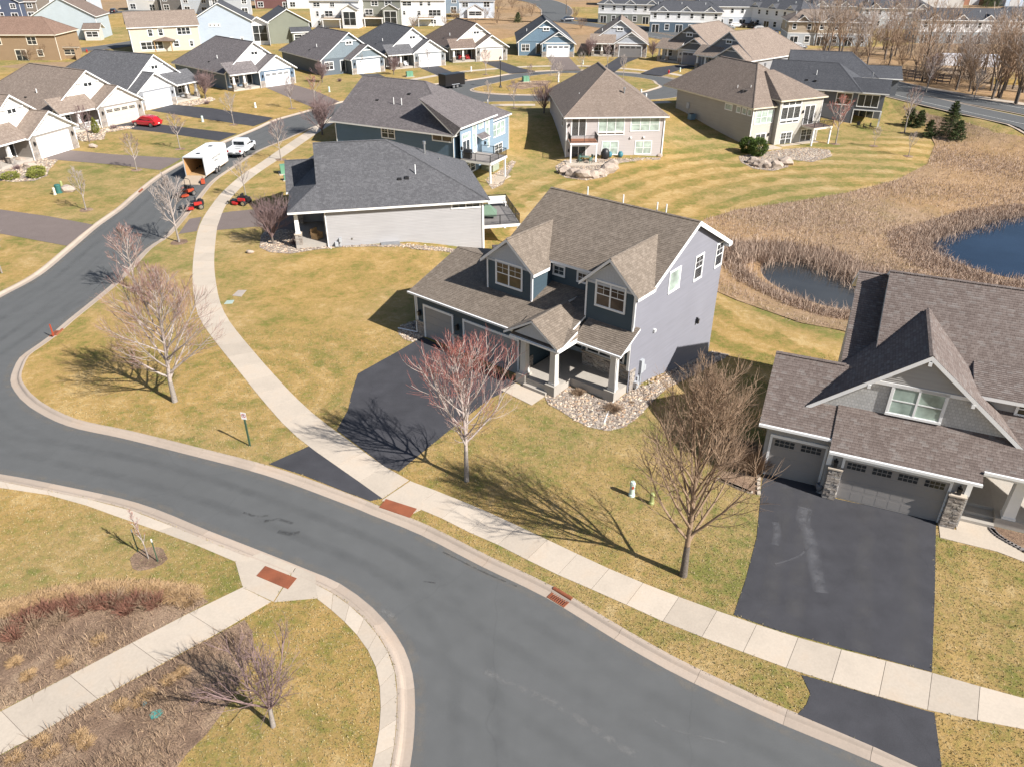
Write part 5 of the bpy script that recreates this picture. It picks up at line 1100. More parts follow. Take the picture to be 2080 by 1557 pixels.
for k, (p, yaw, w_, label, wall, roof, ax) in enumerate([((-8,42), 4, 9, 'navy house corner at the very top left edge', (.07,.09,.14), SH_D, 'v'), ((32,40), 4, 8, 'small brown house left of the pale blue gable', (.20,.17,.14), SH_N, 'u'), ((92,26), 6, 17, 'white trimmed house with dark roof behind the pale blue gable', (.5,.55,.6), SH_D, 'v'),
      ((262,22), -6, 12, 'off white house on the far street at the top left', (.60,.58,.54), SH_N, 'u'), ((330,24), -8, 12, 'dark house right of the off white one at the top left', (.16,.15,.14), SH_D, 'u'), ((372,28), -8, 11, 'pale grey tall house behind the light blue house', (.50,.54,.58), SH_D, 'v'), ((430,32), 16, 14, 'grey house with dark ridge behind the white winged house', (.36,.38,.40), SH_N, 'u'), ((520,18), 4, 14, 'dark red house behind the olive gabled house', (.14,.06,.055), SH_N, 'v'), ((585,18), 4, 12, 'white house with dark roof just behind the olive gabled house', (.7,.7,.68), SH_G, 'u'),
      ((880,28), 2, 10, 'slate blue house in the farthest row left of the white gabled one', (.22,.28,.34), SH_D, 'u'), ((905,14), 2, 10, 'beige house in the farthest row at the top centre', (.55,.52,.47), SH_T, 'u'), ((776,16), 0, 12, 'white house peeking between the two three level houses', (.72,.72,.72), SH_G, 'u')]):
    twostorey(p, yaw, w_, 10, 5.6, label, wall, roof, ax, None, [(1,2.6,3.6,5.0,2),(w_-3,w_-1.4,3.6,5.0,2),(1,3,.6,2.3,2),(w_-3.4,w_-1.4,.1,2.2,2)])
# ------------------------------------------------------------------ townhouse rows
def town(p, yaw, n, label, c1, c2, roof, d=11, wu=7.0, dorm=True, hh=6.0, front=True):
    fr = Frame(G(*p, .12), yaw); h = House(fr, .12, label, c1, roof, 'townhouse_row', fine=False, cat='townhouse'); w_ = n*wu
    h.block(0, w_, 0, d, -.5, hh*.5, {f: c2 for f in 'FLRB'}); h.block(0, w_, 0, d, hh*.5, hh); h.roof(-.5, w_+.5, -.5, d+.5, hh-.1, .42, 'u', (4.5, 4.5))
    h.part('band_board', MB().box(-.04,w_+.04,-.05,d+.05,hh*.5-.1,hh*.5+.1), WHITE)
    for k in range(n):
        u = k*wu
        h.window('F', 0, u+1.0, u+1.9, hh*.5+1.0, hh-.7, 1, False, True, tr=.12); h.window('F', 0, u+wu-2.2, u+wu-1.3, hh*.5+1.0, hh-.7, 1, False, True, tr=.12); h.window('F', 0, u+wu-2.4, u+wu-1.2, .8, 2.3, 1, False, True, tr=.12); h.slider('F', 0, u+.8, u+2.8, 0, 2.2)
        if dorm: h.face('F', -.04, [(u+wu/2-1.6,hh-.1),(u+wu/2+1.6,hh-.1),(u+wu/2,hh+1.3)], c1, 'shake', 'gable'); h.roof(u+wu/2-1.9, u+wu/2+1.9, -.45, 4.5, hh-.12, .75, 'v')
        h.vent(u+2, 3.5, hh+1.2, .9, .08)
    h.window('L', 0, 4, 5.4, hh*.5+1, hh-.7, 2, False, True, tr=.12)
    return h
WHT = (.74,.74,.74)
town((1214,47), -14, 3, 'dark roofed townhouse row with olive end wall beside the boulevard', WHT, (.22,.23,.20), SH_D)
town((1318,66), -10, 3, 'white and slate blue townhouse row with two small front gables', WHT, (.07,.11,.15), SH_D)
town((1405,54), -4, 3, 'white townhouse row with pale lower walls behind the slate blue row', WHT, (.5,.53,.57), SH_D, dorm=False)
town((1596,92), -8, 3, 'tan roofed townhouse row with grey lower walls left of the bare trees', (.42,.34,.25), (.42,.45,.48), SH_T)
town((1480,50), -58, 4, 'white gabled townhouse row with garages around the parking court', (.76,.76,.78), (.70,.70,.72), SH_D)
town((1560,28), -20, 4, 'white gabled townhouse row at the back of the parking court', (.74,.74,.76), (.6,.63,.66), SH_D)
town((1860,88), -6, 5, 'long white and grey townhouse row behind the bare trees on the right', WHT, (.30,.34,.36), SH_D)
town((2010,84), -6, 3, 'white townhouse row with grey base at the right edge behind the bare trees', WHT, (.32,.36,.38), SH_D)
town((1290,18), -5, 5, 'brown roofed townhouse row at the top behind the dark roofed row', (.5,.47,.44), (.4,.38,.36), SH_N, dorm=False)
town((1440,16), -12, 4, 'tan roofed townhouse row with white rakes at the top right of the parking court', (.6,.57,.53), (.5,.48,.45), SH_N)
town((1225,12), -5, 2, 'blue townhouse block at the top beside the boulevard bend', (.22,.32,.45), (.2,.27,.38), SH_D, dorm=False)
town((1640,52), -10, 3, 'white townhouse row with dark roof behind the tan roofed row', WHT, (.5,.53,.57), SH_D)
town((1745,58), -8, 3, 'grey gabled townhouse row between the tan row and the wood', (.55,.57,.6), (.45,.48,.5), SH_D)
town((1690,34), -12, 4, 'white townhouse row with brown roof near the top right', WHT, (.55,.55,.55), SH_N)
town((1330,34), -8, 3, 'pale townhouse row with dark roof behind the olive ended row', (.62,.63,.65), (.3,.33,.36), SH_D)
town((1500,24), -16, 3, 'slate roofed townhouse row directly behind the white gabled court', WHT, (.35,.38,.42), SH_G)

# ------------------------------------------------------------------ marsh, ponds, beds
def wpoly(pts): return np.array([GT(*p) for p in pts])
FLD = wpoly([(1385,470),(1432,446),(1500,426),(1611,411),(1723,392),(1820,367),(1885,333),(1899,294),(1878,252),(1832,217),(1900,236),(1990,258),(2080,280),(2250,320),(2350,420),(2300,760),(2150,770),(1800,700),(1710,672),(1629,657),(1563,634),(1498,611),(1459,594),(1400,560)])
mb = fill([FLD], lambda Q: inpoly(FLD, Q), lambda V: H(V[:, 0], V[:, 1])+LAWN+.05, 1.6)
o = struct('dry_meadow', mb, FIELDM); 
ZW = -3.42
def pond(pts, mat):
    P = np.array([G(x, y, ZW) for x, y in pts]); mb = fill([P], lambda Q: inpoly(P, Q), lambda V: np.full(len(V), ZW)); return struct('pond', mb, mat), P
_, PD1 = pond([(1490,540),(1510,522),(1560,520),(1620,522),(1680,536),(1740,562),(1800,590),(1800,660),(1720,655),(1640,640),(1590,618),(1530,590)], WATER2)
_, PD2 = pond([(1882,494),(1915,478),(1988,456),(2021,444),(2080,434),(2250,430),(2300,520),(2200,620),(2080,600),(2037,606),(1980,585),(1915,555),(1880,520)], WATER)
W1 = np.array([G(x, y, ZW) for x, y in [(1508,545),(1531,536),(1596,531),(1655,540),(1694,558),(1733,576),(1780,600),(1780,645),(1727,640),(1678,636),(1629,620),(1583,598),(1535,575)]])
W2 = np.array([G(x, y, ZW) for x, y in [(1890,494),(1923,481),(1988,462),(2021,449),(2080,442),(2250,440),(2300,540),(2080,575),(2037,582),(1988,562),(1930,540),(1895,515)]])
def dist_to(P, Q):
    d = np.full(len(Q), 1e9); n = len(P)
    for i in range(n):
        a, b = P[i], P[(i+1) % n]; ab = b-a; t = np.clip(((Q-a)@ab)/(ab@ab), 0, 1); d = np.minimum(d, np.linalg.norm(Q-(a+t[:, None]*ab), axis=1))
    return d
def blades(name, Q, hh, w_, lean, mat, rs, label, cat, zoff=0.0, ground=None):
    n = len(Q); z = (H(Q[:, 0], Q[:, 1])+LAWN if ground is None else ground)+zoff
    ang = rs.uniform(0, 2*PI, n); la = rs.uniform(0, 2*PI, n); ln = np.abs(rs.normal(0, lean, n))*hh
    dx, dy = np.cos(ang)*w_/2, np.sin(ang)*w_/2; lx, ly = np.cos(la)*ln, np.sin(la)*ln
    V = np.zeros((n, 5, 3))
    V[:, 0] = np.stack([Q[:, 0]-dx, Q[:, 1]-dy, z], 1); V[:, 1] = np.stack([Q[:, 0]+dx, Q[:, 1]+dy, z], 1)
    hz_ = np.sqrt(np.maximum(hh**2-ln**2*.6, (hh*.3)**2))
    V[:, 2] = np.stack([Q[:, 0]+dx*.8+lx*.35, Q[:, 1]+dy*.8+ly*.35, z+hz_*.6], 1); V[:, 3] = np.stack([Q[:, 0]-dx*.8+lx*.35, Q[:, 1]-dy*.8+ly*.35, z+hz_*.6], 1)
    V[:, 4] = np.stack([Q[:, 0]+lx, Q[:, 1]+ly, z+hz_], 1)
    me = bpy.data.meshes.new(name); b = np.arange(n)*5
    F = np.zeros((n, 7), int); F[:, :4] = b[:, None]+np.array([0, 1, 2, 3]); F[:, 4:] = b[:, None]+np.array([3, 2, 4])
    me.vertices.add(n*5); me.vertices.foreach_set('co', V.reshape(-1)); me.loops.add(n*7); me.loops.foreach_set('vertex_index', F.reshape(-1))
    me.polygons.add(n*2); st = np.zeros((n, 2), int); st[:, 0] = np.arange(n)*7; st[:, 1] = st[:, 0]+4; me.polygons.foreach_set('loop_start', st.reshape(-1))
    me.update(calc_edges=True); me.validate(); me.materials.append(mat)
    o = bpy.data.objects.new(name, me); C.objects.link(o); return tag(o, label, cat, None, 'stuff')
rs = np.random.RandomState(5)
lo, hi = FLD.min(0), FLD.max(0)
Q = rs.uniform(lo, hi, (420000, 2)); Q = Q[inpoly(FLD, Q)]
rim = np.minimum(dist_to(W1, Q), dist_to(W2, Q)); wet = inpoly(W1, Q) | inpoly(W2, Q); near = np.hypot(Q[:, 0], Q[:, 1]) < 130
side = dist_to(W1, Q) < dist_to(W2, Q); nearbank = side & (Q[:, 1] < 69.5-(Q[:, 0]-27)*.75)
k1 = (~wet) & (rim < np.where(nearbank, 2.4, 4.5)) & (rs.rand(len(Q)) < 1.0); k1 |= wet & (rim < 1.6) & ~nearbank & (rs.rand(len(Q)) < .16)
R1 = Q[k1]; R1 = np.vstack([R1, R1+rs.normal(0, .35, R1.shape)]); r1 = np.minimum(dist_to(W1, R1), dist_to(W2, R1))
big = dist_to(W2, R1) < dist_to(W1, R1); hh = np.clip(np.where(big, rs.normal(.6, .25, len(R1)), np.where(R1[:, 1] < 69.5-(R1[:, 0]-27)*.75, rs.normal(.65, .3, len(R1)), rs.normal(1.15, .4, len(R1))))-.14*r1, .25, 2.0)
blades('cattails', R1, hh, .042, .55, REED, rs, 'tall dry cattails and reeds around the ponds', 'reeds', 0, np.maximum(H(R1[:, 0], R1[:, 1])+LAWN, ZW-.1))
pn = np.array([math.sin(a*.21+1.3*math.sin(b*.17))+math.sin(b*.33+a*.12) for a, b in Q]); k2 = (~wet) & (rim >= 3.5) & (rs.rand(len(Q)) < np.clip(.6+.25*pn, .15, 1))
R2_ = Q[k2]; hh = np.clip(rs.normal(.30, .12, len(R2_)), .08, .7)
blades('dry_meadow_grass', R2_, hh, .045, 1.1, REED, rs, 'matted dry straw grass covering the meadow slope', 'grass')
# river rock beds
def rockbed(label, pts, n, size=.075, mat=PEBBLE, cat='rock bed', world=False):
    P = np.array(pts, float) if world else wpoly(pts); PAVED.append(P)
    root = thing('rock_bed', label, cat); root['kind'] = 'stuff'
    obj('bed', fill([P], lambda Q: inpoly(P, Q), lambda V: H(V[:, 0], V[:, 1])+LAWN+.025, 1.2), ROCKG, root, uv=False)
    r = np.random.RandomState(int(abs(P[0, 0]*10))); lo, hi = P.min(0), P.max(0); Q = r.uniform(lo, hi, (n, 2)); Q = Q[inpoly(P, Q)]; m = len(Q); z = H(Q[:, 0], Q[:, 1])+LAWN+.035
    B = np.array([(1,0,0),(0,1,0),(-1,0,0),(0,-1,0),(0,0,.75),(0,0,-.5)], float); FF = np.array([(0,1,4),(1,2,4),(2,3,4),(3,0,4),(1,0,5),(2,1,5),(3,2,5),(0,3,5)])
    s_ = size*r.uniform(.45, 1.25, (m, 1, 1))*np.stack([r.uniform(.7, 1.4, m), r.uniform(.6, 1.1, m), r.uniform(.5, .9, m)], 1)[:, None, :]
    V = B[None]*s_*(1+r.uniform(-.2, .2, (m, 6, 1))); a = r.uniform(0, 2*PI, m); c, s2 = np.cos(a)[:, None], np.sin(a)[:, None]
    X = V[:, :, 0]*c-V[:, :, 1]*s2; Y = V[:, :, 0]*s2+V[:, :, 1]*c; V = np.stack([X+Q[:, :1], Y+Q[:, 1:], V[:, :, 2]+z[:, None]], 2)
    mb = MB(); mb.v = V.reshape(-1, 3).tolist(); mb.f = (FF[None]+np.arange(m)[:, None, None]*6).reshape(-1, 3).tolist()
    o = obj('stones', mb, mat, root, uv=False); o['kind'] = 'stuff'; return root
ml = lambda L: [tuple(FM(*q)) for q in L]
rockbed('tan river rock bed along the main house porch and side wall', ml([(12.7,-.9),(13.2,.9),(16.5,.95),(16.6,15.2),(17.9,15.6),(18.0,10),(18.05,5.2),(18.3,3.2),(18.6,.5),(18.5,-1.0),(18.0,-1.9),(16.9,-2.3),(15.6,-2.2),(14.4,-1.9),(13.4,-1.8),(12.65,-1.2)]), 7000, .11, world=True)
rockbed('small river rock patch left of the main house garage', ml([(.6,-.1),(-.1,.0),(-.1,3.6),(-.9,3.4),(-1.7,1.6),(-2.1,.2),(-1.5,-.8),(-.3,-1.3),(.5,-1.2)]), 1500, .11, world=True)
rockbed('river rock bed with shrub in front of the grey bungalow porch', [(545,463),(600,470),(660,498),(760,497),(800,496),(900,503),(975,514),(960,520),(860,508),(760,501),(690,503),(640,508),(590,516),(548,513),(527,503),(530,480)], 5200, .1)
rockbed('rock bed around the boulder patio of the pale house', [(1148,325),(1128,338),(1132,352),(1150,362),(1190,367),(1230,360),(1248,345),(1250,333),(1340,325),(1343,321),(1230,322)], 3500, .13)
rockbed('rock bed with boulders behind the tan house', [(1500,318),(1505,330),(1530,343),(1570,348),(1600,340),(1606,325),(1650,330),(1690,318),(1685,305),(1640,300),(1580,305)], 3200, .13)
rockbed('rock bed below the deck of the blue house', [(1000,385),(1020,376),(1048,330),(1040,326),(1010,350),(985,365)], 1500, .13)
rockbed('boulder and pebble bed in front of the tan bungalow at left', [(0,320),(40,315),(88,322),(118,326),(100,345),(96,358),(70,368),(30,370),(0,368),(-20,340)], 2400, .16)
rockbed('pebble bed along the porch of the bungalow with the red car', [(135,275),(170,288),(210,284),(215,270),(265,262),(275,257),(230,258),(190,265)], 1400, .16)
rockbed('pebble bed beside the grey bungalow with charcoal roof', [(352,213),(400,203),(430,198),(438,203),(420,210),(390,216)], 900, .18)
sheet('mulch_bed', [(-60,1230),(0,1222),(90,1205),(180,1188),(300,1180),(390,1195),(424,1222),(330,1272),(200,1340),(0,1443),(-60,1470)], .012, MULCH)
sheet('mulch_bed', [(497,1258),(512,1280),(514,1300),(512,1330),(480,1400),(450,1450),(420,1490),(380,1530),(350,1570),(-20,1640),(-20,1545),(39,1514),(151,1447),(300,1365)], .012, MULCH)
sheet('mulch_bed', [(1465,955),(1520,962),(1548,965),(1540,1005),(1500,995),(1462,975)], .014, MULCH); sheet('mulch_bed', [(1030,176),(1060,165),(1120,164),(1110,174),(1060,182)], .014, MULCH)
# block edging of the planting bed left of the right driveway
for k in range(24):
    t = k/23; a = np.array([1462.,975.]); b = np.array([1540.,1007.]); p = a+(b-a)*t if t < .8 else np.array([1541,1007-(t-.8)*5*42]); q = G(p[0], p[1], LAWN)
    o = tag(obj('edging_block', MB().box(-.14,.14,-.09,.09,0,.11), CONC), 'tan concrete edging block of the shrub bed left of the wide driveway', 'block', 'edging blocks left of the wide driveway'); o.location = (q[0], q[1], LAWN-.01); o.rotation_euler = (0, 0, (-.5 if t < .8 else 1.25)+random.uniform(-.1, .1))
# boulders
def boulder(p, r, label, group=None, sd_=0):
    q = GT(*p); o = obj('boulder', MB().blob((0, 0, 0), (r, r*.8, r*.62), sd_, .2), BOULDER, None, uv=False, smooth=False); o.location = (q[0], q[1], hz(*q)+r*.3); return tag(o, label, 'boulder', group)
for k, (x, y) in enumerate([(1148,352),(1166,358),(1186,361),(1203,360),(1219,357),(1234,350),(1243,341)]): boulder((x, y), random.uniform(1.0, 1.35), 'large rounded boulder in the low wall around the pale house patio', 'boulders of the pale house patio', k)
for k, (x, y) in enumerate([(1530,332),(1545,338),(1560,340),(1576,341),(1595,334)]): boulder((x, y), random.uniform(.9, 1.2), 'large rounded boulder in the low wall behind the tan house', 'boulders behind the tan house', 20+k)
for k, (x, y, r, lb) in enumerate([(138,389,.85,'big cream boulder beside the green utility pedestal'), (190,300,.6,'cream boulder at the corner of the left driveway'), (20,333,1.0,'biggest pale boulder in the bed at the left edge'), (45,330,.8,'pale boulder near the porch column at the left edge'), (60,340,.7,'low pale boulder in the left edge bed by the driveway'), (508,514,.35,'small white boulder at the tip of the grey bungalow rock bed'), (983,512,.3,'small white stone at the corner of the grey bungalow'), (1340,318,.5,'tan stone at the right corner of the pale house')]): boulder((x, y), r, lb, None, 40+k)

# ------------------------------------------------------------------ bare trees
def limb(mb, p, d, L, r0, r1, seg, rnd, up=.25, wob=.12, n=5):
    pts = [Vector(p)]; d = Vector(d).normalized()
    for k in range(seg):
        d = (d+Vector((rnd.uniform(-wob, wob), rnd.uniform(-wob, wob), rnd.uniform(-wob, wob)*.5+up/seg))).normalized(); pts.append(pts[-1]+d*(L/seg))
    mb.tube(pts, [r0+(r1-r0)*k/seg for k in range(seg+1)], n, False); return pts
def around(d, ang, az):
    d = Vector(d).normalized(); a = d.orthogonal().normalized(); a.rotate(Matrix.Rotation(az, 3, d)); return (d*math.cos(ang)+a*math.sin(ang)).normalized()
def tree_parts(seed, hgt, clear, r, nl=16, n2=8, n3=6, spread=.55, up=.5, vase=False, tw=.011, lift=1.0, fork=0):
    rnd = random.Random(seed); tr, br, tg = MB(), MB(), MB()
    lead = limb(tr, (0, 0, -.15), (rnd.uniform(-.03, .03), rnd.uniform(-.03, .03), 1), clear+.15, r*1.15, r*.8, 4, rnd, .2, .02, 9)
    top = lead[-1]; lean = Vector((rnd.uniform(-.1, .1), rnd.uniform(-.1, .1), 1)); base = []
    if not vase:
        L = hgt-clear; ld = limb(br, top, lean, L*.86, r*.8, .012, 8, rnd, .3, .06, 7)
        for k in range(nl):
            t = (k+.4)/nl*.92; i = t*8; a, b = ld[int(i)], ld[min(int(i)+1, 8)]; p = a+(b-a)*(i-int(i)); ll = (L*(1-t)*.62+hgt*.08)*rnd.uniform(.8, 1.15)*min(1, .55+t*2.2)
            base.append((p, around((0, 0, 1), spread*rnd.uniform(.8, 1.25)*(1.25-.6*t), k*2.4+rnd.uniform(-.3, .3)), ll*lift, r*.42*(1-t)+.014))
    else:
        L = hgt-clear
        for k in range(nl):
            p = lead[-1]+Vector((0, 0, -rnd.uniform(0, .35)*clear*(k % 3)/3)); ll = L*rnd.uniform(.72, 1.08); base.append((p, around((0, 0, 1), spread*(.18+.82*(k+.5)/nl)*rnd.uniform(.85, 1.15), k*2.4+rnd.uniform(-.4, .4)), ll, r*rnd.uniform(.34, .52)))
    for p, d, ll, rr in base:
        P = limb(br, p, d, ll, rr, .014, 6, rnd, up, .13, 5)
        for j in range(n2):
            t = .22+.76*(j+rnd.random()*.7)/n2; i = t*6; a, b = P[int(i)], P[min(int(i)+1, 6)]; q = a+(b-a)*(i-int(i)); dd = (b-a)
            if dd.length < 1e-6: continue
            l2 = ll*(.5-.28*t)*rnd.uniform(.7, 1.3); P2 = limb(br, q, around(dd, rnd.uniform(.45, .85), rnd.uniform(0, 6.3)), l2, max(.016, rr*.42*(1-t)), .009, 4, rnd, up*.9, .16, 4)
            for m in range(n3):
                t2 = .2+.8*(m+rnd.random())/n3; i2 = min(t2, .999)*4; a2, b2 = P2[int(i2)], P2[int(i2)+1]; q2 = a2+(b2-a2)*(i2-int(i2)); l3 = l2*rnd.uniform(.3, .62)*(1.15-.5*t2)+.12
                limb(tg, q2, around(b2-a2, rnd.uniform(.35, .8), rnd.uniform(0, 6.3)), l3, tw, tw*.5, 2, rnd, up*.8, .2, 3)
        for m in range(3): limb(tg, P[-1], around(P[-1]-P[-2], rnd.uniform(.1, .5), rnd.uniform(0, 6.3)), ll*.14, tw, tw*.5, 2, rnd, up, .15, 3)
    return [mesh_of(nm, m, None, False, True) for nm, m in zip(('trunk', 'branches', 'twigs'), (tr, br, tg))]
_treecache = {}
def tree(p, kind, label, mats, scale=1.0, yaw=0.0, group='street trees', name='bare_tree', world=False, mulch=None, cat='tree', tilt=(0, 0)):
    key = (kind, mats)
    if key not in _treecache:
        ms = tree_parts(*TK[kind][0], **TK[kind][1])
        for m, t in zip(ms, mats): m.materials.append(globals()[t])
        _treecache[key] = ms
    q = p if world else GT(*p); root = thing(name, label, cat, (q[0], q[1], hz(*q)), yaw, group); root.scale = (scale,)*3; root.rotation_euler[0] = tilt[0]; root.rotation_euler[1] = tilt[1]
    for nm, m in zip(('trunk', 'branches', 'twigs'), _treecache[key]):
        to = obj(nm, m, None, root)
        if nm == 'twigs': to['kind'] = 'stuff'
    if mulch:
        r = random.Random(int(q[0]*10)); P = [(q[0]+mulch*math.cos(t)*r.uniform(.85, 1.15), q[1]+mulch*math.sin(t)*r.uniform(.85, 1.15)) for t in np.linspace(0, 2*PI, 14, False)]; mo = struct('mulch_ring', MB().poly([(x, y, hz(*q)+.02) for x, y in P]), MULCH)
    return root
TK = {'maple': ((11, 9.8, 1.5, .17), dict(nl=30, n2=12, n3=8, spread=.74, up=.55, tw=.008, lift=1.1)),
      'redmaple': ((23, 8.7, 2.0, .13), dict(nl=26, n2=11, n3=7, spread=.72, up=.55, tw=.0075, lift=1.15)),
      'linden': ((39, 11.9, 1.9, .17), dict(nl=34, n2=12, n3=7, spread=.52, up=.55, tw=.008, lift=1.0)),
      'crab': ((44, 4.2, 1.1, .10), dict(nl=11, n2=10, n3=7, spread=.85, up=.3, vase=True, tw=.007)),
      'young': ((53, 5.0, 1.4, .07), dict(nl=12, n2=5, n3=4, spread=.7, up=.6, tw=.014)), 'young2': ((59, 5.6, 1.5, .075), dict(nl=13, n2=6, n3=4, spread=.75, up=.6, tw=.014)),
      'street': ((61, 6.2, 1.5, .09), dict(nl=18, n2=7, n3=5, spread=.7, up=.55, tw=.014)), 'sapling': ((67, 3.3, .9, .03), dict(nl=10, n2=3, n3=2, spread=.28, up=.9, tw=.008, lift=.5)),
      'shrub': ((71, 4.5, .7, .12), dict(nl=22, n2=8, n3=6, spread=.75, up=.35, vase=True, tw=.014)),
      'wood': ((83, 13, 2.6, .22), dict(nl=9, n2=6, n3=4, spread=.55, up=.35, vase=True, tw=.03)), 'wood2': ((89, 12, 3.0, .2), dict(nl=7, n2=7, n3=4, spread=.5, up=.4, vase=True, tw=.03)), 'wood3': ((97, 14, 4.0, .2), dict(nl=16, n2=4, n3=4, spread=.7, up=.5, tw=.03)), 'scrub': ((101, 4, .4, .08), dict(nl=14, n2=4, n3=3, spread=.9, up=.3, vase=True, tw=.028))}
OB = ('BARKD', 'TWIGB', 'TWIGO'); PK = ('BARK', 'TWIGG', 'TWIGK'); RX = ('BARK', 'TWIGG', 'TWIGX'); GR = ('BARK', 'TWIGG', 'TWIGG'); RD = ('BARK', 'TWIGG', 'TWIGR'); BR = ('BARKD', 'TWIGB', 'TWIGB'); PU = ('BARKD', 'TWIGP', 'TWIGP'); MX = ('BARK', 'TWIGG', 'TWIGP'); CB = ('BARK', 'TWIGP', 'TWIGP')
tree((355,815), 'maple', 'large spreading grey maple on the rounded corner lawn', PK, yaw=20, group='front lawn trees'); tree((948,976), 'redmaple', 'red budded maple on the lawn beside the main driveway', RX, yaw=70, group='front lawn trees'); tree((1388,1168), 'linden', 'brown many branched tree between the sidewalk and the wide driveway', OB, yaw=10, group='front lawn trees')
tree((555,1474), 'crab', 'small purple twigged crabapple at the edge of the lower mulch bed', CB, .95, 140, 'front lawn trees'); tree((277,588), 'street', 'reddish street tree on the kerb just above the corner maple', PK, .95, 30, mulch=.6); tree((364,492), 'street', 'grey street tree at the kerb below the lawn mowers', GR, 1.08, 200, mulch=.8)
tree((302,1134), 'sapling', 'staked sapling in a mulch ring by the lower walk', RD, 1, 0, 'front lawn trees', mulch=.85)
for k, (x, y, kd, s_, mt, lb) in enumerate([(175,427,'young',.95,GR,'young tree beside the cream boulder and pedestal'), (278,346,'young2',.85,MX,'young tree between the two left driveways'), (366,303,'young',1.0,MX,'young tree in front of the red car driveway'), (475,254,'young2',.9,GR,'young tree on the lawn above the white pickup'), (593,221,'young',1.1,MX,'young tree at the kerb above the bend'), (571,325,'young2',.98,MX,'young tree beside the curved walk above the green transformer'), (500,403,'young',.95,GR,'young tree right behind the red mower on the grass'), (4,555,'young',.9,GR,'young tree at the left edge below the wide tan driveway'),
      (640,213,'young2',.9,RD,'young tree on the verge at the slate blue bungalow driveway'), (735,150,'young',.9,GR,'young tree before the dark slate bungalow'), (870,140,'young',.85,GR,'young tree before the grey bungalow with porch chairs'), (987,152,'young2',.95,GR,'young tree on the verge left of the street lamp'), (1044,220,'young2',.85,MX,'young tree on the lawn strip behind the blue house'), (1119,153,'young',.85,GR,'young tree on the far verge near the paver driveway'), (1076,173,'young',.8,MX,'young tree in the mulch of the island'), (1133,176,'young2',.85,GR,'young tree on the right half of the island'), (1180,150,'young',.9,GR,'young tree at the verge of the bright blue bungalow'), (1233,141,'young2',.95,MX,'young tree before the brown roofed bungalow'), (1265,160,'young',.95,GR,'young tree at the right end of the island'), (992,215,'young',.85,GR,'young thin tree at the kerb beyond the blue house roof'),
      (1428,137,'young',.7,GR,'young tree in front of the white sided bungalow'), (1697,293,'young2',1.35,RD,'tall thin tree on the lawn between the tan and dark grey houses'), (1837,270,'young',1.5,MX,'tall bare tree left of the dark spruces'), (1845,318,'young',.75,GR,'small bare tree on the lawn right of the dark grey house'), (1775,297,'young2',.55,GR,'tiny bare tree at the patio of the dark grey house'), (1880,190,'young2',1.3,MX,'thin tree on the verge by the boulevard'), (1977,205,'young2',1.0,GR,'thin tree between the path and the boulevard'), (1310,47,'young',1.0,GR,'young tree before the slate blue townhouses')]):
    tree((x, y), kd, lb, mt, s_, 37*k, mulch=.7 if y > 150 and y < 450 else None)
tree((555,496), 'shrub', 'dense purple brown ornamental tree before the grey bungalow porch', PU, 1.0, 15, 'ornamental trees'); tree((655,274), 'shrub', 'bushy bare tree by the walk at the left of the blue house', PU, 1.15, 80, 'ornamental trees'); tree((1105,230), 'shrub', 'bushy bare tree at the front corner of the pale house', PU, 1.0, 140, 'ornamental trees'); tree((418,200), 'shrub', 'round purple tree right of the grey bungalow porch', PU, 1.0, 50, 'ornamental trees'); tree((655,168), 'shrub', 'bare tree at the stone front of the dark slate bungalow', PU, .85, 50, 'ornamental trees'); tree((1196,116), 'shrub', 'bare bush between the bright blue and brown roofed bungalows', PU, .9, 50, 'ornamental trees'); tree((1325,117), 'shrub', 'bare bush at the right wall of the brown roofed bungalow', PU, .8, 90, 'ornamental trees'); tree((182,290), 'young2', 'leaning bare ornamental tree beside the red car bungalow porch', PU, .95, 40, 'ornamental trees'); tree((800,152), 'shrub', 'bare bush on the porch side of the grey bungalow', PU, .8, 20, 'ornamental trees'); tree((1150,30), 'young2', 'dark slim tree in the boulevard median', BR, 2.4, 20, 'ornamental trees')
# wood along the boulevard
rw = random.Random(4); wk = ['wood', 'wood2', 'wood3']; n = 0
for k in range(50):
    x = rw.uniform(1650, 2120); y0 = 178+(x-1840)*.245
    y = y0-rw.uniform(14, 72 if x > 1750 else 44)
    if x < 1760: y = min(y, 146+(x-1700)*.2)
    tree((x, y), wk[k % 3], 'tall bare tree in the strip of wood beyond the boulevard', (('BARKD', 'TWIGO', 'TWIGO') if k % 2 else ('BARKD', 'TWIGB', 'TWIGG')), rw.uniform(.75, 1.15), rw.uniform(0, 360), 'bare trees of the wood beyond the boulevard', tilt=(rw.uniform(-.08, .08), rw.uniform(-.12, .12)))
for k in range(38):
    x = rw.uniform(1640, 2120); y0 = 176+(x-1840)*.245; y = y0-rw.uniform(8, 80)
    if x < 1760: y = min(y, 148+(x-1700)*.2)
    tree((x, y), 'scrub', 'low bare bush under the trees beyond the boulevard', BR, rw.uniform(.6, 1.5), rw.uniform(0, 360), 'bushes of the wood beyond the boulevard', 'bare_bush', cat='bush')
for k in range(46):
    x = rw.uniform(1560, 2150); y = rw.uniform(-9, 12); tree((x, y), wk[k % 3], 'tall bare tree in the far wood along the top right edge', BR, rw.uniform(.8, 1.25), rw.uniform(0, 360), 'bare trees of the far wood')
for k, (x, y, s_) in enumerate([(905,55,.8),(960,60,.8),(925,45,1.0),(1010,50,1.0),(1060,40,1.2),(1080,34,1.1),(1010,28,1.3),(1040,20,1.3),(985,40,.9),(330,90,.8),(345,85,.9),(120,118,.8),(95,122,.9),(60,124,.7),(140,115,.8),(1165,42,1.0),(1180,60,.9),(840,60,.9)]):
    tree((x, y), 'scrub', 'low bare bush in the rough grass near the top of the view', BR, s_, k*50, 'bushes near the top', 'bare_bush', cat='bush')
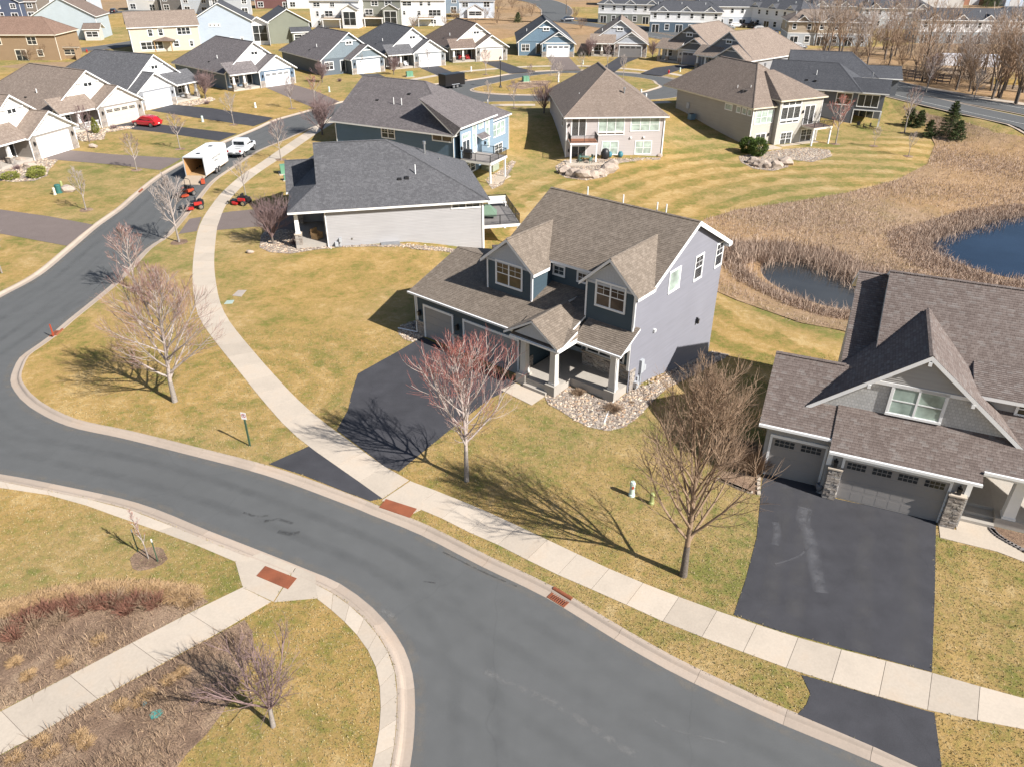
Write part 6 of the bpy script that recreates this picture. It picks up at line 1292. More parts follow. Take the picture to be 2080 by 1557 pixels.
# ------------------------------------------------------------------ evergreens and shrubs
def leafcloud(n, fn, size, seed):
    r = random.Random(seed); mb = MB()
    for k in range(n):
        p, nrm = fn(r); p = Vector(p); a = Vector((r.uniform(-1, 1), r.uniform(-1, 1), r.uniform(-1, 1))).normalized(); d = (Vector(nrm)*.8+a*.7).normalized(); b = d.orthogonal().normalized(); b.rotate(Matrix.Rotation(r.uniform(0, 6.3), 3, d)); s_ = size*r.uniform(.6, 1.3)
        mb.poly([p-b*s_*.3, p+b*s_*.3, p+d*s_])
    return mb
def spruce(p, hgt, rad, label, seed=1, mat=None, group='spruces'):
    q = GT(*p); root = thing('spruce_tree', label, 'spruce', (q[0], q[1], hz(*q)), seed*40, group); obj('trunk', MB().tube([(0,0,-.2),(0,0,hgt*.95)], [rad*.07,.02], 7), BARKD, root, uv=False)
    r = random.Random(seed); br = MB(); tips = []
    for k in range(int(hgt*16)):
        t = (k+.5)/(hgt*16); z = hgt*(.05+.9*t); L = rad*(1-t)**.85*r.uniform(.75, 1.2)+.12; az = k*2.4+r.uniform(-.4, .4); d = Vector((math.cos(az), math.sin(az), -.12+.5*t)); e = Vector((0, 0, z))+d*L; br.tube([(0, 0, z), e[:]], [.03, .008], 3, False); tips.append((Vector((0, 0, z)), d, L))
    obj('branches', br, BARKD, root, uv=False)
    def fn(rr): b, d, L = rr.choice(tips); s_ = rr.random()**.6; w_ = .16*L+.08; return b+d*L*s_+Vector((rr.uniform(-1, 1)*w_*.8, rr.uniform(-1, 1)*w_*.8, rr.uniform(-.6, .3)*w_)), d
    obj('needles', leafcloud(int(hgt*1300), fn, .17, seed), mat or NEEDLE, root, uv=False); return root
spruce((1925,277), 5.6, 1.9, 'tallest dark spruce at the edge of the dry meadow', 1); spruce((1942,286), 3.2, 1.3, 'shorter spruce leaning against the tallest one', 2); spruce((1885,279), 2.8, 1.0, 'small spruce left of the tallest spruce', 3); spruce((1846,256), 3.0, 1.3, 'wide spruce behind the bare tree near the boulevard', 4); spruce((1866,258), 2.8, 1.1, 'spruce directly right of the wide one', 5); spruce((2002,15), 9, 3, 'far dark spruce at the top right', 6); spruce((2020,14), 8, 2.6, 'second far spruce at the top right', 7); spruce((1052,46), 3.2, 1.6, 'lone dark evergreen above the bright blue bungalow', 8)
def bush(p, r, hgt, label, mat, seed=1, n=2600, size=.16, group=None, name='evergreen_shrub', cone=False):
    q = GT(*p); root = thing(name, label, 'shrub', (q[0], q[1], hz(*q)), seed*30, group); obj('stem', MB().tube([(0,0,-.1),(0,0,hgt*.6)], .05, 5), BARKD, root, uv=False)
    def fn(rr):
        v = Vector((rr.gauss(0, 1), rr.gauss(0, 1), rr.gauss(0, 1))).normalized(); k = rr.uniform(.72, 1.04)*(1+.14*math.sin(v.x*5+seed)*math.sin(v.y*5+v.z*4)); z = hgt/2+v.z*hgt/2*k; f = (1-.75*(z/hgt)) if cone else 1; return (v.x*r*k*f, v.y*r*k*f, z), v
    obj('foliage', leafcloud(n, fn, size, seed), mat, root, uv=False); return root
bush((1517,311), 1.15, 2.3, 'round glossy evergreen shrub left of the tan house patio door', YEW, 1, 4200, .19); bush((1537,317), 1.35, 2.6, 'larger round evergreen shrub nearest the tan house patio door', YEW, 2, 5000, .19); bush((196,271), .75, 2.2, 'yellow green arborvitae cone by the red car bungalow', ARBOR, 3, 2400, .14, cone=True)
for k, (x, y) in enumerate([(22,364),(76,352),(74,360)]): bush((x, y), 1.0, .8, ('olive spreading shrub at the left edge bed', 'olive spreading shrub at the tip of the left bed, upper one', 'olive spreading shrub at the tip of the left bed, lower one')[k], ARBOR, 5+k, 1600, .16)
bush((1422,112), .8, 2.2, 'dark arborvitae by the far white bungalow porch', YEW, 9, 1200, .2)
def twiggy(p, r, hgt, label, mat, seed, n=420, group=None, name='bare_shrub', cat='shrub', lean=.5, w_=.01):
    q = GT(*p); rr = random.Random(seed); mb = MB()
    for k in range(n):
        az = rr.uniform(0, 6.3); sp = rr.random()**.7; b = Vector((math.cos(az)*r*.35*rr.random(), math.sin(az)*r*.35*rr.random(), -.02)); e = b+Vector((math.cos(az)*r*sp*.75, math.sin(az)*r*sp*.75, hgt*rr.uniform(.6, 1)*(1-.4*sp))); m = (b+e)/2+Vector((rr.uniform(-.1, .1)*r, rr.uniform(-.1, .1)*r, hgt*.1)); mb.tube([b, m, e], [w_, w_*.8, w_*.5], 3, False)
    o = obj(name, mb, mat, None, uv=False); o.location = (q[0], q[1], hz(*q)); return tag(o, label, cat, group)
twiggy((1175,800), .55, .4, 'small brown dormant shrub in the rock bed nearest the porch steps', TWIGB, 1); twiggy((1245,832), .75, .45, 'wider brown dormant shrub in the rock bed by the downspout', TWIGB, 2); twiggy((1284,818), .2, .2, 'tiny dormant plant at the right end of the porch rock bed', TWIGB, 3, 80)
for k in range(7): twiggy((1470+k*12, 925+k*4+(k % 2)*14), 1.1, 1.7, 'brown leafless hedge shrub beside the small garage door', TWIGB, 10+k, 520, 'hedge shrubs beside the small garage')
rr = random.Random(8)
for k in range(17):
    t = k/16; x = 10+t*305; y = 1290-58*math.sin(t*2.2)+rr.uniform(-16, 14); twiggy((x, y), .75, .75, 'dark red stemmed shrub in the row across the mulch bed', (REDST if k % 3 else TWIGB), 30+k, 130 if k % 3 else 90, 'red stemmed shrubs in the mulch bed')
for k in range(15):
    t = k/14; x = -10+t*395; y = 1262-62*math.sin(t*1.9+.25)+rr.uniform(-5, 5); twiggy((x, y), .85, .28, 'flattened golden ornamental grass along the mulch bed edge', DRYG, 60+k, 520, 'golden grasses of the mulch bed', 'ornamental_grass', 'grass', w_=.014)
for k, (x, y) in enumerate([(30,1540),(105,1528),(85,1505),(160,1495),(175,1508),(300,1408),(285,1425),(245,1432),(342,1382),(58,1372),(30,1345),(200,1300),(130,1345),(370,1365)]): twiggy((x, y), .42, .2, 'cut back tan grass clump in the lower mulch beds', DRYG, 90+k, 260, 'cut grass clumps', 'grass_clump', 'grass', w_=.012)
for k, (x, y, lb) in enumerate([(150,300,'bare shrub at the bungalow porch railing by the red car'), (232,262,'low brown shrub in the pebble bed right of the arborvitae'), (35,345,'grey leafless shrub among the boulders at left'), (600,497,'small dormant shrub left of the grey bungalow porch'), (640,480,'leafless shrub at the grey bungalow porch slab'), (690,166,'dormant shrub before the dark slate bungalow window'), (420,212,'brown shrub at the porch of the charcoal bungalow'), (505,182,'dormant shrub below the slate blue bungalow porch'), (1358,122,'orange leafless bush by the far porch')]): twiggy((x, y), .7, .8, lb, TWIGP if k != 8 else DRYG, 120+k, 220)

# ------------------------------------------------------------------ short turf on the near lawns
rs = np.random.RandomState(11)
Q = rs.uniform((-30, 12), (32, 52), (330000, 2)); dq = np.hypot(Q[:, 0], Q[:, 1]); Q = Q[rs.rand(len(Q)) < np.clip(1.25-dq/62, .18, 1)]
pxy = (_M @ np.vstack([Q.T, np.full(len(Q), -HC)])); vis = (np.abs(pxy[0]/pxy[2]) < .69) & (np.abs(pxy[1]/pxy[2]) < .52); Q = Q[vis]
bad = inpoly(offset(HOLE, -.06), Q)
for P in PAVED:
    c = P.mean(0); a = P-c; bad |= inpoly(c+a*(1-.05/np.maximum(np.linalg.norm(a, axis=1), .1))[:, None], Q)
for f_, r_ in ((FM, [(-.2,-.2),(10,-.2),(10,-.8),(13.2,-.8),(13.2,1),(16.5,1),(16.5,15),(5,15),(5,10.2),(-.2,10.2)]), (FR, [(-.4,-.1),(2.9,-.1),(2.9,-.8),(17,-.8),(17,12),(2.5,12),(2.5,5.3),(-.4,5.3)])): bad |= inpoly(np.array([f_(*q) for q in r_]), Q)
Q = Q[~bad]
blades('turf', Q, np.clip(rs.normal(.055, .02, len(Q)), .02, .11), .035, .9, GRASSL, rs, 'short straw and green turf of the near lawns', 'grass')

# dead stems and leaf litter lying in the mulch beds
for k, poly in enumerate(([(-60,1230),(0,1222),(90,1205),(180,1188),(300,1180),(390,1195),(424,1222),(330,1272),(200,1340),(0,1443),(-60,1470)], [(497,1258),(512,1280),(514,1300),(512,1330),(480,1400),(450,1450),(420,1490),(380,1530),(350,1570),(-20,1640),(-20,1545),(39,1514),(151,1447),(300,1365)])):
    P = np.array(px(poly, LAWN)); Q = rs.uniform(P.min(0), P.max(0), (16000, 2)); Q = Q[inpoly(P, Q)]; pn = np.sin(Q[:, 0]*1.7+np.sin(Q[:, 1]*1.3))+np.sin(Q[:, 1]*2.3+1); Q = Q[rs.rand(len(Q)) < np.clip(.55+.3*pn, .05, 1)]
    blades('plant_litter', Q, np.clip(rs.normal(.22, .1, len(Q)), .06, .5), .022, 1.3, LITTER, rs, ('flattened dead stems and leaf litter in the upper mulch bed', 'flattened dead stems and leaf litter in the lower mulch bed')[k], 'litter', .012)

# ------------------------------------------------------------------ vehicles
def loft(rings):
    mb = MB(); k = len(rings[0])
    for r in rings: mb.v.extend(r)
    for i in range(len(rings)-1):
        for j in range(k): q = (j+1) % k; mb.f.append((i*k+j, i*k+q, (i+1)*k+q, (i+1)*k+j))
    mb.f.append(tuple(range(k-1, -1, -1))); mb.f.append(tuple((len(rings)-1)*k+j for j in range(k))); return mb
def ring(y, w_, zb, zt, rnd=.12, tw=.9):
    h = [(w_*.86, zb), (w_, zb+rnd), (w_, zt-rnd*1.4), (w_*tw, zt), (w_*.5, zt+.02)]
    return [(x, y, z) for x, z in h]+[(-x, y, z) for x, z in h[::-1]]
CARGL = mk_glass('car_glass', (.02,.025,.03), .03)
def wheel(root, x, y, r=.34, w_=.24):
    wo = obj('wheel', MB().cyl((x, y, r), (1, 0, 0), r, w_, 18), RUBBER, root, uv=False); s_ = 1 if x > 0 else -1
    obj('rim', MB().cyl((x+s_*(w_/2), y, r), (1, 0, 0), r*.68, .03, 14), CHROME, wo, uv=False)
def carpaint(c):
    def mk():
        t = NT('car_paint'); t.set(Base_Color=(*c, 1), Roughness=.25); t.b.inputs['Coat Weight'].default_value = .7; t.b.inputs['Coat Roughness'].default_value = .06; return t.m
    return M_(('car', c), mk)
def car(p, heading, label, col, kind='suv', name='parked_car', cat='car', group=None, z=None, world=False):
    q = np.array(p) if world else G(*p, LAWN); root = thing(name, label, cat, (q[0], q[1], LAWN if z is None else z), heading-90, group); m = carpaint(col)
    L, W, hb, ht = (4.6, .92, .95, 1.58) if kind == 'suv' else (4.5, .9, .86, 1.42) if kind == 'sedan' else (5.9, 1.0, 1.12, 1.95)
    h = L/2
    if kind != 'pickup':
        obj('body', loft([ring(-h, W*.82, .42, hb*.92), ring(-h+.18, W*.95, .3, hb+.03), ring(-h*.5, W, .25, hb+.02), ring(0, W, .24, hb), ring(h*.45, W, .25, hb-.02), ring(h-.35, W*.95, .28, hb-.14), ring(h-.05, W*.8, .38, hb-.3)]), m, root, uv=False, smooth=False)
        obj('cabin', loft([[(x, y, z) for x, y, z in ring(y, w_, hb-.05, zt, .06, .86)] for y, w_, zt in ((-h+.12, W*.8, hb+.1), (-h+.62, W*.84, ht-.12), (-.9, W*.87, ht-.01), (-.1, W*.87, ht), (.4, W*.86, ht-.06), (1.25, W*.82, hb+.02))]), m, root, uv=False)
        for s_ in (-1, 1):
            obj('side_window', MB().poly([(s_*W*.885, -h+.9, hb+.04), (s_*W*.885, .78, hb+.04), (s_*W*.80, .3, ht-.14), (s_*W*.80, -h+1.05, ht-.16)][::s_]), CARGL, root, uv=False)
        obj('windshield', MB().poly([(-W*.74, 1.13, hb+.1), (W*.74, 1.13, hb+.1), (W*.68, .42, ht-.07), (-W*.68, .42, ht-.07)]), CARGL, root, uv=False)
        obj('rear_window', MB().poly([(W*.7, -h+.2, hb+.17), (-W*.7, -h+.2, hb+.17), (-W*.66, -h+.6, ht-.12), (W*.66, -h+.6, ht-.12)]), CARGL, root, uv=False)
        wy = h-.85
    else:
        obj('body', loft([ring(.1, W, .5, hb+.05), ring(h*.5, W, .5, hb+.05), ring(h-.3, W*.97, .5, hb), ring(h, W*.85, .55, hb-.15)]), m, root, uv=False)
        obj('cab', loft([ring(y, w_, hb-.1, zt, .06, .88) for y, w_, zt in ((-.75, W*.93, ht-.1), (-.6, W*.93, ht), (.7, W*.92, ht), (1.45, W*.9, hb+.1))]), m, root, uv=False); obj('underbody', loft([ring(-h, W*.9, .5, .8), ring(.2, W*.9, .5, .8)]), BLACK, root, uv=False)
        bd = MB().box(-W, -W+.1, -h, -.75, .6, hb+.15).box(W-.1, W, -h, -.75, .6, hb+.15).box(-W+.1, W-.1, -h, -h+.1, .6, hb+.15).box(-W+.1, W-.1, -h+.1, -.75, .6, .7); obj('bed', bd, m, root, uv=False); obj('lower_door', MB().box(-W, W, -.75, .15, .52, hb+.03), m, root, uv=False)
        for s_ in (-1, 1):
            obj('side_window', MB().poly([(s_*W*.945, -.5, hb+.12), (s_*W*.945, 1.0, hb+.12), (s_*W*.86, .6, ht-.12), (s_*W*.86, -.5, ht-.12)][::s_]), CARGL, root, uv=False); obj('mirror', MB().box(s_*W, s_*(W+.25), .95, 1.1, hb+.1, hb+.35), BLACK, root, uv=False)
        obj('windshield', MB().poly([(-W*.8, 1.44, hb+.16), (W*.8, 1.44, hb+.16), (W*.74, .78, ht-.04), (-W*.74, .78, ht-.04)]), CARGL, root, uv=False); obj('rear_window', MB().box(-W*.7, W*.7, -.80, -.72, hb+.2, ht-.2), CARGL, root, uv=False); wy = h-1.0
    for x in (-1, 1):
        for y in (-wy, wy): wheel(root, x*(W-.1), y, .34 if kind != 'pickup' else .41)
        obj('headlight', MB().box(x*W*.55, x*W*.88, h-.12, h+.01 if kind == 'pickup' else h-.03, hb-.35, hb-.2), CHROME, root, uv=False); obj('tail_light', MB().box(x*W*.72, x*W*.99, -h-.01, -h+.2, hb-.25, hb-.02), paint((.35,.01,.01), .3), root, uv=False)
    obj('licence_plate', MB().box(-.16, .16, -h-.015, -h+.1, hb-.42, hb-.3), WHITE, root, uv=False)
    return root
def hd(a, b): A, B = G(*a), G(*b); d = B-A; return math.degrees(math.atan2(d[1], d[0]))
car((300,256), hd((345,262),(260,254)), 'shiny red crossover parked before the beige garage door', (.42,.012,.02))
hs = hd((430,360),(515,300))
car((493,310), hs, 'white pickup truck towing the open white trailer', (.72,.73,.74), 'pickup', 'pickup_truck', 'truck', z=0.0)
car((1152,45), 200, 'dark car driving on the boulevard at the top', (.03,.035,.045), 'suv', z=LAWN+.17); car((1527,57), -5, 'black pickup truck parked at the townhouse court', (.02,.02,.025), 'pickup', 'pickup_truck', 'truck'); car((1496,56), -5, 'white car parked left of the black pickup at the townhouses', (.7,.7,.71), 'suv'); car((232,27), 100, 'black car on the far street at the top left', (.02,.02,.022), 'sedan', z=LAWN+.19)
for x, y, a, c, kd, lb in [(1478,60,-5,(.25,.26,.27),'suv','grey car parked left of the white car at the townhouses'), (1545,63,-8,(.5,.5,.5),'sedan','silver car parked right of the black pickup at the townhouses'), (1565,70,-8,(.03,.05,.1),'suv','navy car at the right end of the townhouse court'), (300,20,-5,(.4,.4,.41),'sedan','silver car on the far street before the off white house'), (950,36,0,(.06,.06,.07),'suv','dark car on the drive of the small white gabled house'), (1620,100,-8,(.6,.6,.6),'suv','pale car beside the tan roofed townhouses')]: car((x, y), a, lb, c, kd)
# open white cargo trailer
tq = G(424, 350, 0); tr = thing('cargo_trailer', 'white enclosed trailer with open ramp door on the left street', 'trailer', (tq[0], tq[1], 0), hs-90)
TW, TL, TZ0, TZ1 = 1.25, 3.6, .55, 2.75; wpaint = paint((.74,.74,.73), .4, .05)
obj('side_wall', MB().box(-TW, -TW+.05, -TL, TL, TZ0, TZ1), wpaint, tr, uv=False); obj('side_wall', MB().box(TW-.05, TW, -TL, TL, TZ0, TZ1), wpaint, tr, uv=False); obj('roof', MB().box(-TW+.05, TW-.05, -TL, TL, TZ1-.06, TZ1-.003), wpaint, tr, uv=False)
obj('front_wall', loft([[(x, y, z) for x, z in ((-w_, TZ0), (w_, TZ0), (w_, TZ1-.004), (-w_, TZ1-.004))] for y, w_ in ((TL, TW-.002), (TL+.5, .5))]), wpaint, tr, uv=False); obj('floor', MB().box(-TW+.05, TW-.05, -TL, TL, TZ0-.1, TZ0+.02), TIMBER, tr, uv=False)
obj('inner_lining', MB().box(-TW+.06, -TW+.09, -TL+.06, TL-.1, TZ0+.03, TZ1-.1), paint((.45,.25,.1), .7), tr, uv=False); obj('ramp_door', MB().poly([(-TW+.05,-TL,TZ0),(TW-.05,-TL,TZ0),(TW-.05,-TL-2.1,.05),(-TW+.05,-TL-2.1,.05)][::-1]).poly([(-TW+.05,-TL,TZ0-.06),(TW-.05,-TL,TZ0-.06),(TW-.05,-TL-2.1,0),(-TW+.05,-TL-2.1,0)]), paint((.38,.30,.22), .85), tr, uv=False)
obj('edge_trim', MB().box(-TW-.02, -TW+.06, -TL-.03, -TL+.05, TZ0-.1, TZ1+.01).box(TW-.06, TW+.02, -TL-.03, -TL+.05, TZ0-.1, TZ1+.01).box(-TW, TW, -TL-.03, -TL+.05, TZ1-.1, TZ1+.012), GREYBOX, tr, uv=False)
for y in (-.55, .35):
    for x in (-1, 1): wheel(tr, x*(TW-.02), y, .36, .22)
for y in (-1.9, 1.9): obj('roof_vent', MB().box(-.22, .22, y-.22, y+.22, TZ1, TZ1+.06), BLACK, tr, uv=False)
obj('fender', MB().box(TW, TW+.12, -1.05, .85, .76, .82), GREYBOX, tr, uv=False); obj('side_door', MB().box(TW-.01, TW+.015, 2.1, 2.95, .75, 2.5), paint((.68,.68,.67), .4), tr, uv=False); obj('drawbar', MB().tube([(0,TL+.3,.5),(0,TL+1.6,.5)], .06, 6), BLACK, tr, uv=False)
def text(body, size, parent, loc, rot, mat, name='lettering'):
    cu = bpy.data.curves.new(name, 'FONT'); cu.body = body; cu.size = size; cu.align_x = 'CENTER'; cu.align_y = 'CENTER'; cu.extrude = .002; cu.materials.append(mat); o = bpy.data.objects.new(name, cu); C.objects.link(o); dg = bpy.context.evaluated_depsgraph_get(); me = bpy.data.meshes.new_from_object(o.evaluated_get(dg)); bpy.data.objects.remove(o); o = bpy.data.objects.new(name, me); C.objects.link(o); o['kind'] = 'stuff'; o.parent = parent; o.location = loc; o.rotation_euler = rot; return o
INK = paint((.10,.11,.11), .6)
text('HORTICULTURE', .36, tr, (TW+.02, 0.1, 1.95), (PI/2, 0, PI/2), INK); text('SERVICES', .36, tr, (TW+.02, 0.1, 1.55), (PI/2, 0, PI/2), INK)
# black enclosed trailer beyond the blue house
bq = G(918, 178, 0); bt = thing('cargo_trailer', 'black enclosed trailer with two axles parked by the circle island', 'trailer', (bq[0], bq[1], 0), hd((895,185),(945,178))-90); BL = paint((.012,.012,.014), .3, .1)
obj('trailer_body', loft([[(x, y, z) for x, z in ((-1.15, .5), (1.15, .5), (1.15, 2.5), (1.0, 2.62), (-1.0, 2.62), (-1.15, 2.5))] for y in (-2.3, 2.3)]), BL, bt, uv=False); obj('nose', loft([[(x*k, y, z) for x, z in ((-1.15, .5), (1.15, .5), (1.15, 2.5), (-1.15, 2.5))] for y, k in ((2.3, 1), (2.9, .4))]), BL, bt, uv=False)
for y in (-.4, .45):
    for x in (-1, 1): wheel(bt, x*1.12, y, .34, .22)
obj('rear_ramp', MB().box(-1.1, 1.1, -4.0, -2.35, .1, .18), paint((.06,.09,.05), .8), bt, uv=False); obj('fender', MB().box(1.15, 1.3, -.9, .95, .72, .78), GREYBOX, bt, uv=False)
# zero turn mowers
def mower(p, yaw, label, bodyc, roll=False, z=LAWN):
    q = G(*p, z); r = thing('lawn_mower', label, 'mower', (q[0], q[1], z), yaw, 'zero turn mowers of the crew'); bm_ = paint(bodyc, .4)
    obj('mower_deck', MB().prism([(-.75,.2),(.75,.2),(.75,.7),(.5,1.0),(-.5,1.0),(-.75,.7)], .14, .34), bm_, r, uv=False); obj('discharge_chute', MB().prism([(.75,.3),(1.1,.35),(1.1,.75),(.75,.8)], .14, .26), RUBBER, r, uv=False)
    obj('frame', MB().box(-.3,.3,-.9,1.25,.34,.46).box(-.5,-.42,.9,1.5,.34,.4).box(.42,.5,.9,1.5,.34,.4), BLACK, r, uv=False); obj('engine', MB().box(-.33,.33,-.95,-.3,.46,.85).cyl((0,-.6,.92),(0,0,1),.2,.16,12), BLACK, r, uv=False); obj('engine_cover', MB().box(-.4,.4,-.3,.1,.46,.72), bm_, r, uv=False)
    obj('seat', MB().box(-.28,.28,-.1,.4,.72,.84).box(-.28,.28,-.22,-.1,.8,1.2), BLACK, r, uv=False); obj('fuel_tank', MB().box(-.6,-.36,-.7,.1,.5,.8), bm_, r, uv=False); obj('control_levers', MB().tube([(-.32,.45,.7),(-.32,.55,1.05),(-.1,.6,1.08)], .025, 6).tube([(.32,.45,.7),(.32,.55,1.05),(.1,.6,1.08)], .025, 6), BLACK, r, uv=False)
    if roll: obj('roll_bar', MB().tube([(-.5,-.4,.5),(-.5,-.45,1.7),(-.35,-.45,1.85),(.35,-.45,1.85),(.5,-.45,1.7),(.5,-.4,.5)], .035, 6), BLACK, r, uv=False)
    for x in (-1, 1): wheel(r, x*.58, -.55, .29, .26); wheel(r, x*.46, 1.5, .16, .14)
    return r
mower((492,415), 75, 'red zero turn mower standing on the grass by the sidewalk', (.45,.02,.02)); mower((397,424), 118, 'red zero turn mower at the kerb end of the trailer ramp', (.45,.025,.02)); mower((379,398), 148, 'orange and black mower with roll bar behind the open trailer', (.38,.06,.025), True, 0.0)
for k, (x, y, lb) in enumerate([(413,373,'orange red fuel can at the right rear corner of the open trailer'), (373,391,'orange red fuel can standing beside the roll bar mower')]):
    q = G(x, y, .1); c = thing('fuel_can', lb, 'fuel can', (q[0], q[1], .1 if k else LAWN), 20, 'fuel cans'); obj('can_body', MB().box(-.22,.22,-.3,.3,0,.5), ORANGE, c, uv=False); obj('handle', MB().tube([(0,-.2,.5),(0,-.15,.62),(0,.15,.62),(0,.2,.5)], .03, 6), ORANGE, c, uv=False); obj('spout', MB().tube([(0,.25,.5),(0,.38,.72)], .04, 6), BLACK, c, uv=False)
# ------------------------------------------------------------------ street furniture
q = G(508, 905, LAWN); sg = thing('parking_sign', 'white no parking sign with red ring on a green post', 'sign', (q[0], q[1], LAWN), -12); GP = paint((.05,.10,.06), .6)
obj('post', MB().box(-.035,.035,-.02,.02,-.3,2.3).box(-.05,-.035,-.03,.03,-.3,2.3).box(.035,.05,-.03,.03,-.3,2.3), GP, sg, uv=False); pl = obj('plate', MB().box(-.16,.16,-.034,-.026,1.88,2.34), WHITE, sg, uv=False)
rg = MB(); n_ = 28
for k in range(n_):
    a, b = 2*PI*k/n_, 2*PI*(k+1)/n_; f = lambda r, t: (r*math.cos(t), -.038, 2.13+r*math.sin(t)); rg.poly([f(.105, a), f(.135, a), f(.135, b), f(.105, b)])
rg.poly([(-.10,-.0385,2.215),(-.08,-.0385,2.235),(.10,-.0385,2.045),(.08,-.0385,2.025)]); SGR = paint((.5,.02,.02), .5)
obj('prohibition_ring', rg, SGR, pl, uv=False); text('P', .2, pl, (0, -.037, 2.13), (PI/2, 0, 0), BLACK, 'letter')
q = G(1016.5, 178, LAWN); lp = thing('street_lamp', 'black lamp post with lantern on the circle island', 'lamp', (q[0], q[1], LAWN)); obj('pole', MB().lathe([(0,0),(.28,0),(.28,.12),(.16,.35),(.11,.6),(.085,.8),(.075,4.7),(.12,4.75),(.12,4.85),(0,4.9)], 12), BLACK, lp, uv=False); obj('lantern', MB().lathe([(0,4.85),(.16,4.9),(.24,5.15),(.22,5.2),(0,5.2)], 10), WHITE, lp, uv=False); obj('cap', MB().lathe([(.3,5.2),(.26,5.28),(.1,5.5),(.04,5.7),(0,5.72)], 10), BLACK, lp, uv=False)
def pedestal(p, r, hgt, label, mat, group=None, drape=True, cap=True):
    q = GT(*p); o = thing('utility_pedestal', label, 'pedestal', (q[0], q[1], hz(*q)), 0, group); obj('pedestal_body', MB().lathe([(0,0),(r*1.25,0),(r*1.25,.12),(r,.16),(r,hgt-.08),(r*.9,hgt-.02),(0,hgt)], 14), mat, o, uv=False, smooth=False); obj('cap', MB().lathe([(r*1.05,hgt-.14),(r*1.05,hgt-.06),(r*.8,hgt+.02),(0,hgt+.03)], 14), mat, o, uv=False); return o
MINT = paint((.55,.66,.58), .6); LIME = paint((.33,.36,.14), .6); TEAL = paint((.03,.13,.11), .6)
pw = pedestal((1283,1006), .14, .92, 'pale mint utility pedestal on the front lawn', MINT); obj('warning_sticker', MB().box(-.05,.05,-.16,-.12,.55,.72), ORANGE, pw, uv=False); pedestal((1323,1022), .12, .66, 'short yellow green pedestal right of the pale mint one', LIME)
pedestal((120,392), .32, .95, 'dark teal pedestal between two posts on the left lawn', TEAL); pedestal((127,384), .14, .9, 'yellow green post behind the teal pedestal', LIME); pedestal((112,396), .14, .8, 'cream post left of the teal pedestal', paint((.6,.55,.45), .7))
for x, y, s_, lb, m in [(412,248,.9,'mint green pedestal between the two dark driveways',MINT), (519,219,.8,'white slanted marker post on the lawn above the pickup',PVC), (669,187,.9,'pale green pedestal near the slate blue bungalow',MINT), (1184,131,.9,'pale green pedestal right of the paver driveway',MINT), (1381,146,.8,'green marker near the white sided bungalow',MINT), (957,145,.9,'white marker by the taupe bungalow lawn',PVC), (1302,190,.7,'white marker post at the near edge of the island',PVC), (1312,199,.7,'white marker post on the near verge of the ring',PVC), (991,213,.8,'white marker post behind the blue house ridge',PVC), (1134,167,1.9,'white birdhouse post on the island',WHITE)]: pedestal((x, y), .16, s_, lb, m)
def transformer(p, w_, label, group=None):
    q = GT(*p); o = thing('transformer_box', label, 'transformer', (q[0], q[1], hz(*q)), 20, group); obj('cabinet', MB().extr([(-w_*.5,.08),(w_*.5,.08),(w_*.5,w_*.75),(w_*.35,w_*.95),(-w_*.5,w_*.95)], 'x', -w_*.6, w_*.6), GREENBX, o, uv=False); obj('pad', MB().box(-w_*.8,w_*.8,-w_*.8,w_*.8,-.1,.08), CONC, o, uv=False)
    obj('door_seam', MB().box(-.01,.01,-w_*.52,-w_*.5,.12,w_*.85), BLACK, o, uv=False); return o
transformer((582,352), 1.15, 'large green transformer left of the grey bungalow'); transformer((584,366), .65, 'small green cabinet in front of the large transformer'); transformer((832,156), 1.1, 'grey green transformer above the blue house ridge'); transformer((1068,166), 1.1, 'green transformer on the circle island')
def hydrant(p, label):
    q = GT(*p); o = thing('fire_hydrant', label, 'hydrant', (q[0], q[1], hz(*q)), 0, 'red hydrants'); obj('barrel', MB().lathe([(0,0),(.18,0),(.18,.06),(.12,.08),(.12,.55),(.17,.57),(.17,.62),(.12,.7),(.04,.78),(0,.8)], 12), RED, o, uv=False); obj('nozzle', MB().cyl((0,0,.42),(1,0,0),.07,.5,10).cyl((0,-.12,.42),(0,1,0),.09,.24,10), RED, o, uv=False); return o
hydrant((1358,150), 'red fire hydrant on the verge by the far bend'); hydrant((177,107), 'red fire hydrant on the far street at the left')
def inlet(p, d, label):
    q = G(*p, 0); o = thing('storm_drain', label, 'drain', (q[0], q[1], 0.008), d, 'kerb storm drains'); obj('frame', MB().box(-.48,.48,-.26,-.22,0,.03).box(-.48,.48,.2,.26,0,.03).box(-.48,-.43,-.22,.2,0,.03).box(.43,.48,-.22,.2,0,.03), RUST, o, uv=False); obj('pit', MB().box(-.43,.43,-.22,.2,-.02,.004), BLACK, o, uv=False)
    for k in range(8): x = -.38+k*.108; obj('grate_bar', MB().box(x-.025,x+.025,-.22,.2,.004,.028), RUST, o, uv=False)
    obj('hood', MB().tube([(-.52,.30,.10),(.52,.30,.10)], .10, 12), RUST, o, uv=False); return o
inlet((1135,1216), hd((1109,1213),(1247,1297)), 'rusty kerb inlet grate on the main street'); inlet((281,389), hd((282,397),(250,425)), 'rusty kerb inlet on the far side of the left street'); inlet((113,678), hd((98,686),(135,652))-180, 'rusty kerb inlet above the rounded corner')
q = G(109, 683, LAWN); o = tag(obj('marker_post', MB().box(-.05,.05,-.02,.02,0,.95).prism([(-.05,-.02),(.05,-.02),(0,.03)], .95, 1.0), ORANGE), 'thin orange marker post at the kerb inlet near the corner', 'marker'); o.location = (q[0], q[1], LAWN)
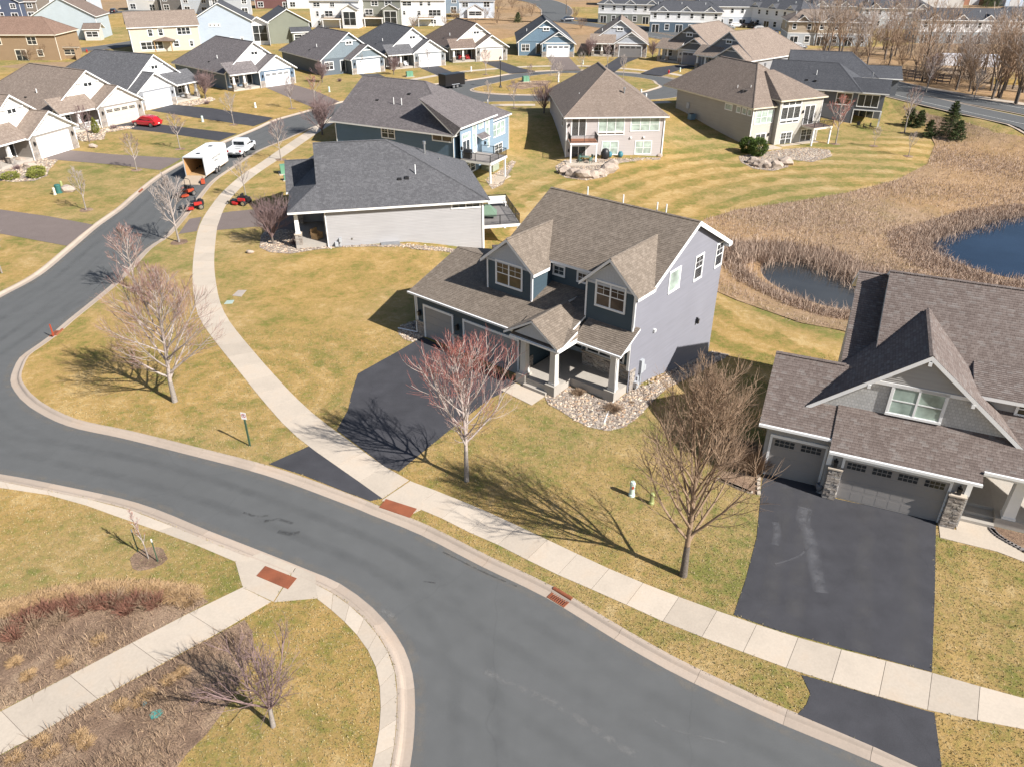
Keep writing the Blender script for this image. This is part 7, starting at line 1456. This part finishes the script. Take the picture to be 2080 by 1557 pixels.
def cover(pts, label, mat, h_=.03):
    P = [tuple(G(*p, LAWN)) for p in pts]; A = sum(P[i][0]*P[(i+1) % len(P)][1]-P[(i+1) % len(P)][0]*P[i][1] for i in range(len(P))); P = P if A > 0 else P[::-1]; c = np.mean(P, 0); r = thing('utility_cover', label, 'cover', (c[0], c[1], LAWN)); Q = [(p[0]-c[0], p[1]-c[1]) for p in P]
    obj('rim', MB().prism(Q, -.05, h_), mat, r, uv=False); obj('lid', MB().prism([(x*.72, y*.72) for x, y in Q], h_, h_+.012), mat, r, uv=False); return r
cover([(472,601),(484,590),(501,590),(490,603)], 'square concrete vault cover on the side lawn', paint((.36,.31,.27), .8)); cover([(455,618),(461,611),(476,610),(472,617)], 'grey green valve cover beside the curved walk', paint((.33,.40,.36), .8)); cover([(303,1452),(310,1444),(327,1439),(333,1445),(325,1455),(308,1461)], 'teal oval valve cover in the lower mulch bed', paint((.07,.27,.24), .6)); cover([(286,1431),(288,1426),(295,1423),(299,1427),(296,1433),(290,1435)], 'small dark teal round cover in the lower mulch bed', paint((.04,.13,.15), .6), .06)
for k, (x, y) in enumerate([(281,1120),(321,1140)]):
    q = G(x, y, LAWN); o = thing('tree_stake', ('green steel stake with white tip left of the sapling', 'green steel stake with white tip right of the sapling')[k], 'stake', (q[0], q[1], LAWN), 0, 'sapling stakes'); obj('stake', MB().box(-.02,.02,-.02,.02,-.2,1.25), GP, o, uv=False); obj('tip', MB().box(-.024,.024,-.024,.024,1.25,1.42), WHITE, o, uv=False)
# patios
def slabw(name, P, z, mat): return struct(name, MB().prism([tuple(p) for p in P], z-.15, z), mat)
zp = hz(*F3(2.5,-3)); slabw('patio', [F3(-.3,0),F3(-.3,-4.0),F3(5.6,-4.0),F3(5.2,0)], zp+.08, CONC)
q = F3(2.6,-2.2); tb = thing('patio_table', 'green glass patio table under the balcony of the pale house', 'table', (q[0], q[1], zp+.08)); obj('tabletop', MB().cyl((0,0,.72),(0,0,1),.6,.03,16), paint((.12,.2,.17), .3), tb, uv=False); [obj('leg', MB().tube([(0,0,.05),(x,y,.7)], .02, 5), BLACK, tb, uv=False) for x, y in ((.4,.4),(-.4,.4),(.4,-.4),(-.4,-.4))]
for k in range(4):
    a = k*PI/2+.5; q = F3(2.6+math.cos(a)*1.0, -2.2+math.sin(a)*1.0); c = thing('patio_chair', ('green patio chair right of the table at the pale house', 'green patio chair behind the table at the pale house', 'green patio chair left of the table at the pale house', 'green patio chair in front of the table at the pale house')[k], 'chair', (q[0], q[1], zp+.08), math.degrees(a)+4-90, 'patio chairs at the pale house'); m = paint((.08,.15,.13), .5); obj('seat', MB().box(-.22,.22,-.22,.22,.4,.44), m, c, uv=False); obj('backrest', MB().box(-.22,.22,.18,.23,.44,.9), m, c, uv=False); [obj('leg', MB().box(x-.02,x+.02,y-.02,y+.02,0,.4), m, c, uv=False) for x in (-.2,.2) for y in (-.2,.2)]
q = F3(5.6,-1.2); c = thing('kamado_grill', 'large black egg shaped grill under a cover at the pale house', 'grill', (q[0], q[1], hz(*q))); obj('grill_cover', MB().lathe([(0,0),(.5,0),(.62,.4),(.6,.9),(.45,1.25),(.2,1.42),(0,1.45)], 14), BLACK, c, uv=False, smooth=True); obj('base', MB().lathe([(0,-.1),(.5,-.1),(.5,0),(0,0)], 12), BLACK, c, uv=False)
for k, (u, lb) in enumerate(((6.3,'teal glazed ball pot next to the covered grill'), (7.9,'blue glazed ball pot right of the covered grill'))): q = F3(u,-.9); c = thing('garden_pot', lb, 'pot', (q[0], q[1], hz(*q)), 0, 'glazed pots'); obj('pot', MB().lathe([(0,0),(.22,0),(.4,.3),(.38,.6),(.22,.75),(.26,.82),(.2,.82),(0,.7)], 14), paint((.06,.2,.24), .25), c, uv=False, smooth=True); obj('soil', MB().cyl((0,0,.72),(0,0,1),.2,.03,10), MULCH, c, uv=False)
q = F4(-1.0,13.2); c = thing('air_conditioner', 'blue grey air conditioner unit beside the tan house wall', 'air conditioner', (q[0], q[1], hz(*q)), 26); obj('cabinet', MB().box(-.45,.45,-.45,.45,.05,.95), paint((.12,.2,.26), .5), c, uv=False); obj('fan_grille', MB().cyl((0,0,.97),(0,0,1),.36,.05,14), BLACK, c, uv=False)
zq = hz(*F4(3,-2)); slabw('patio', [F4(.2,0),F4(.2,-2.6),F4(4.2,-2.8),F4(4.2,-.9),F4(4.2,0)], zq+.08, CONC); slabw('patio', [F4(5,-.95),F4(5,-2.0),F4(12.5,-2.2),F4(12.5,-.95)], hz(*F4(9,-2))+.06, CONC)
slabw('patio', [FB(20.0,.3),FB(25,.3),FB(25,5),FB(20.0,5)][::1], hz(*FB(24,2))+.06, CONC)
# porch furniture
for k, (fx, yaw, u, col, lb) in enumerate([((852,137.5), 32, -4.2, (.7,.7,.7), 'white porch chair at the left of the grey bungalow porch'), ((852,137.5), 32, -2.6, (.7,.7,.7), 'white porch chair near the garage of the grey bungalow'), ((977,125), 22, -4.6, (.4,.03,.03), 'red porch chair at the left of the taupe bungalow porch'), ((977,125), 22, -2.8, (.4,.03,.03), 'red porch chair near the taupe bungalow front door')]):
    f_ = Frame(G(*fx, .15), yaw); q = f_(u, 1.3); c = thing('porch_chair', lb, 'chair', (q[0], q[1], .5), yaw, 'porch chairs'); m = paint(col, .5); obj('seat', MB().box(-.4,.4,-.35,.35,.3,.42), m, c, uv=False); obj('backrest', MB().box(-.4,.4,.28,.36,.42,1.05), m, c, uv=False); [obj('armrest', MB().box(x-.05,x+.05,-.35,.35,.55,.62), m, c, uv=False) for x in (-.38,.38)]; [obj('leg', MB().box(x-.04,x+.04,y-.04,y+.04,0,.3), m, c, uv=False) for x in (-.35,.35) for y in (-.3,.3)]
fl = Frame(G(222,257,.15), 60); r = thing('porch_fence', 'white porch railing of the bungalow with the red car', 'railing', (*fl(0,0), .15), 60); obj('top_rail', MB().box(-6.3,-1.3,.25,.33,1.1,1.18), WHITE, r, uv=False); obj('bottom_rail', MB().box(-6.3,-1.3,.25,.33,.45,.52), WHITE, r, uv=False)
for k in range(30): obj('baluster', MB().box(-6.2+k*.165,-6.15+k*.165,.27,.31,.52,1.1), WHITE, r, uv=False)
# gazebo behind the cream house
q = G(340, 104, LAWN); gz = thing('gazebo', 'timber gazebo with dark hip roof behind the cream house', 'gazebo', (q[0], q[1], LAWN), -2); obj('roof', MB().poly([(-2.4,-2,2.5),(2.4,-2,2.5),(0,0,3.5)]).poly([(2.4,-2,2.5),(2.4,2,2.5),(0,0,3.5)]).poly([(2.4,2,2.5),(-2.4,2,2.5),(0,0,3.5)]).poly([(-2.4,2,2.5),(-2.4,-2,2.5),(0,0,3.5)]), SH_N, gz)
for x in (-2.1, 2.1):
    for y in (-1.7, 1.7): obj('post', MB().box(x-.09,x+.09,y-.09,y+.09,0,2.5), TIMBER, gz, uv=False)
obj('beam', MB().box(-2.2,2.2,-1.8,-1.65,2.35,2.5).box(-2.2,2.2,1.65,1.8,2.35,2.5), TIMBER, gz, uv=False); obj('counter', MB().box(-1.5,1.5,.6,1.3,0,1.0), paint((.05,.05,.055), .5), gz, uv=False)
# building site on the right, beyond the wood
SOIL = mk_lawn('site_soil', (.34,.26,.19), (.27,.2,.14), (.42,.33,.25)); sheet('bare_soil', [(1880,118),(1980,112),(2200,120),(2200,200),(2080,190),(1990,172),(1930,150),(1885,135)], .03, SOIL)
def stack(p, yaw, w_, d, hgt, label, mat, name='lumber_stack', n=4):
    q = G(*p, LAWN); r = thing(name, label, 'lumber', (q[0], q[1], LAWN+.03), yaw); 
    for k in range(n):
        for j in range(3): obj('plank_bundle', MB().box(-w_/2+.05*((k+j) % 2), w_/2-.04*(k % 3), -d/2+j*d/3+.02, -d/2+(j+1)*d/3-.02, k*hgt/n+.02, (k+1)*hgt/n-.01), mat, r, uv=False)
    return r
stack((1965,134), -12, 12, 2.6, 2.4, 'long white wrapped lumber pack behind the trees', paint((.72,.73,.78), .5, .1)); stack((2062,172), -14, 9, 2.0, 1.0, 'yellow timber stack on the bare soil at the right edge', paint((.6,.42,.14), .7, .2)); stack((2075,158), -14, 6, 1.8, .8, 'second timber stack behind the yellow one at the right edge', paint((.5,.38,.17), .7, .2))
for k in range(7):
    x = 1825+k*15; y = 158+k*2.2; q = G(x, y, LAWN); o = thing('steel_rack', ('dark steel rack section, %s of the row behind the bare trees' % ('first from the left', 'second from the left', 'third from the left', 'middle one', 'third from the right', 'second from the right', 'last on the right')[k]), 'rack', (q[0], q[1], LAWN), -12, 'dark steel racks beyond the boulevard'); m = paint((.07,.05,.045), .7); [obj('rail', MB().box(-1.3,1.3,-.05,.05,z,z+.22), m, o, uv=False) for z in (.4,.95,1.5)]; [obj('upright', MB().box(x_-.06,x_+.06,-.07,.07,0,1.9), m, o, uv=False) for x_ in (-1.2,1.2)]
def shed(p, yaw, w_, d, hgt, label, wall, roof):
    h = House(Frame(G(*p, .1), yaw), .1, label, wall, roof, 'warehouse', fine=False, cat='warehouse'); h.block(0, w_, 0, d, -.5, hgt, None, 'FBLR', 'u', hgt+.2*d/2); h.roof(-.3, w_+.3, -.3, d+.3, hgt-.05, .2, 'u', trim=WHITE)
    for k in range(int(w_/8)): h.gdoor('F', 0, k*8+2, k*8+5.5, 0, 3.4, (.5,.5,.5))
CORR = paint((.62,.63,.64), .4, .1)
shed((1650,14), -4, 60, 20, 6, 'long low white roofed warehouse at the top edge', (.5,.48,.45), CORR); shed((1880,10), -4, 26, 14, 8, 'brown industrial building at the top right', (.32,.15,.09), CORR); shed((2040,14), -6, 40, 20, 9, 'pale blue metal warehouse in the top right corner', (.45,.55,.68), CORR)
